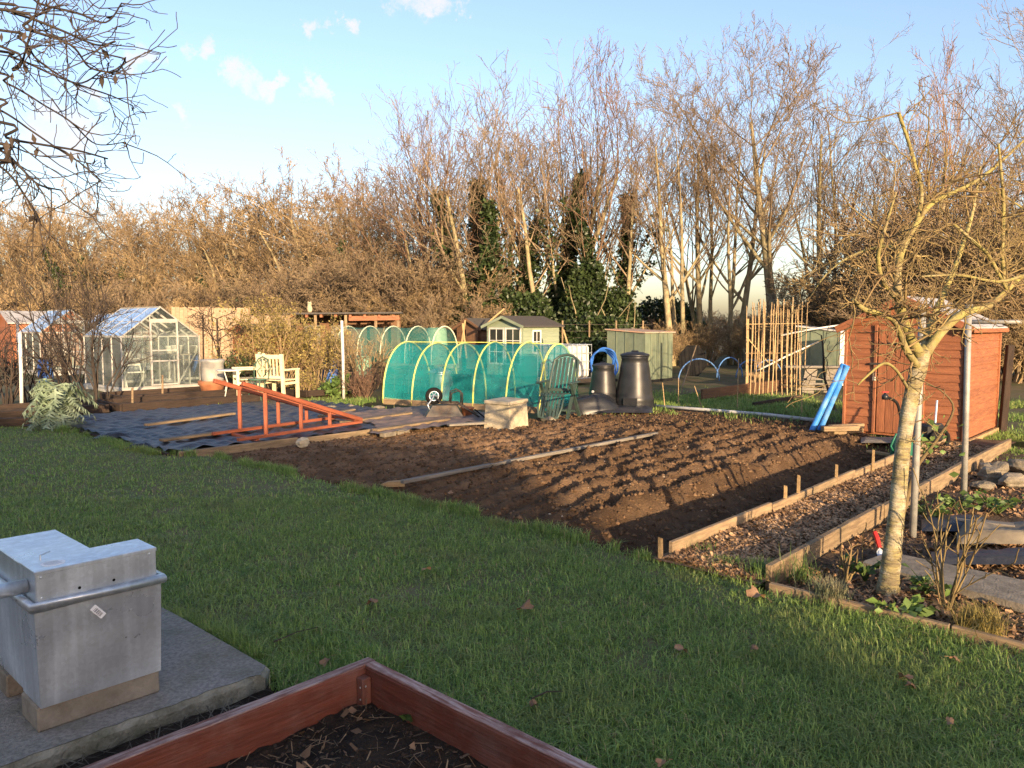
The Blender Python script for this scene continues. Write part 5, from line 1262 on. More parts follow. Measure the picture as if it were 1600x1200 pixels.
# ---- compost bins
def compost(loc, s, label, hs=1.0):
    r = thing('compost_bin', label, 'compost bin', loc, 0, 'black compost bins')
    pr = [(.355, 0), (.36, .03), (.345, .14), (.352, .16), (.335, .20)]
    for k in range(1, 9):
        z = .2 + .68 * k / 8; pr.append((.335 - .10 * k / 8 + (.006 if k % 3 == 0 else 0), z))
    pr += [(.245, .89), (.245, .93)]
    MB().lathe([(a * s, b * s * hs) for a, b in pr], 36).build('bin_body', m_black_plastic, r, smooth=True)
    MB().lathe([(.255 * s, .925 * s * hs), (.262 * s, .94 * s * hs), (.255 * s, .965 * s * hs), (.14 * s, 1.0 * s * hs), (.07 * s, 1.0 * s * hs), (.06 * s, 1.03 * s * hs), (.01, 1.03 * s * hs)], 32).build('bin_lid', m_black_plastic, r, smooth=True)
    MB().box(-.36 * s, -.315 * s, -.13, .13, .02, .2 * s).build('hatch', m_black_plastic, r).rotation_euler = (0, 0, 1.2)
    return r
compost(G(991, 637), 1.08, 'tall black plastic compost bin beside the dug soil')
compost(G(942, 636), .86, 'smaller black plastic compost bin behind the black plastic sack', 1.0)
r = thing('plastic_sack', 'shiny black plastic sack slumped before the compost bins', 'sack', G(925, 643), .2)
n, mq = 30, 16
th, ph = np.meshgrid(np.linspace(0, 2 * PI, n), np.linspace(0, PI * .5, mq), indexing='ij')
rr = 1 + .35 * (fbm(np.cos(th) * 2 + 5, np.sin(th) * 2 + ph * 2 + 5, 230) - .5)
V = np.stack([.58 * rr * np.cos(th) * np.cos(ph), .30 * rr * np.sin(th) * np.cos(ph), .34 * rr * np.sin(ph) - .02], -1)
i = np.arange(n * mq).reshape(n, mq)
npmesh('sack_body', V.reshape(-1, 3), np.stack([i[:-1, :-1], i[1:, :-1], i[1:, 1:], i[:-1, 1:]], -1).reshape(-1, 4), m_black_plastic, r, smooth=True)
crumple('plastic_sheet', 930, 1020, 634, 645, .02, .10, m_sheet, 'black plastic spread at the foot of the compost bins', 'plastic sheet', 231)
# ---- blue hose coil, ibc tank
r = thing('hose_coil', 'coil of thick blue water pipe standing by the green metal shed', 'hose coil', G(942, 608), .3)
for k in range(4):
    rr = .36 - .022 * k
    MB().tube([(rr * math.cos(2 * PI * j / 40), .05 * math.sin(j * .8 + k) + .05 * k - .08, .62 + (rr + .05) * math.sin(2 * PI * j / 40)) for j in range(40)], .024, 8, closed=True).build('pipe_turn', m_blue_dark, r, smooth=True)
tag(MB().tube([G(928, 612), G(926, 612, .9)], .015, 6).build('white_stake', m_white), 'thin white stake before the blue hose coil', 'stake')
r = thing('water_tank', 'white plastic bulk water tank in a metal cage behind the net tunnel', 'tank', G(882, 598), GRID)
MB().box(-.5, .5, -.5, .5, .14, 1.05, None, .06).build('tank_body', m_white, r)
for k in range(5):
    MB().tube([(-.53, -.53, .14 + .23 * k), (.53, -.53, .14 + .23 * k), (.53, .53, .14 + .23 * k), (-.53, .53, .14 + .23 * k)], .012, 6, closed=True).build('cage_ring', m_galv, r)
for k in range(6):
    for (ax, s_) in ((0, -1), (1, -1), (1, 1)):
        q = -.53 + 1.06 * k / 5
        p = (q, .53 * s_) if ax == 0 else (.53 * s_, q)
        MB().tube([(p[0], p[1], .05), (p[0], p[1], 1.08)], .011, 6).build('cage_bar', m_galv, r)
MB().box(-.55, .55, -.55, .55, .02, .12).build('pallet', m_oldwood, r)

# ---- green metal sheds
def metal_shed(loc, wu, wv, h0, h1, label, mside, mroof, npu=5, npv=4, rz=GRID, door=None):
    r = thing('metal_shed', label, 'shed', loc, rz)
    # corner nearest at origin; right face along +x (y=0), left face along +y (x=0); roof slopes along y
    for k in range(npu):
        x0, x1 = wu * k / npu, wu * (k + 1) / npu
        MB().add([(x0 + .006, -.012, .05), (x1 - .006, -.012, .05), (x1 - .006, -.012, h0), (x0 + .006, -.012, h0), (x0 + .006, .0, .05), (x1 - .006, 0, .05), (x1 - .006, 0, h0), (x0 + .006, 0, h0)],
            [(0, 1, 2, 3), (1, 0, 4, 5), (2, 1, 5, 6), (3, 2, 6, 7), (0, 3, 7, 4)]).build('wall_panel', mside, r)
        MB().beam((x0, -.018, .05), (x0, -.018, h0), .022, .022).build('rib', mside, r)
    for k in range(npv):
        y0, y1 = wv * k / npv, wv * (k + 1) / npv; z0 = h0 + (h1 - h0) * k / npv; z1 = h0 + (h1 - h0) * (k + 1) / npv
        MB().add([(-.012, y0 + .006, .05), (-.012, y1 - .006, .05), (-.012, y1 - .006, z1), (-.012, y0 + .006, z0), (0, y0 + .006, .05), (0, y1 - .006, .05), (0, y1 - .006, z1), (0, y0 + .006, z0)],
            [(1, 0, 3, 2), (0, 1, 5, 4), (1, 2, 6, 5), (2, 3, 7, 6), (3, 0, 4, 7)]).build('wall_panel', door if (door and k < 2) else mside, r)
        MB().beam((-.018, y1, .05), (-.018, y1, z1), .022, .022).build('rib', mside, r)
    MB().add([(.004, .004, .0), (wu, .004, .0), (wu, wv, .0), (.004, wv, .0), (.004, .004, h0), (wu, .004, h0), (wu, wv, h1), (.004, wv, h1)],
        [(0, 1, 5, 4), (1, 2, 6, 5), (2, 3, 7, 6), (3, 0, 4, 7)]).build('inner_wall', mside, r)
    MB().add([(-.07, -.07, h0 + .005), (wu + .07, -.07, h0 + .005), (wu + .07, wv + .07, h1 + .01), (-.07, wv + .07, h1 + .01), (-.07, -.07, h0 + .04), (wu + .07, -.07, h0 + .04), (wu + .07, wv + .07, h1 + .045), (-.07, wv + .07, h1 + .045)],
        [(3, 2, 1, 0), (4, 5, 6, 7), (0, 1, 5, 4), (1, 2, 6, 5), (2, 3, 7, 6), (3, 0, 4, 7)]).build('roof', mroof, r)
    MB().box(-.03, wu + .03, -.03, wv + .03, -.08, .05).build('base', m_black_plastic, r)
    return r
m_redroof = mat('rusty_roof', (0.40, 0.22, 0.14), (0.30, 0.26, 0.20), scale=3, rough=.7, bump=.1)
metal_shed(G(1006, 597), 1.5, 1.25, 1.37, 1.45, 'sage green metal shed with ribbed panels beside the compost bins', m_sage, m_redroof, 5, 4)
metal_shed(G(1306, 606), 1.3, .95, 1.42, 1.55, 'green metal shed with white door partly hidden behind the orange shed', m_sage, m_roofwhite, 3, 3, GRID + .25, None)
r = thing('white_door', 'white panelled door panel leaning beside the second green shed', 'door', G(1310, 612), .08)
MB().box(0, .55, -.02, .02, .15, 1.45).build('door_leaf', m_white, r)
for k in range(2): MB().box(.08 + .22 * k, .26 + .22 * k, -.03, -.019, .3, 1.35).build('door_panel', m_white, r)
for (a, b, lb) in ((P(1221, 524, 19.5), P(1312, 508, 19.5), 'upper white plastic pipe propped against the second green shed'), (P(1184, 579, 19.3), P(1279, 534, 19.6), 'lower white plastic pipe slanting behind the bamboo canes')):
    tag(MB().tube([a, (a + b) / 2 + Vector((0, 0, .02)), b], .022, 8).build('white_pipe', m_white, None, smooth=True), lb, 'pipe')
# cane beds, hoops, long brown raised bed, bench plank
cf = thing('cane_trellis', 'double row of upright bamboo canes tied for beans', 'trellis', G(1210, 616))
rc = random.Random(77); o_ = cf.location
for row in (0, 1):
    for k in range(13):
        t = (k + rc.uniform(-.2, .2)) / 12
        b0 = G(1166 + 86 * t + 8 * row, 616 - 6 * row + 2 * t, 0) + Vector((0, .55 * row, 0))
        b0.x = (1166 + 86 * t + 6 * row - 800) / FPX * b0.y
        h = rc.uniform(1.95, 2.25)
        e = b0 + Vector((rc.gauss(0, .04), rc.gauss(0, .06), h))
        MB().tube([b0 - o_, (b0 + e) / 2 - o_ + Vector((rc.gauss(0, .01), 0, 0)), e - o_], [.013, .011, .008], 6).build('cane', m_cane, cf)
for z in (.95, 1.62):
    a = G(1163, 616) ; b = G(1254, 618)
    MB().tube([Vector((a.x, a.y, z)) - o_, Vector((b.x, b.y + .05, z + .02)) - o_], .009, 6).build('cross_cane', m_cane, cf)
MB().tube([P(1166, 526, 17.8) - o_, P(1200, 566, 17.9) - o_], .012, 6).build('brace_cane', m_cane, cf)
board('timber_post', G(1167, 612) - o_, P(1168, 498, G(1167, 612).y) - o_, .06, .05, m_pine, cf)
edging('cane_bed_edging', 9.7, 12.0, 4.0, .10, .05, 1, m_dark_wood, 'short dark timber at the foot of the bamboo canes', .09, seed=33)
edging('raised_bed_edging', 10.2, 14.6, 5.4, .26, .06, 2, m_brownshed, 'long brown timber raised bed side behind the compost bins', .24, seed=34)
edging('raised_bed_edging', 14.7, 17.5, 6.6, .34, .06, 2, m_oldwood, 'weathered timber raised bed under the blue hoops', .32, seed=35)
bh_ = thing('hoop_tunnel', 'bare blue plastic hoops over the far raised bed', 'hoops', G(1112, 600), 0)
o_ = bh_.location
for k, (xa, xb, yt, yb, Y) in enumerate(((1060, 1124, 560, 595, 20.5), (1120, 1160, 558, 590, 22.5), (1150, 1195, 562, 590, 23.5), (1178, 1222, 562, 590, 24.2))):
    a, b = P(xa, yb, Y), P(xb, yb, Y + .6); n = 16
    hh = (yb - yt) * Y / FPX
    MB().tube([a + (b - a) * (.5 - .5 * math.cos(PI * j / n)) + Vector((0, 0, hh * math.sin(PI * j / n))) - o_ for j in range(n + 1)] , .018, 8).build('hoop', mat('pale_blue_pipe', (0.07, 0.17, 0.40), (0.11, 0.22, 0.44), rough=.5, bump=0), bh_, smooth=True)
for k in range(2):
    MB().tube([P(1062, 594, 20.5) - o_ + Vector((0, 0, -.45)), P(1062, 594, 20.5) - o_], .012, 6).build('peg', m_oldwood, bh_) if k == 0 else None
tm = thing('octagonal_trampoline', 'black octagonal mesh trampoline standing on edge beside the sage green shed', 'trampoline', P(1083, 540, 23) - Vector((0, 0, P(1083, 540, 23).z)), -.1)
oc = [(.40 * math.cos(PI / 8 + PI / 4 * k), .46 * math.sin(PI / 8 + PI / 4 * k)) for k in range(8)]
mx_ = Matrix.Translation((0, 0, .55)) @ Matrix.Rotation(math.radians(80), 4, 'X')
MB().prism(oc, -.02, .02, mx_).build('mesh_bed', m_black_rubber, tm)
MB().tube([mx_ @ Vector((x * 1.03, y * 1.03, 0)) for x, y in oc], .022, 8, closed=True).build('rim', m_black_rubber, tm)
tag(MB().tube([G(1066, 605, .2), P(1088, 540, 20)], .015, 6).build('leaning_stick', m_oldwood), 'thin stick leaning against the black octagonal trampoline', 'stick')
r = thing('plank_bench', 'long grey plank table on trestle legs before the second green shed', 'bench', G(1275, 614), -.12)
board('top', (-.75, 0, .62), (1.0, 0, .62), .32, .05, m_grey_wood, r)
for x in (-.15, .35): MB().beam((x - .05, 0, 0), (x + .03, 0, .6), .28, .05).build('leg', m_grey_wood, r)
for k in range(3): board('crosspiece', (-.45 + .1 * k, -.1, .1 + .12 * k), (.4, -.1, .1 + .12 * k), .05, .05, m_grey_wood, r)
wp = MB().tube([G(1018, 634, .03), G(1100, 640, .03), G(1200, 648, .03), G(1280, 657, .03)], .03, 10).build('white_pipe', mat('dull_white_pipe', (.5, .5, .48), (.38, .38, .37), rough=.6, bump=.05), None, smooth=True)
tag(wp, 'long white pipe lying along the back edge of the dug soil', 'pipe')
for k, (px, py, pt, q) in enumerate(((1152, 640, 560, 2), (1253, 645, 545, -1), (1039, 638, 598, -4), (1060, 632, 590, 0), (1097, 638, 603, -12))):
    b0 = G(px, py)
    tag(MB().tube([b0, P(px + q, pt, b0.y)], [.010, .007], 6).build('garden_cane', m_cane), ('thin upright cane left of the bean canes by the white pipe', 'thin dark cane right of the bean canes by the white pipe', 'short stick at the left end of the white pipe', 'short upright post behind the compost bin', 'leaning stick at the middle of the white pipe')[k], 'cane', 'canes along the white pipe')
st_ = thing('cane_tent', 'bare dark espalier stem before the plank table', 'small tree', G(1303, 640))
rr_ = random.Random(5); sg = []
grow(rr_, (0, 0, 0), (-.05, 0, 1), 1.5, .03, 0, dict(n=[7, 5, 4], wig=[.12, .2, .2], trop=[.0, .0, .05], tip=[.4, .4, .4], start=[.35, .3, 1], kids=[1.4, .7, 0], ang=[65, 50, 40], clen=[.6, .5, .4], crad=[.55, .6, .6], rmin=.005), sg)
tree_parts(st_, sg, m_twig_dark, m_twig_dark, .012)
st_.name = 'espalier_tree'

# ================================================================== summerhouse and far structures
def cabin(name, loc, wu, wv, he, hr, label, mwall, mroof, cat='shed', rz=GRID, over=.14, boards=9, ridge='u'):
    """corner nearest the camera at origin; gable wall along y (x=0), long wall along x (y=0)"""
    r = thing(name, label, cat, loc, rz)
    MB().box(0, wu, 0, wv, 0, he).build('wall', mwall, r)
    MB().add([(0, 0, he), (0, wv, he), (0, wv / 2, hr), (wu, 0, he), (wu, wv, he), (wu, wv / 2, hr)], [(0, 2, 1), (3, 4, 5), (0, 3, 5, 2), (1, 2, 5, 4)]).build('gable', mwall, r)
    bh = he / boards
    mb = MB()
    for k in range(boards):
        z0 = k * bh + .004; z1 = z0 + bh - .006
        for ax in (0, 1):
            L = wu if ax == 0 else wv
            q = [(0, -.02, z0), (L, -.02, z0), (L, -.006, z1), (0, -.006, z1), (0, 0.001, z0), (L, 0.001, z0), (L, 0.001, z1), (0, 0.001, z1)]
            if ax: q = [(y, x, z) for x, y, z in q]
            MB().add(q, [(0, 1, 2, 3), (1, 0, 4, 5), (3, 2, 6, 7), (0, 3, 7, 4), (2, 1, 5, 6)]).build('wall_board', mwall, r)
    for s_ in (0, 1):
        y0, y1 = (-over, wv / 2) if s_ == 0 else (wv / 2 + .002, wv + over); sl = (hr - he) / (wv / 2)
        z0, z1 = (he - over * sl, hr) if s_ == 0 else (hr, he - over * sl)
        MB().add([(-over, y0, z0 + .01), (wu + over, y0, z0 + .01), (wu + over, y1, z1 + .01), (-over, y1, z1 + .01), (-over, y0, z0 + .05), (wu + over, y0, z0 + .05), (wu + over, y1, z1 + .05), (-over, y1, z1 + .05)],
            [(3, 2, 1, 0), (4, 5, 6, 7), (0, 1, 5, 4), (1, 2, 6, 5), (2, 3, 7, 6), (3, 0, 4, 7)]).build('roof_panel', mroof, r)
        board('bargeboard', (-over - .01, y0, z0 + .0), (-over - .01, y1, z1 + .0), .02, .09, mwall, r)
    return r
def window(parent, x0, x1, z0, z1, face, nx, nz, m_frame, name='window', fw=.05):
    d = .035
    def bx(a0, a1, b0, b1, t0, t1):
        return (a0, a1, -t1, -t0, b0, b1) if face == 'y' else (-t1, -t0, a0, a1, b0, b1)
    w_ = MB()
    for a0, a1, b0, b1 in ((x0, x1, z0, z0 + fw), (x0, x1, z1 - fw, z1), (x0, x0 + fw, z0 + fw, z1 - fw), (x1 - fw, x1, z0 + fw, z1 - fw)):
        w_.box(*bx(a0, a1, b0, b1, .0, d))
    o = w_.build(name, m_frame, parent)
    iw, ih = x1 - x0 - 2 * fw, z1 - z0 - 2 * fw
    for i in range(nx):
        for j in range(nz):
            a0 = x0 + fw + iw * i / nx; b0 = z0 + fw + ih * j / nz
            MB().box(*bx(a0 + .01, a0 + iw / nx - .01, b0 + .01, b0 + ih / nz - .01, .005, .022)).build('pane', m_dark_glass, o)
    for i in range(1, nx): MB().box(*bx(x0 + fw + iw * i / nx - .012, x0 + fw + iw * i / nx + .012, z0 + fw, z1 - fw, .002, d - .004)).build('glazing_bar', m_frame, o)
    for j in range(1, nz): MB().box(*bx(x0 + fw, x1 - fw, z0 + fw + ih * j / nz - .012, z0 + fw + ih * j / nz + .012, .002, d - .006)).build('glazing_bar', m_frame, o)
    return o
sc_ = P(817, 560, 24.0); sc_.z = 0
sm = cabin('summerhouse', sc_, 1.75, 1.55, 1.58, 1.85, 'small pale green summerhouse with white glazed doors and dark roof', m_sage_wood, m_felt, 'summerhouse')
window(sm, .06, .74, .35, 1.52, 'x', 2, 3, m_white, 'door')
window(sm, .78, 1.46, .35, 1.52, 'x', 2, 3, m_white, 'door')
window(sm, .42, .84, .7, 1.45, 'y', 2, 2, m_white)
sc2 = P(752, 560, 26.5); sc2.z = 0
s2 = cabin('brown_shed', sc2, 1.3, 1.2, 1.5, 1.8, 'small dark brown shed with open door beside the summerhouse', m_brownshed, m_felt)
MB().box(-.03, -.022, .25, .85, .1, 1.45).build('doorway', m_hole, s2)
board('open_door', (-.25, .2, .1), (-.25, .2, 1.45), .04, .55, m_brownshed, s2, upv=(0, 1, 0))
for k, (px, py, qx, qy, Y, lb) in enumerate(((756, 510, 788, 482, 25.2, 'plank leaning up behind the brown shed roof'), (729, 560, 723, 505, 24, 'bamboo pole standing left of the brown shed'), (718, 560, 727, 500, 25, 'pale pole leaning left of the brown shed'), (880, 515, 888, 540, 23, 'pale timber prop at the summerhouse corner'))):
    tag(board('timber_pole', P(px, py, Y), P(qx, qy, Y), .06, .05, m_pine), lb, 'pole')
# low long open shed with owl
ls = thing('open_shed', 'long low dark open fronted shed with flat roof', 'shed', P(540, 560, 27.0) * 1.0, .12)
ls.location.z = 0
board('roof', (-1.95, 0, 1.98), (2.0, 0, 2.02), 1.9, .06, m_felt, ls)
MB().box(-1.8, 1.9, .8, .86, 0, 1.95).build('back_wall', m_brownshed, ls)
for k in range(8): MB().box(-1.7 + k * .48, -1.62 + k * .48, -.93, -.6, 1.86, 1.95).build('rafter', m_shed, ls)
for x in (-1.75, -.9, .1, 1.1, 1.85): board('post', (x, -.8, 0), (x, -.8, 1.94), .09, .09, m_oldwood, ls)
for k, x in enumerate((-1.3, -.4)):
    MB().box(x, x + .55, -.75, -.72, .9, 1.6).build('window_panel', m_glass, ls)
board('fascia', (.2, -.86, 1.82), (1.9, -.86, 1.85), .03, .16, m_shed, ls)
ow = thing('owl_figure', 'small pale owl figure perched on the flat shed roof', 'owl figure', P(484, 490, 26.2) * 1.0, .0)
ow.location.z = 2.03
MB().lathe([(.06, 0), (.085, .06), (.09, .14), (.075, .21), (.06, .23), (.075, .27), (.075, .31), (.045, .345), (.01, .35)], 16).build('owl_body', m_reconst, ow, smooth=True)
for s_ in (-1, 1): MB().lathe([(.018, 0), (.001, .05)], 6, (.045 * s_, 0, .33)).build('ear_tuft', m_reconst, ow)
for s_ in (-1, 1): MB().lathe([(.016, -.004), (.016, .004)], 10).build('eye', m_hole, ow).matrix_local = Matrix.Translation((.028 * s_, -.074, .29)) @ Matrix.Rotation(PI / 2, 4, 'X')
# second net tunnel
nt_ = thing('net_tunnel', 'pale green net tunnel on white hoops before the low open shed', 'tunnel', P(524, 560, 22.5), GRID)
nt_.location.z = .0
TW2, TH2, TL2, NH2 = .95, 1.02, 4.2, 5
V2 = []
for k in range(NH2):
    y = -TL2 * k / (NH2 - 1)
    h_ = [(TW2 / 2 - TW2 / 2 * math.cos(PI * i / 14), y, .55 + TH2 * math.sin(PI * i / 14) ** .7) for i in range(15)]
    MB().tube(h_, .018, 6).build('hoop', m_hoop_white, nt_, smooth=True)
    if k:
        for s_ in range(1, 4): V2.append([(x + (TW2 / 2 - x) * .03, y + TL2 / (NH2 - 1) * (1 - s_ / 4), z - .05 * math.sin(PI * s_ / 4)) for x, _, z in h_])
    V2.append([(x, y, z + .008) for x, _, z in h_])
mb = MB(); mb.v = [p for r_ in V2 for p in r_]
mb.f = [(i * 15 + j, i * 15 + j + 1, (i + 1) * 15 + j + 1, (i + 1) * 15 + j) for i in range(len(V2) - 1) for j in range(14)]
mb.build('netting', m_net_pale, nt_, smooth=True)
for k in range(4): board('base_plank', (-.02, -TL2, .08 + .15 * k), (-.02, 0, .08 + .15 * k), .04, .13, m_oldwood, nt_)
for k in range(4): board('base_plank', (0, -TL2 - .02, .08 + .15 * k), (TW2, -TL2 - .02, .08 + .15 * k), .04, .13, m_oldwood, nt_)
# barrels, pots
def barrel(px, py, r0, h, m, label, cat='barrel', Y=None):
    p = G(px, py) if Y is None else P(px, py, Y); p.z = 0 if Y is None else p.z
    r = thing('barrel', label, cat, p)
    MB().lathe([(r0 * .88, 0), (r0 * .95, h * .05), (r0, h * .3), (r0 * 1.04, h * .33), (r0, h * .36), (r0, h * .64), (r0 * 1.04, h * .67), (r0, h * .7), (r0 * .94, h * .94), (r0 * .85, h)], 24).build('barrel_body', m, r, smooth=True)
    MB().lathe([(r0 * .8, h), (r0 * .8, h + .02), (.02, h + .02)], 20).build('barrel_lid', m, r, smooth=True)
    return r
m_green_tub = mat('mint_tub', (0.26, 0.42, 0.28), (0.2, 0.35, 0.24), rough=.5, bump=.02)
barrel(683, 588, .33, 1.5, m_green_tub, 'tall pale green water butt at the end of the pale net tunnel', Y=None)
barrel(516, 598, .22, .85, m_blue_drum, 'blue plastic drum behind the golden bush')
barrel(72, 598, .19, .62, m_blue_drum, 'blue plastic drum near the far greenhouse on the left')
barrel(568, 600, .22, .75, m_green_tub, 'pale mint tub behind the white post')
r = thing('garden_sack', 'pale yellow sack tied beside the pale net tunnel', 'sack', G(593, 596))
MB().lathe([(.12, .4), (.2, .46), (.22, .62), (.14, .78), (.05, .84), (.09, .88)], 14).build('sack_body', m_leaf_gold, r, smooth=True)
MB().box(-.15, .15, -.1, .1, 0, .4).build('sack_stand', m_dark_wood, r)
r = thing('terracotta_planter', 'large terracotta planter beside the greenhouse door', 'planter', G(332, 616))
MB().lathe([(.22, 0), (.27, .20), (.31, .24), (.31, .32), (.28, .32), (.26, .26)], 28).build('pot', m_terra, r, smooth=True)
r = thing('steel_bin', 'pale galvanised bin standing in the terracotta planter', 'bin', G(332, 616) + Vector((0, .05, .2)))
MB().lathe([(.24, 0), (.245, .2), (.25, .52), (.27, .55), (.27, .60), (.25, .61), (.24, .56)], 28).build('bin_body', mat('pale_zinc', (0.50, 0.48, 0.42), (0.40, 0.39, 0.35), rough=.55, metal=.2, bump=.05), r, smooth=True)
# ---- white posts
for px, py, pt, lb in ((537, 620, 503, 'white wooden post standing before the pale net tunnel'), (34, 640, 522, 'white post at the left edge beyond the lawn'), (30, 610, 500, 'thin pale post behind the white post at the left edge')):
    b0 = G(px, py); r = thing('white_post', lb, 'post', b0)
    MB().tube([(0, 0, -.05), (P(px - 2, pt, b0.y) - b0) * .5, P(px - 3, pt, b0.y) - b0], .033, 8).build('post_shaft', m_white, r, smooth=True)
    MB().lathe([(.036, 0), (.03, .03), (.006, .035)], 8, P(px - 3, pt, b0.y) - b0).build('cap', m_white, r)
for px, py, pt, lb, m in ((207, 642, 606, 'short brown stake in the dark raised bed before the greenhouse', m_oldwood), (254, 626, 586, 'thin stake near the back of the dark raised bed', m_oldwood), (317, 520, 492, 'dark post behind the right greenhouse corner', m_dark_wood)):
    b0 = G(px, py) if py > 560 else P(px, 560, 22) * 1.0
    if py < 560: b0.z = 0
    tag(MB().tube([b0, P(px, pt, b0.y)], .02, 6).build('garden_stake', m), lb, 'stake')

# ================================================================== greenhouses
def greenhouse(loc, wu, lv, he, hr, label, nv=4, detail=True, rz=GRID, group=None):
    """gable end along x at y=0 (facing the camera), long wall along y at x=0"""
    r = thing('greenhouse', label, 'greenhouse', loc, rz, group)
    bar = .022
    def b(p0, p1, w_=.026, n='frame_bar', m=m_alu): return MB().beam(p0, p1, w_, w_).build(n, m, r)
    ridge = wu / 2
    for x in (0, wu):
        for k in range(nv + 1): b((x, lv * k / nv, .08), (x, lv * k / nv, he))
        b((x, 0, he), (x, lv, he), .04); b((x, 0, .08), (x, lv, .08), .05)
    for k in range(nv + 1):
        b((0, lv * k / nv, he), (ridge, lv * k / nv, hr)); b((wu, lv * k / nv, he), (ridge, lv * k / nv, hr))
    b((ridge, 0, hr), (ridge, lv, hr), .045, 'ridge_bar')
    for y in (0, lv):
        b((0, y, .08), (wu, y, .08), .06); b((0, y, he), (wu, y, he), .025)
    dx0, dx1 = wu * .36, wu * .70
    def zroof(x): return he + (hr - he) * (x / ridge if x < ridge else (wu - x) / (wu - ridge))
    for x in (dx0, dx1): b((x, 0, .08), (x, 0, zroof(x) - .02))
    b((dx0, -.02, 1.72 if hr > 1.9 else 1.4), (dx1, -.02, 1.72 if hr > 1.9 else 1.4), .07, 'door_header')
    # panes
    def pane(q, m=m_glass): MB().add(q, [(0, 1, 2, 3)] if len(q) == 4 else [(0, 1, 2)]).build('pane', m, r)
    for k in range(nv):
        y0, y1 = lv * k / nv + .02, lv * (k + 1) / nv - .02
        for x, s_ in ((0, 1), (wu, -1)):
            for z0, z1 in ((.11, he * .52), (he * .525, he - .02)): pane([(x, y0, z0), (x, y1, z0), (x, y1, z1), (x, y0, z1)])
            for t0, t1 in ((.02, .49), (.51, .97)):
                xa, xb = x + (ridge - x) * t0, x + (ridge - x) * t1
                pane([(xa, y0, zroof(xa) + .012), (xa, y1, zroof(xa) + .012), (xb, y1, zroof(xb) + .012), (xb, y0, zroof(xb) + .012)], m_glass_roof)
    for x0, x1 in ((.02, dx0 - .02), (dx1 + .02, wu - .02)):
        pane([(x0, 0, .11), (x1, 0, .11), (x1, 0, he - .02), (x0, 0, he - .02)])
        xa, xb = x0 + .03, x1 - .03
        pane([(xa, 0, he + .015), (xb, 0, he + .015), (xb, 0, zroof(xb) - .03), (xa, 0, zroof(xa) - .03)])
    pane([(.02, lv, .11), (wu - .02, lv, .11), (wu - .02, lv, he), (.02, lv, he)])
    d = MB()
    zt = 1.70 if hr > 1.9 else 1.38
    for p0, p1 in (((dx0, .12), (dx0, zt)), ((dx1, .12), (dx1, zt)), ((dx0, .14), (dx1, .14)), ((dx0, zt - .02), (dx1, zt - .02)), ((dx0, .72), (dx1, .72)), ((dx0, .98), (dx1, .98))):
        d.beam((p0[0], -.03, p0[1]), (p1[0], -.03, p1[1]), .035, .035)
    dd = d.build('door', m_alu, r)
    for z0, z1 in ((.16, .70), (.74, .96), (1.0, zt - .04)):
        MB().add([(dx0 + .02, -.03, z0), (dx1 - .02, -.03, z0), (dx1 - .02, -.03, z1), (dx0 + .02, -.03, z1)], [(0, 1, 2, 3)]).build('pane', m_glass, dd)
    board('base_rail', (-.03, -.03, .0), (wu + .03, -.03, .0), .06, .16, m_alu, r)
    board('base_rail', (-.03, .02, .0), (-.03, lv, .0), .06, .16, m_alu, r)
    return r
ghl = G(192, 613)
gh = greenhouse(ghl, 1.90, 2.45, 1.32, 2.04, 'aluminium greenhouse with glass gable and sliding door on the left')
MB().beam((1.05 * 1.75, .05, .9), (1.37, .05, .15), .03, .02).build('brace', m_alu, gh)
# things inside the greenhouse
def lp_(x, y, z=0): 
    v = Matrix.Rotation(GRID, 3, 'Z') @ Vector((x, y, z)); return ghl + v
r = thing('staging_table', 'slatted staging table with white trays inside the greenhouse', 'staging', lp_(.1, 1.0), GRID)
board('top', (.0, 0, .75), (.5, 0, .75), 1.7, .03, m_grey_wood, r)
for x in (.03, .47):
    for y in (-.8, .8): MB().beam((x, y, 0), (x, y, .74), .03, .03).build('leg', m_alu, r)
r2 = thing('staging_table', 'staging along the right wall of the greenhouse with pots on it', 'staging', lp_(1.35, 1.2), GRID)
board('top', (.0, 0, .85), (.45, 0, .85), 1.9, .03, m_grey_wood, r2)
for x in (.03, .42):
    for y in (-.9, .9): MB().beam((x, y, 0), (x, y, .84), .03, .03).build('leg', m_alu, r2)
for k, (x, y, z, s_) in enumerate(((.3, .4, .765, .14), (.35, 1.3, .765, .15), (1.55, .5, .865, .15), (1.6, 1.0, .865, .13))):
    tag(MB().lathe([(s_ * .7, 0), (s_, s_ * 1.4), (s_ * 1.08, s_ * 1.5), (s_ * .9, s_ * 1.5)], 16, lp_(x, y, z)).build('plant_pot', m_white if k != 1 else m_green_tub, None, smooth=True), ('white pot on the near left staging inside the greenhouse', 'green tub at the back of the left greenhouse staging', 'white pot on the near right staging inside the greenhouse', 'white pot farther back on the right greenhouse staging')[k], 'pot')
r = thing('folding_chair', 'white folding chair just inside the greenhouse front glass', 'chair', lp_(.38, .35), GRID)
for x in (-.2, .2):
    MB().beam((x, -.18, 0), (x, .15, .78), .025, .025).build('leg', m_white, r); MB().beam((x, .18, 0), (x, -.15, .45), .025, .025).build('leg', m_white, r)
MB().box(-.2, .2, -.2, .18, .44, .47).build('seat', m_white, r)
for z in (.6, .72): MB().box(-.2, .2, .08, .10, z, z + .06).build('backrest', m_white, r)
greenhouse(P(64, 575, 25) * 1.0 - Vector((0, 0, P(64, 575, 25).z)), 1.9, 2.2, 1.35, 2.1, 'farther aluminium greenhouse beside the brown sheds at far left', 3)
greenhouse(P(150, 575, 27.0) - Vector((0, 0, P(150, 575, 27.0).z)), 1.9, 2.3, 1.35, 2.0, 'third greenhouse half hidden behind small bare trees', 3)
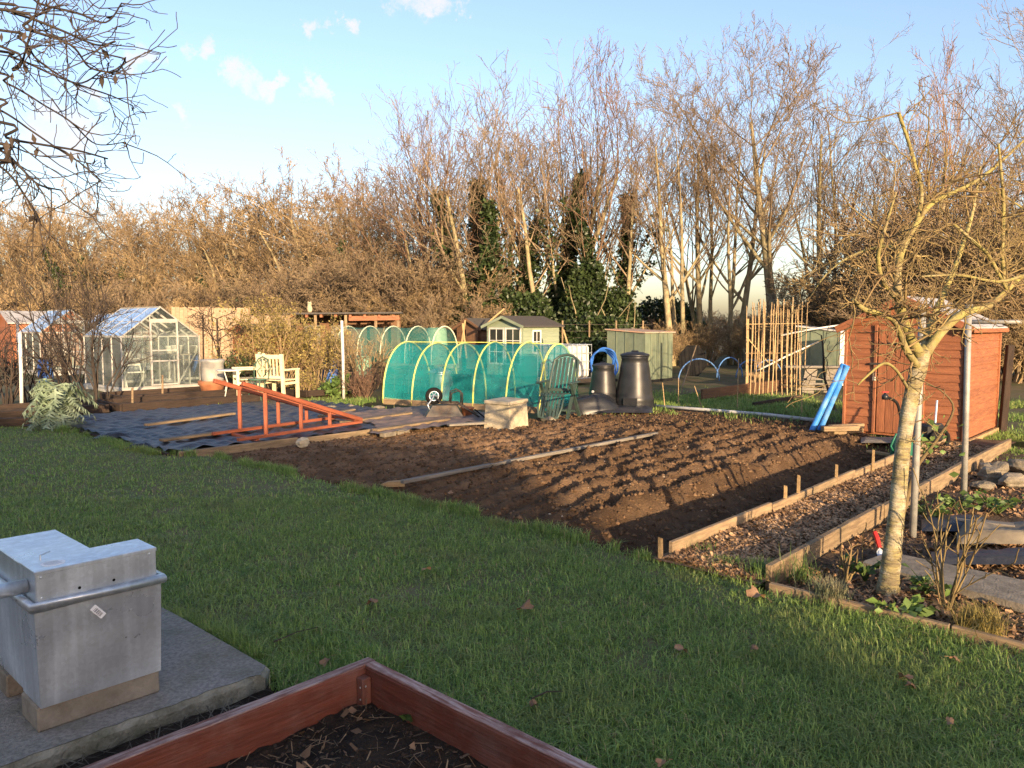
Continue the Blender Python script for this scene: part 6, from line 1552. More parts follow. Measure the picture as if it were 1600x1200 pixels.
cabin('brown_shed', P(20, 575, 29) - Vector((0, 0, P(20, 575, 29).z)), 2.2, 1.9, 1.7, 2.1, 'reddish brown shed with pale roof at the far left edge', m_shed, m_roofwhite)
cabin('brown_shed', P(395, 575, 29) - Vector((0, 0, P(395, 575, 29).z)), 1.9, 1.6, 1.35, 1.6, 'orange brown shed behind the golden bush', m_shed, m_felt)
# tan fence panels
for k, (px0, px1, pt, Y, lb) in enumerate(((268, 330, 480, 30, 'tan fence panel, tallest of three behind the greenhouse'), (331, 388, 481, 30, 'tan fence panel in the middle of three behind the greenhouse'), (389, 470, 493, 31, 'lower tan fence panel behind the golden bush'))):
    a, b = P(px0, pt, Y), P(px1, pt, Y); h = a.z
    r = thing('fence_panel', lb, 'fence', (a.x, a.y, 0), 0, 'tan fence panels')
    n = max(6, int((b.x - a.x) / .15))
    for j in range(n):
        x0 = (b.x - a.x) * j / n
        MB().box(x0 + .004, x0 + (b.x - a.x) / n - .004, -.01, .012, 0, h + .015 * math.sin(j * 2.3), None).build('fence_board', m_fence, r)
    for z in (.3, h - .25): MB().box(0, b.x - a.x, .013, .05, z, z + .07).build('fence_rail', m_fence, r)
    for x in (0, b.x - a.x): MB().box(x - .04, x + .04, .051, .13, 0, h + .05).build('fence_post', m_oldwood, r)

# ---- dark raised beds before the greenhouse
def bed(pc, wu, wv, h, label, seed):
    r = thing('raised_bed', label, 'raised bed', pc, GRID)
    t_ = .06
    board('side_plank', (0, 0, h / 2), (wu, 0, h / 2), t_, h, m_dark_wood, r); board('side_plank', (0, wv, h / 2), (wu, wv, h / 2), t_, h, m_dark_wood, r)
    board('end_plank', (0, t_ / 2, h / 2 - .01), (0, wv - t_ / 2, h / 2 - .01), t_, h, m_dark_wood, r); board('end_plank', (wu, t_ / 2, h / 2 - .01), (wu, wv - t_ / 2, h / 2 - .01), t_, h, m_dark_wood, r)
    n = 24; s1, t1 = np.meshgrid(np.linspace(.03, wu - .03, n), np.linspace(.03, wv - .03, n), indexing='ij')
    V = np.stack([s1, t1, h - .09 + .08 * (fbm(s1 * 6, t1 * 6, seed) - .5)], -1); i = np.arange(n * n).reshape(n, n)
    npmesh('bed_soil', V.reshape(-1, 3), np.stack([i[:-1, :-1], i[1:, :-1], i[1:, 1:], i[:-1, 1:]], -1).reshape(-1, 4), m_bedsoil, r)
    return r
bed(U(1.0, 12.2), 3.4, 1.2, .15, 'dark timber raised bed directly behind the black sheet', 301)
bed(U(1.6, 13.7), 2.7, 1.3, .16, 'dark timber raised bed in front of the greenhouse', 302)
bed(U(-1.0, 12.3), 1.8, 1.4, .15, 'dark timber raised bed at the left beside the white post', 303)
bed(U(5.0, 12.3), 1.6, 1.3, .14, 'dark timber raised bed behind the ladder frame', 304)
tag(board('timber_beam', G(-20, 662, .06), G(60, 660, .06), .12, .16, m_dark_wood), 'dark timber beam at the far left lawn edge', 'beam')
# ---- cream seats, table, iron chair
def cream_chair(loc, rz, label, w_=.6):
    r = thing('wooden_armchair', label, 'chair', loc, rz, 'cream wooden seats')
    for s_ in (-1, 1):
        MB().beam((.25, s_ * w_ / 2, 0), (.25, s_ * w_ / 2, .62), .06, .06).build('leg', m_cream, r)
        MB().beam((-.25, s_ * w_ / 2, 0), (-.30, s_ * w_ / 2, .98), .06, .06).build('leg', m_cream, r)
        MB().box(-.28, .30, s_ * w_ / 2 - .035, s_ * w_ / 2 + .035, .622, .655).build('armrest', m_cream, r)
        MB().beam((.25, s_ * w_ / 2, .34), (-.26, s_ * w_ / 2, .34), .04, .05).build('side_rail', m_cream, r)
    for k in range(6): MB().box(-.22 + k * .085, -.15 + k * .085, -w_ / 2 + .03, w_ / 2 - .03, .40, .42).build('seat_slat', m_cream, r)
    MB().beam((-.295, -w_ / 2, .92), (-.295, w_ / 2, .92), .035, .09).build('top_rail', m_cream, r)
    MB().beam((-.27, -w_ / 2, .48), (-.27, w_ / 2, .48), .035, .06).build('back_rail', m_cream, r)
    n = int(w_ / .085)
    for k in range(n):
        y = -w_ / 2 + w_ * (k + .5) / n
        MB().beam((-.272, y, .5), (-.293, y, .9), .035, .018).build('back_slat', m_cream, r)
    return r
cream_chair(G(388, 620), math.radians(205), 'cream wooden armchair facing the small white table', .75)
cream_chair(G(436, 622), math.radians(70), 'cream wooden seat turned its slatted back to the lawn', .62)
r = thing('bistro_table', 'small round white metal table beside the terracotta planter', 'table', G(360, 622))
MB().lathe([(.28, .60), (.29, .61), (.29, .625), (.27, .63), (.01, .63)], 28).build('table_top', m_white, r, smooth=True)
for k in range(3):
    a = 2 * PI * k / 3 + .4
    MB().tube([(.24 * math.cos(a), .24 * math.sin(a), .6), (.10 * math.cos(a), .10 * math.sin(a), .35), (.26 * math.cos(a), .26 * math.sin(a), 0)], .012, 6).build('leg', m_white, r, smooth=True)
r = thing('iron_chair', 'ornate green iron garden chair between the cream seats', 'chair', G(403, 626), math.radians(-100))
MB().lathe([(.19, .44), (.20, .45), (.20, .465), (.01, .465)], 20).build('seat', m_green_metal, r, smooth=True)
for k in range(4):
    a = PI / 4 + PI / 2 * k
    MB().tube([(.16 * math.cos(a), .16 * math.sin(a), .44), (.15 * math.cos(a), .15 * math.sin(a), .25), (.23 * math.cos(a), .23 * math.sin(a), 0)], .012, 6).build('leg', m_green_metal, r, smooth=True)
bk = MB().tube([(-.17, -.16, .45), (-.22, -.19, .7), (-.24, -.1, .88), (-.245, 0, .93), (-.24, .1, .88), (-.22, .19, .7), (-.17, .16, .45)], .012, 6).build('backrest', m_green_metal, r, smooth=True)
for s_ in (-1, 1): MB().tube([(-.2, s_ * .03, .5), (-.22, s_ * .12, .62), (-.23, s_ * .02, .72), (-.235, s_ * .1, .82), (-.24, s_ * .01, .88)], .008, 6).build('scroll', m_green_metal, bk, smooth=True)

# ================================================================== shrubs and plants of the middle ground
def shrub(name, loc, h, spread, n, m, label, seed, levels=3, leaf=None, nleaf=0, lsize=.05, r0=.014, cat='shrub', wig=.12):
    r = thing(name, label, cat, loc); rr = random.Random(seed); segs = []
    pr = dict(n=[5, 4, 3], wig=[wig, wig * 1.4, wig * 1.6], trop=[.03, .05, .04], tip=[.5, .5, .5], start=[.25, .3, 1], kids=[1.5, 1.2, 0], ang=[38, 42, 40], clen=[.5, .5, .5], crad=[.65, .65, .6], rmin=.0035)
    for i in range(n):
        a = rr.uniform(0, 2 * PI); q = spread * math.sqrt(rr.random())
        grow(rr, (math.cos(a) * q * .35, math.sin(a) * q * .35, -.05), (math.cos(a) * q / h * 1.1, math.sin(a) * q / h * 1.1, 1), h * rr.uniform(.6, 1.0), r0 * rr.uniform(.7, 1.2), 0, pr, segs)
    seg_mesh('stems', [s[:8] for s in segs], m, r, 4)
    if leaf:
        tips = [s for s in segs if s[8] >= 1]; rr.shuffle(tips)
        pts = [(s[3] + rr.gauss(0, .03), s[4] + rr.gauss(0, .03), s[5] + rr.gauss(0, .03)) for s in (tips * (1 + nleaf // max(1, len(tips))))[:nleaf]]
        leaf_cloud('leaves', pts, lsize, leaf, r, seed)
    return r
shrub('privet_bush', G(432, 604), 1.95, 1.15, 46, m_twig_gold, 'large golden twiggy bush behind the cream seats', 81, leaf=m_leaf_gold, nleaf=7000, lsize=.055)
shrub('privet_bush', G(492, 602), 1.55, .9, 34, m_twig_gold, 'golden twiggy bush left of the white post', 82, leaf=m_leaf_gold, nleaf=4500, lsize=.055)
shrub('dead_bush', G(568, 620), .62, .42, 40, m_twig_red, 'low reddish brown bare bush right of the white post', 83, r0=.009)
shrub('green_clump', G(527, 618), .42, .25, 22, m_leaf, 'clump of green shoots at the foot of the white post', 84, leaf=m_leaf, nleaf=500, lsize=.10)
shrub('yellow_shrub', G(578, 606), 1.45, .75, 14, m_twig_gold, 'small bare yellow barked tree before the pale net tunnel', 85, r0=.02)
shrub('low_shrub', G(470, 614), .5, .8, 26, m_twig_gold, 'sprawling straw coloured plants behind the cream seats', 86, leaf=m_leaf_gold, nleaf=900, lsize=.05)
shrub('dark_shrub', G(375, 608), .8, .5, 24, m_twig_dark, 'dark leafy bush behind the small white table', 87, leaf=m_ivy, nleaf=1500, lsize=.06)
def small_tree(px, py, h, label, seed, m=m_twig_dark, r0=.05, spread=55, trop=.03, name='apple_tree', Y=None, kids=2.0):
    b0 = G(px, py) if Y is None else P(px, 560, Y); b0.z = 0
    r = thing(name, label, 'tree', b0); rr = random.Random(seed); segs = []
    pr = dict(n=[6, 6, 5, 4], wig=[.06, .16, .2, .2], trop=[.02, trop, .05, .05], tip=[.55, .4, .4, .5], start=[.18, .2, .2, 1], kids=[kids * .75, 1.3, 1.1, 0], ang=[spread, 45, 42, 40], clen=[.62, .5, .5, .5], crad=[.6, .6, .6, .6], rmin=.005)
    grow(rr, (0, 0, -.1), (rr.gauss(0, .05), rr.gauss(0, .05), 1), h, r0, 0, pr, segs)
    tree_parts(r, segs, m_bark if m is not m_twig_dark else m_twig_dark, m, .02)
    return r
for k, (px, py, h, sp, n, lb) in enumerate(((150, 632, 2.1, .7, 9, 'bare dark apple bush before the greenhouse side'), (95, 624, 1.9, .7, 9, 'bare dark apple bush left of the greenhouse'), (8, 636, 1.5, .5, 12, 'bare twiggy bush at the left frame edge'),
        (125, 598, 3.3, 1.2, 16, 'taller bare dark bush tree behind the greenhouses'), (45, 626, 1.2, .5, 12, 'bare twiggy bush right of the white post at left'), (262, 586, 1.7, .7, 7, 'bare fruit bush behind the greenhouse gable'), (170, 590, 3.0, 1.1, 14, 'bare dark bush tree rising behind the greenhouse roof'))):
    shrub('apple_bush', G(px, py), h, sp, n, m_twig_dark, lb, 190 + k, r0=.022, wig=.16)
small_tree(342, 604, 1.9, 'bare gnarled fruit tree behind the steel bin', 95, r0=.04, kids=2.2)
# silver cardoon
cd = thing('cardoon_plant', 'large drooping silver green cardoon plant at the lawn edge', 'plant', G(90, 668))
rr_ = np.random.RandomState(7)
Vs, Fs, At = [], [], []
for i in range(70):
    a = rr_.uniform(0, 2 * PI); L = rr_.uniform(.55, 1.0); up = rr_.uniform(.25, 1.35); n = 9
    pts = []
    for k in range(n):
        t = k / (n - 1); pts.append((math.cos(a) * (.06 + .50 * L * t ** 1.3), math.sin(a) * (.06 + .50 * L * t ** 1.3), .62 * up * math.sin(min(1.0, t * 1.35) * PI * .62) - .32 * t * t * L + .02))
    for k in range(n - 1):
        p, q = np.array(pts[k]), np.array(pts[k + 1]); t = k / (n - 1)
        sd = np.array([-math.sin(a), math.cos(a), 0])
        w0 = .012 if k == 0 else .016
        b0 = len(Vs); Vs += [p - sd * w0, p + sd * w0, q + sd * w0 * .8, q - sd * w0 * .8]; Fs += [(b0, b0 + 1, b0 + 2), (b0, b0 + 2, b0 + 3)]; At += [rr_.rand()] * 4
        if t > .2:
            for s_ in (-1, 1):
                for z_ in range(2):
                    ll = .13 * math.sin(PI * min(.95, t)) * rr_.uniform(.7, 1.3) + .02
                    bs = p + (q - p) * (z_ * .5 + rr_.uniform(0, .4)); tip = bs + sd * s_ * ll + (q - p) * .5 + np.array([0, 0, rr_.normal(-.045, .03)])
                    wv = (q - p) * .45
                    b0 = len(Vs); Vs += [bs, bs + wv, tip]; Fs += [(b0, b0 + 1, b0 + 2)]; At += [rr_.rand()] * 3
npmesh('leaves', Vs, Fs, m_leaf_silver, cd, At)
MB().lathe([(.10, -.03), (.12, .08), (.09, .2), (.03, .26)], 12).build('stem_base', m_leaf_gold, cd, smooth=True)

# ================================================================== treeline
ASH = dict(n=[9, 8, 6, 5, 4], wig=[.04, .06, .09, .12, .14], trop=[.03, .085, .08, .07, .06], tip=[.35, .3, .35, .4, .5], start=[.25, .25, .2, .2, 1], kids=[1.2, .76, .74, .5, 0], ang=[38, 36, 36, 36, 30], clen=[.70, .54, .54, .52, .5], crad=[.50, .5, .55, .6, .6], rmin=.0065)
SYC = dict(n=[10, 9, 7, 5, 4], wig=[.03, .05, .08, .11, .14], trop=[.02, .06, .06, .05, .04], tip=[.22, .3, .35, .4, .5], start=[.30, .3, .2, .2, 1], kids=[1.9, 1.08, 1.15, .95, 0], ang=[42, 33, 34, 36, 32], clen=[.60, .46, .46, .46, .5], crad=[.50, .5, .55, .6, .6], rmin=.0065)
SYK = dict(SYC, kids=[1.35, .84, .88, .7, 0], clen=[.62, .48, .5, .5, .5])
HAW = dict(n=[6, 7, 6, 5, 4], wig=[.09, .12, .14, .16, .18], trop=[.05, .05, .04, .04, .03], tip=[.4, .3, .35, .4, .5], start=[.15, .2, .2, .2, 1], kids=[1.4, .92, .95, .82, 0], ang=[42, 38, 38, 38, 36], clen=[.66, .52, .48, .48, .5], crad=[.55, .5, .55, .6, .6], rmin=.0085)
def proto_segs(pr, h, stems, r0, seed, splay=.25, tall=.62):
    rr = random.Random(seed); segs = []
    for i in range(stems):
        a = 2 * PI * i / max(1, stems) + rr.uniform(-.5, .5); s_ = splay * rr.uniform(.4, 1.2) * (stems > 1)
        q = .25 * (stems > 1)
        grow(rr, (math.cos(a) * q, math.sin(a) * q, -.2), (math.cos(a) * s_ + rr.gauss(0, .03), math.sin(a) * s_ + rr.gauss(0, .03), 1), h * tall * rr.uniform(.85, 1.1), r0 * rr.uniform(.7, 1.1), 0, pr, segs)
        segs = [s if len(s) > 9 else s + (i,) for s in segs]
    top = max(s[5] for s in segs)
    return [tuple(x * h / top for x in s[:6]) + s[6:] for s in segs]
def tree_mesh(segs, tm, wm):
    """build once, return the two mesh data blocks for sharing"""
    out = []
    r = bpy.data.objects.new('proto', None)
    C.objects.link(r)
    tree_parts(r, segs, tm, wm, .045)
    for ch in list(r.children):
        out.append((ch.name.split('.')[0], ch.data)); bpy.data.objects.remove(ch)
    bpy.data.objects.remove(r)
    return out
PROTO = {}
def proto(key, *a):
    if key not in PROTO:
        pr, h, stems, r0, seed, splay, tall, tm, wm = a
        s_ = proto_segs(pr, h, stems, r0, seed, splay, tall)
        PROTO[key] = (tree_mesh(s_, tm, wm), s_, h)
    return PROTO[key]
proto('ash1', ASH, 12, 4, .15, 11, .24, .66, m_bark, m_twig)
proto('ash2', ASH, 12, 3, .17, 12, .24, .66, m_bark, m_twig)
proto('ash3', ASH, 12, 5, .13, 13, .32, .66, m_bark, m_twig_red)
proto('syc1', SYC, 14, 1, .24, 14, .0, .74, m_bark, m_twig)
proto('syc2', SYK, 14, 3, .17, 15, .18, .76, m_bark, m_twig)
proto('haw1', HAW, 9, 4, .12, 16, .35, .60, m_bark, m_twig_gold)
proto('haw2', HAW, 9, 5, .11, 17, .45, .60, m_bark, m_twig)
proto('haw3', HAW, 9, 3, .13, 18, .30, .62, m_bark, m_twig_gold)
proto('thk1', HAW, 4.5, 9, .06, 19, .6, .62, m_twig, m_twig)
proto('thk2', HAW, 4.5, 8, .06, 20, .7, .62, m_twig, m_twig_gold)
def plant(key, name, px, pt, Y, label, seed, group='bare trees of the treeline', wide=1.0, ivy=None, base=0.0, cat='tree', lean=0):
    parts, segs, h0 = PROTO[key]
    rr = random.Random(seed)
    b0 = P(px, 540, Y); b0.z = base
    h = (P(px, pt, Y).z - base) * (1.07 if px > 650 and cat == 'tree' else 1.0)
    r = thing(name, label, cat, b0, rr.uniform(0, 2 * PI), group)
    k = h / h0
    r.scale = (k * wide, k * wide, k)
    r.rotation_euler.x = 0; r.rotation_euler.y = lean
    for nm, me in parts: link(nm, me, None, r)
    if ivy:
        top = ivy / k; rs = np.random.RandomState(seed); pts = []
        st = [s for s in segs if s[8] <= 1 and s[6] > .03 and s[5] < top and s[9] % 2 == 0]
        for s in st:
            t0 = max(0.05, 1 - s[2] / top)
            m_ = int(800 * math.hypot(s[3] - s[0], s[4] - s[1], s[5] - s[2]) * (1.0 if s[8] == 0 else .06) * (.35 + t0) * (.35 + 1.3 * rr.random()))
            if m_ < 1: continue
            t = rs.rand(m_, 1); p = np.array(s[0:3]) * (1 - t) + np.array(s[3:6]) * t
            d = rs.normal(size=(m_, 3)); d /= np.linalg.norm(d, axis=1, keepdims=True)
            pts.append(p + d * (s[6] + (.10 + .16 * t0 + .12 * rr.random()) * rs.rand(m_, 1) ** .6))
        if pts: leaf_cloud('ivy', np.concatenate(pts), .16 / k, m_ivy, r, seed)
    return r
ORD = 'first second third fourth fifth sixth seventh eighth ninth tenth eleventh twelfth thirteenth fourteenth fifteenth sixteenth seventeenth eighteenth nineteenth twentieth twenty-first twenty-second twenty-third twenty-fourth'.split()
k = 0
rg = random.Random(31)
lefts = [(-30, 305, 44), (40, 300, 46), (110, 296, 48), (175, 276, 47), (235, 300, 45), (300, 283, 44), (360, 272, 43), (415, 280, 42), (470, 256, 41), (525, 244, 40), (575, 232, 39), (625, 245, 38)]
for i, (px, pt, Y) in enumerate(lefts):
    plant(('haw1', 'haw2', 'haw3')[i % 3], 'hawthorn_tree', px, pt, Y, 'bare golden brown tree in the left treeline, %s from the left frame edge' % ORD[i], 100 + i, 'bare trees of the left treeline', 1.15)
for i in range(8):
    px = -60 + i * 95
    plant(('haw2', 'haw3', 'haw1')[i % 3], 'hawthorn_tree', px, 300 - 3 * i + rg.uniform(-8, 14), 56 + rg.uniform(-3, 4), 'bare brown tree behind the left treeline, %s from the left' % ORD[i], 130 + i, 'trees behind the left treeline', 1.3)
for i, (px, pt, Y, ivy) in enumerate(((128, 300, 43, 6.0), (200, 330, 44, 4.8), (355, 330, 42, 4.5), (535, 300, 37, 5.6))):
    plant('haw3', 'ivied_tree', px, pt, Y, ('ivy clad bare tree above the farthest greenhouse', 'ivy clad low tree above the greenhouse roof', 'ivy clad tree behind the tan fence panels', 'ivy clad leaning tree above the low open shed')[i], 160 + i, 'ivy clad trees', .9, ivy=ivy)
# thickets at the foot of the treeline
thx = [(-40, 455, 38), (30, 440, 38), (100, 430, 39), (170, 440, 38), (240, 430, 38), (310, 425, 37), (380, 430, 36), (440, 415, 35), (500, 405, 34), (560, 395, 33), (610, 380, 32.5), (655, 375, 32), (700, 395, 31.5), (640, 440, 30), (705, 455, 29), (590, 450, 30), (540, 455, 31), (770, 470, 30),
       (1000, 492, 38), (1070, 484, 42), (1130, 482, 44), (1190, 480, 43), (1250, 476, 42), (1040, 498, 30), (1105, 496, 31), (1165, 490, 30), (1225, 480, 29), (1285, 455, 28), (1330, 400, 27), (1380, 350, 26), (1425, 310, 25), (1480, 305, 25), (1540, 290, 24), (1590, 280, 24), (1640, 270, 24), (1420, 430, 23), (1500, 415, 22), (1580, 400, 22)]
thx.sort()
nl = sum(1 for t in thx if t[0] < 900)
for i, (px, pt, Y) in enumerate(thx):
    plant(('thk1', 'thk2')[i % 2], 'thicket', px, pt, Y, ('tangled bare thicket at the treeline foot, %s from the left' % ORD[i]) if px < 900 else 'tangled bare thicket right of the sage green shed, %s from it' % ORD[i - nl], 200 + i, 'thickets under the left and middle trees' if px < 900 else 'thickets on the right side', 1.25, cat='thicket')
# the middle group, some of it ivied
mids = [('ash3', 690, 150, 33, None, 'slender bare tree at the left of the tall middle group'), ('ash1', 742, 128, 32, 8.4, 'tall bare tree with ivy to half height, leftmost ivied one'), ('ash2', 788, 110, 32.5, 9.2, 'tall bare tree with thick dark ivy on its leaning stem'),
        ('ash1', 838, 84, 32, 10.8, 'tallest ivied tree in the middle group, above the summerhouse'), ('ash3', 872, 92, 33, 4.2, 'bare tree with low bushy ivy right of the summerhouse roof'),         ('ash1', 968, 130, 32, 9.0, 'bare tree with ragged ivy above the sage green shed')]
for i, (ky, px, pt, Y, ivy, lb) in enumerate(mids): plant(ky, 'ash_tree', px, pt, Y, lb, 300 + i, 'tall trees in the middle', 1.08, ivy=ivy)
rts = [('syc2', 1100, 100, 33, 'bare upright tree between the tall pale stems'), ('syc2', 1058, 78, 31, 'tall pale stemmed bare tree right of the sage green shed'), ('syc2', 1145, 84, 32, 'bare tree with forked pale stems behind the blue hoops'), ('syc1', 1212, -6, 30, 'tallest broad crowned bare tree behind the bean canes'),
       ('syc2', 1290, 60, 34, 'broad bare tree leaning right behind the tallest tree'), ('ash2', 1340, 150, 34, 'bare tree behind the right thicket left of the fruit tree top'), ('ash3', 1425, 92, 33, 'bare upright tree behind the fruit tree top'), ('ash1', 1490, 100, 34, 'bare upright tree above the orange shed'), ('ash2', 1545, 150, 35, 'bare tree behind the right frame edge thicket')]
for i, (ky, px, pt, Y, lb) in enumerate(rts): plant(ky, 'sycamore_tree', px, pt, Y, lb, 330 + i, 'tall trees on the right', 1.25 if ky == 'syc1' else .95)
plant('syc2', 'sycamore_tree', 1655, -40, 22, 'bare tree reaching in at the upper right corner', 350, 'tall trees on the right', .8)
for i in range(1):
    plant(('ash2', 'ash3', 'ash1')[i % 3], 'ash_tree', 1390 + 95 * i, 190 + rg.uniform(-20, 20), 46, 'far bare tree behind the right trees, %s from the left' % ORD[i], 360 + i, 'far trees on the right', .9)
# ivy bushes under the middle group
def ivy_bush(px, pt, Y, w_, label, seed, n=9000):
    b0 = P(px, 540, Y); b0.z = 0; h = P(px, pt, Y).z
    rs = np.random.RandomState(seed)
    r = thing('ivy_bush', label, 'bush', b0)
    d = rs.normal(size=(n, 3)); d /= np.linalg.norm(d, axis=1, keepdims=True)
    rad = rs.uniform(.55, 1.0, (n, 1)) ** .5
    lump = .72 + .55 * fbm(d[:, 0] * 2.2 + 5 + seed, d[:, 2] * 2.6 + d[:, 1] * 1.3 + 5, seed)[:, None]
    p = d * rad * lump * np.array([w_, w_ * .8, h * .56]); p[:, 2] += h * .47
    leaf_cloud('leaves', p[p[:, 2] > -.05], .17, m_ivy, r, seed)
    segs = []; rr = random.Random(seed)
    for i in range(5): grow(rr, (rr.gauss(0, .2), rr.gauss(0, .2), -.1), (rr.gauss(0, .3), rr.gauss(0, .3), 1), h * .9, .05, 0, dict(n=[6], wig=[.1], trop=[.02], tip=[.3], start=[1], kids=[0], ang=[0], clen=[0], crad=[0], rmin=.01), segs)
    seg_mesh('stem', [s[:8] for s in segs], m_bark, r, 5)
    return r
ivy_bush(912, 408, 30.5, .95, 'dense glossy ivy bush left of the sage green shed', 401, 7000)
ivy_bush(965, 452, 30.5, .8, 'ivy covered stump behind the blue hose coil', 402, 4000)
ivy_bush(820, 455, 31, 1.4, 'dark ivy bush behind the summerhouse left end', 404)
ivy_bush(735, 470, 31, 1.7, 'dark evergreen undergrowth behind the brown shed', 405)
ivy_bush(640, 478, 33, 1.8, 'dark undergrowth behind the pale net tunnel', 406)
ivy_bush(1040, 470, 40, 2.2, 'far dark green bush between the tall right stems', 407)
ivy_bush(390, 470, 38, 1.8, 'dark evergreen bush above the tan fence panels', 408)
ivy_bush(40, 470, 40, 2.0, 'dark evergreen bush above the far left sheds', 409)
ivy_bush(925, 500, 27, 1.6, 'low dark hedge bush behind the white water tank', 410)
# wire fence before the middle trees
wf = thing('wire_fence', 'thin wire fence with posts behind the summerhouse and water tank', 'fence', P(925, 560, 26.0) * 1.0); wf.location.z = 0
for k in range(4):
    x = -1.0 + k * .9
    MB().tube([(x, 0, 0), (x, 0, 1.75)], .03, 6).build('fence_post', m_oldwood, wf)
for k in range(7): MB().tube([(-1.2, 0, .3 + k * .22), (2.0, 0, .3 + k * .22)], .004, 4).build('fence_wire', m_metal_dark, wf)

# ================================================================== overhanging branches at upper left
ob = thing('overhanging_tree', 'bare tree with drooping dark branches hanging in at upper left', 'tree', (-7.6, 5.4, 0))
o_ = ob.location; segs = []
ro = random.Random(61)
tp2, tr2 = smooth_path([Vector((0, 0, -.1)), Vector((.05, 0, 1.5)), Vector((.15, .05, 3.2)), Vector((.5, .2, 5.0)), Vector((.8, .2, 6.4))], [.22, .18, .15, .10, .05])
MB().tube(tp2, tr2, 12).build('trunk', m_bark, ob, smooth=True)
DRO = dict(n=[6, 4], wig=[.16, .2], trop=[.02, .06], tip=[.5, .5], start=[.25, 1], kids=[.75, 0], ang=[42, 40], clen=[.42, .4], crad=[.7, .6], rmin=.0022)
arms = [[(-60, -40), (60, 5), (120, 20), (165, 35), (190, 5)], [(-80, 0), (20, 20), (90, 45), (150, 70), (180, 65)], [(-60, 10), (40, 45), (110, 70), (140, 105), (180, 112), (196, 92)], [(-80, 70), (20, 90), (90, 120), (140, 138), (175, 150), (207, 165)],
        [(-80, 100), (10, 130), (70, 165), (110, 190), (150, 225), (196, 222)], [(-80, 140), (0, 172), (50, 205), (90, 232), (130, 258), (158, 282)], [(-80, 180), (10, 215), (60, 225), (120, 235), (168, 248)], [(-80, 215), (0, 235), (30, 260), (60, 288), (95, 297)], [(-80, 240), (0, 260), (45, 315), (62, 345)],
        [(-60, 40), (30, 60), (60, 95), (120, 130), (160, 110)], [(-60, 60), (20, 110), (45, 60), (60, 0)], [(-70, -60), (40, -20), (110, -10), (200, -5)]]
lf_pts = []
for ai, arm in enumerate(arms):
    Y = 4.6 + ro.uniform(-.5, .7)
    pts = [P(a, b, Y + .1 * j * ro.uniform(-1, 1)) - o_ for j, (a, b) in enumerate(arm)]
    pts = [Vector((.35, .1, min(4.6, pts[0].z + .6)))] + pts
    pp, pr_ = smooth_path(pts, [.010, .008] + [.0072 - .001 * j for j in range(len(pts) - 2)], 6)
    MB().tube(pp, pr_, 6).build('branch', m_twig_dark, ob, smooth=True)
    for i in range(6, len(pp)):
        if ro.random() < .34:
            d = (pp[i] - pp[i - 1]).normalized(); e = (d * .5 + Vector((ro.gauss(.1, .5), ro.gauss(0, .4), ro.gauss(-.1, .6)))).normalized()
            grow(ro, tuple(pp[i]), tuple(e), ro.uniform(.15, .55), .0042, 0, DRO, segs)
        if ro.random() < .10: lf_pts.append(pp[i] - Vector((0, 0, .01)))
seg_mesh('twigs', [s[:8] for s in segs], m_twig_dark, ob, 4)
leaf_cloud('dead_leaves', [tuple(p) for p in lf_pts], .07, m_twig_dark, ob, 8, dirs=[(0, 0, -1)] * len(lf_pts), aspect=.4)

# ================================================================== behind the camera: an unseen hedge added to shade the lawn
HX0, HX1, HY, HH = -28.0, 12.3, -28.0, 6.80
hg = thing('evergreen_hedge', 'tall evergreen hedge added out of view behind the viewer to shade the lawn', 'hedge', (HX1, HY, 0))
nx, nz = 220, 30
hs, ht = np.meshgrid(np.linspace(HX0 - HX1, 0, nx), np.linspace(0, 1, nz), indexing='ij')
rise = lambda x: .40 * np.clip((-2.2 - x) / 3.5, 0, 1)
top = HH + rise(hs) + .35 * (fbm(hs * .9, hs * 0 + 2, 501) - .5)
def hface(yoff): return np.stack([hs, np.full_like(hs, yoff) + .25 * (fbm(hs * 1.5, ht * 4, 503) - .5), ht * top], -1)
fa, fb = hface(-.45), hface(.45)
i = np.arange(nx * nz).reshape(nx, nz); q = lambda i: np.stack([i[:-1, :-1], i[1:, :-1], i[1:, 1:], i[:-1, 1:]], -1).reshape(-1, 4)
V = np.concatenate([fa.reshape(-1, 3), fb.reshape(-1, 3)]); o2 = nx * nz
cap = np.stack([i[:-1, -1], i[1:, -1], i[1:, -1] + o2, i[:-1, -1] + o2], -1); e1 = np.stack([i[-1, :-1], i[-1, 1:], i[-1, 1:] + o2, i[-1, :-1] + o2], -1); e0 = np.stack([i[0, :-1], i[0, 1:], i[0, 1:] + o2, i[0, :-1] + o2], -1)
npmesh('hedge_body', V, np.concatenate([q(i), q(i) + o2, cap, e1, e0]), m_ivy, hg, np.random.RandomState(1).rand(len(V)))
rs = np.random.RandomState(3)
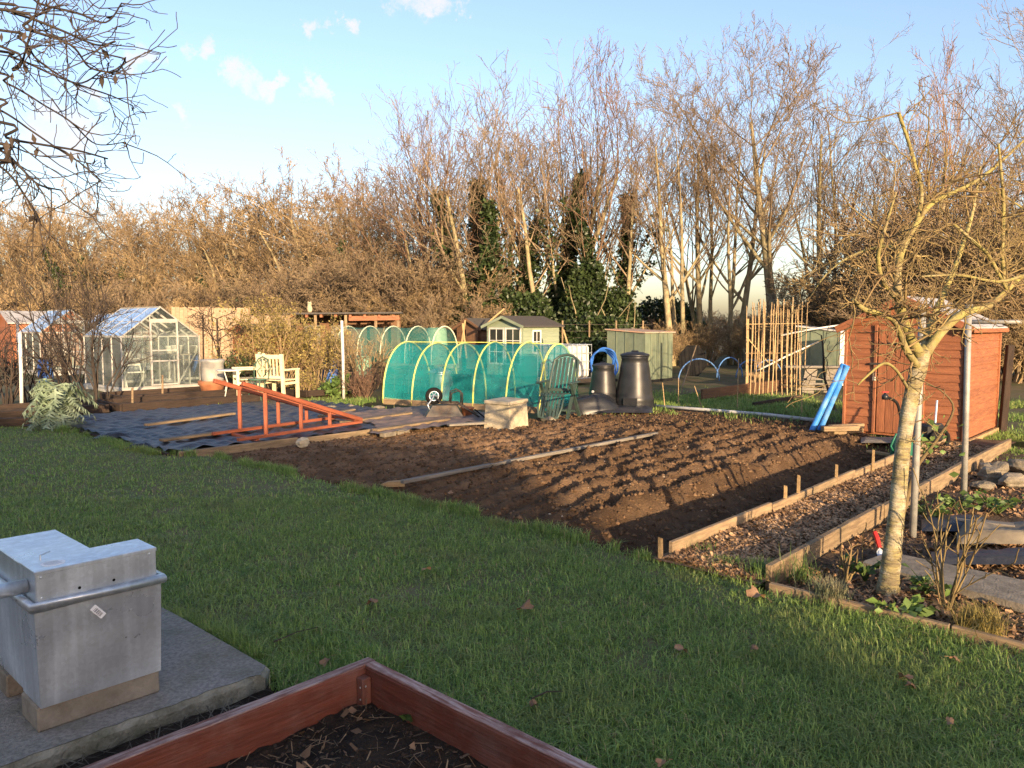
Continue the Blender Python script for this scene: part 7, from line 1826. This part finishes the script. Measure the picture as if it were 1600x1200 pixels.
xs = rs.uniform(HX0 - HX1, .12, 26000); pts = np.stack([xs, rs.uniform(-.55, .55, 26000), HH + rise(xs) + .35 * (fbm(xs * .9, xs * 0 + 2, 501) - .5) + rs.normal(0, .05, 26000)], -1)
pe = np.stack([rs.normal(.03, .08, 7000), rs.uniform(-.55, .55, 7000), rs.uniform(0, HH, 7000)], -1)
leaf_cloud('hedge_leaves', np.concatenate([pts, pe]), .10, m_ivy, hg, 5)
# a tree out of frame to the right: its stem throws the band of shade on the shed front
small_tree(2400, 700, 4.6, 'bare young tree beyond the right edge of the tree bed', 99, m_twig, r0=.09, kids=1.6)

# a lower unseen hedge added right of the tall one, shading the near lawn
lh = thing('low_hedge', 'lower evergreen hedge added out of view beside the tall one to shade the right of the lawn', 'hedge', (HX1 + .25, HY + .1, 0))
nx = 70
hs, ht = np.meshgrid(np.linspace(0, 14, nx), np.linspace(0, 1, nz), indexing='ij')
topf = lambda x: np.clip(5.50 - .12 * x, 4.8, 6) + .16 * (fbm(x * 1.5, x * 0 + 2, 511) - .5)
fa, fb = (np.stack([hs, np.full_like(hs, yo) + .2 * (fbm(hs * 1.5, ht * 4, 513) - .5), ht * topf(hs)], -1) for yo in (-.4, .4))
i = np.arange(nx * nz).reshape(nx, nz); V = np.concatenate([fa.reshape(-1, 3), fb.reshape(-1, 3)]); o2 = nx * nz
cap = np.stack([i[:-1, -1], i[1:, -1], i[1:, -1] + o2, i[:-1, -1] + o2], -1); e1 = np.stack([i[-1, :-1], i[-1, 1:], i[-1, 1:] + o2, i[-1, :-1] + o2], -1); e0 = np.stack([i[0, :-1], i[0, 1:], i[0, 1:] + o2, i[0, :-1] + o2], -1)
npmesh('hedge_body', V, np.concatenate([q(i), q(i) + o2, cap, e1, e0]), m_ivy, lh, np.random.RandomState(1).rand(len(V)))
xs = rs.uniform(0, 14, 9000)
leaf_cloud('hedge_leaves', np.stack([xs, rs.uniform(-.5, .5, 9000), topf(xs) + rs.normal(0, .04, 9000)], -1), .09, m_ivy, lh, 6)
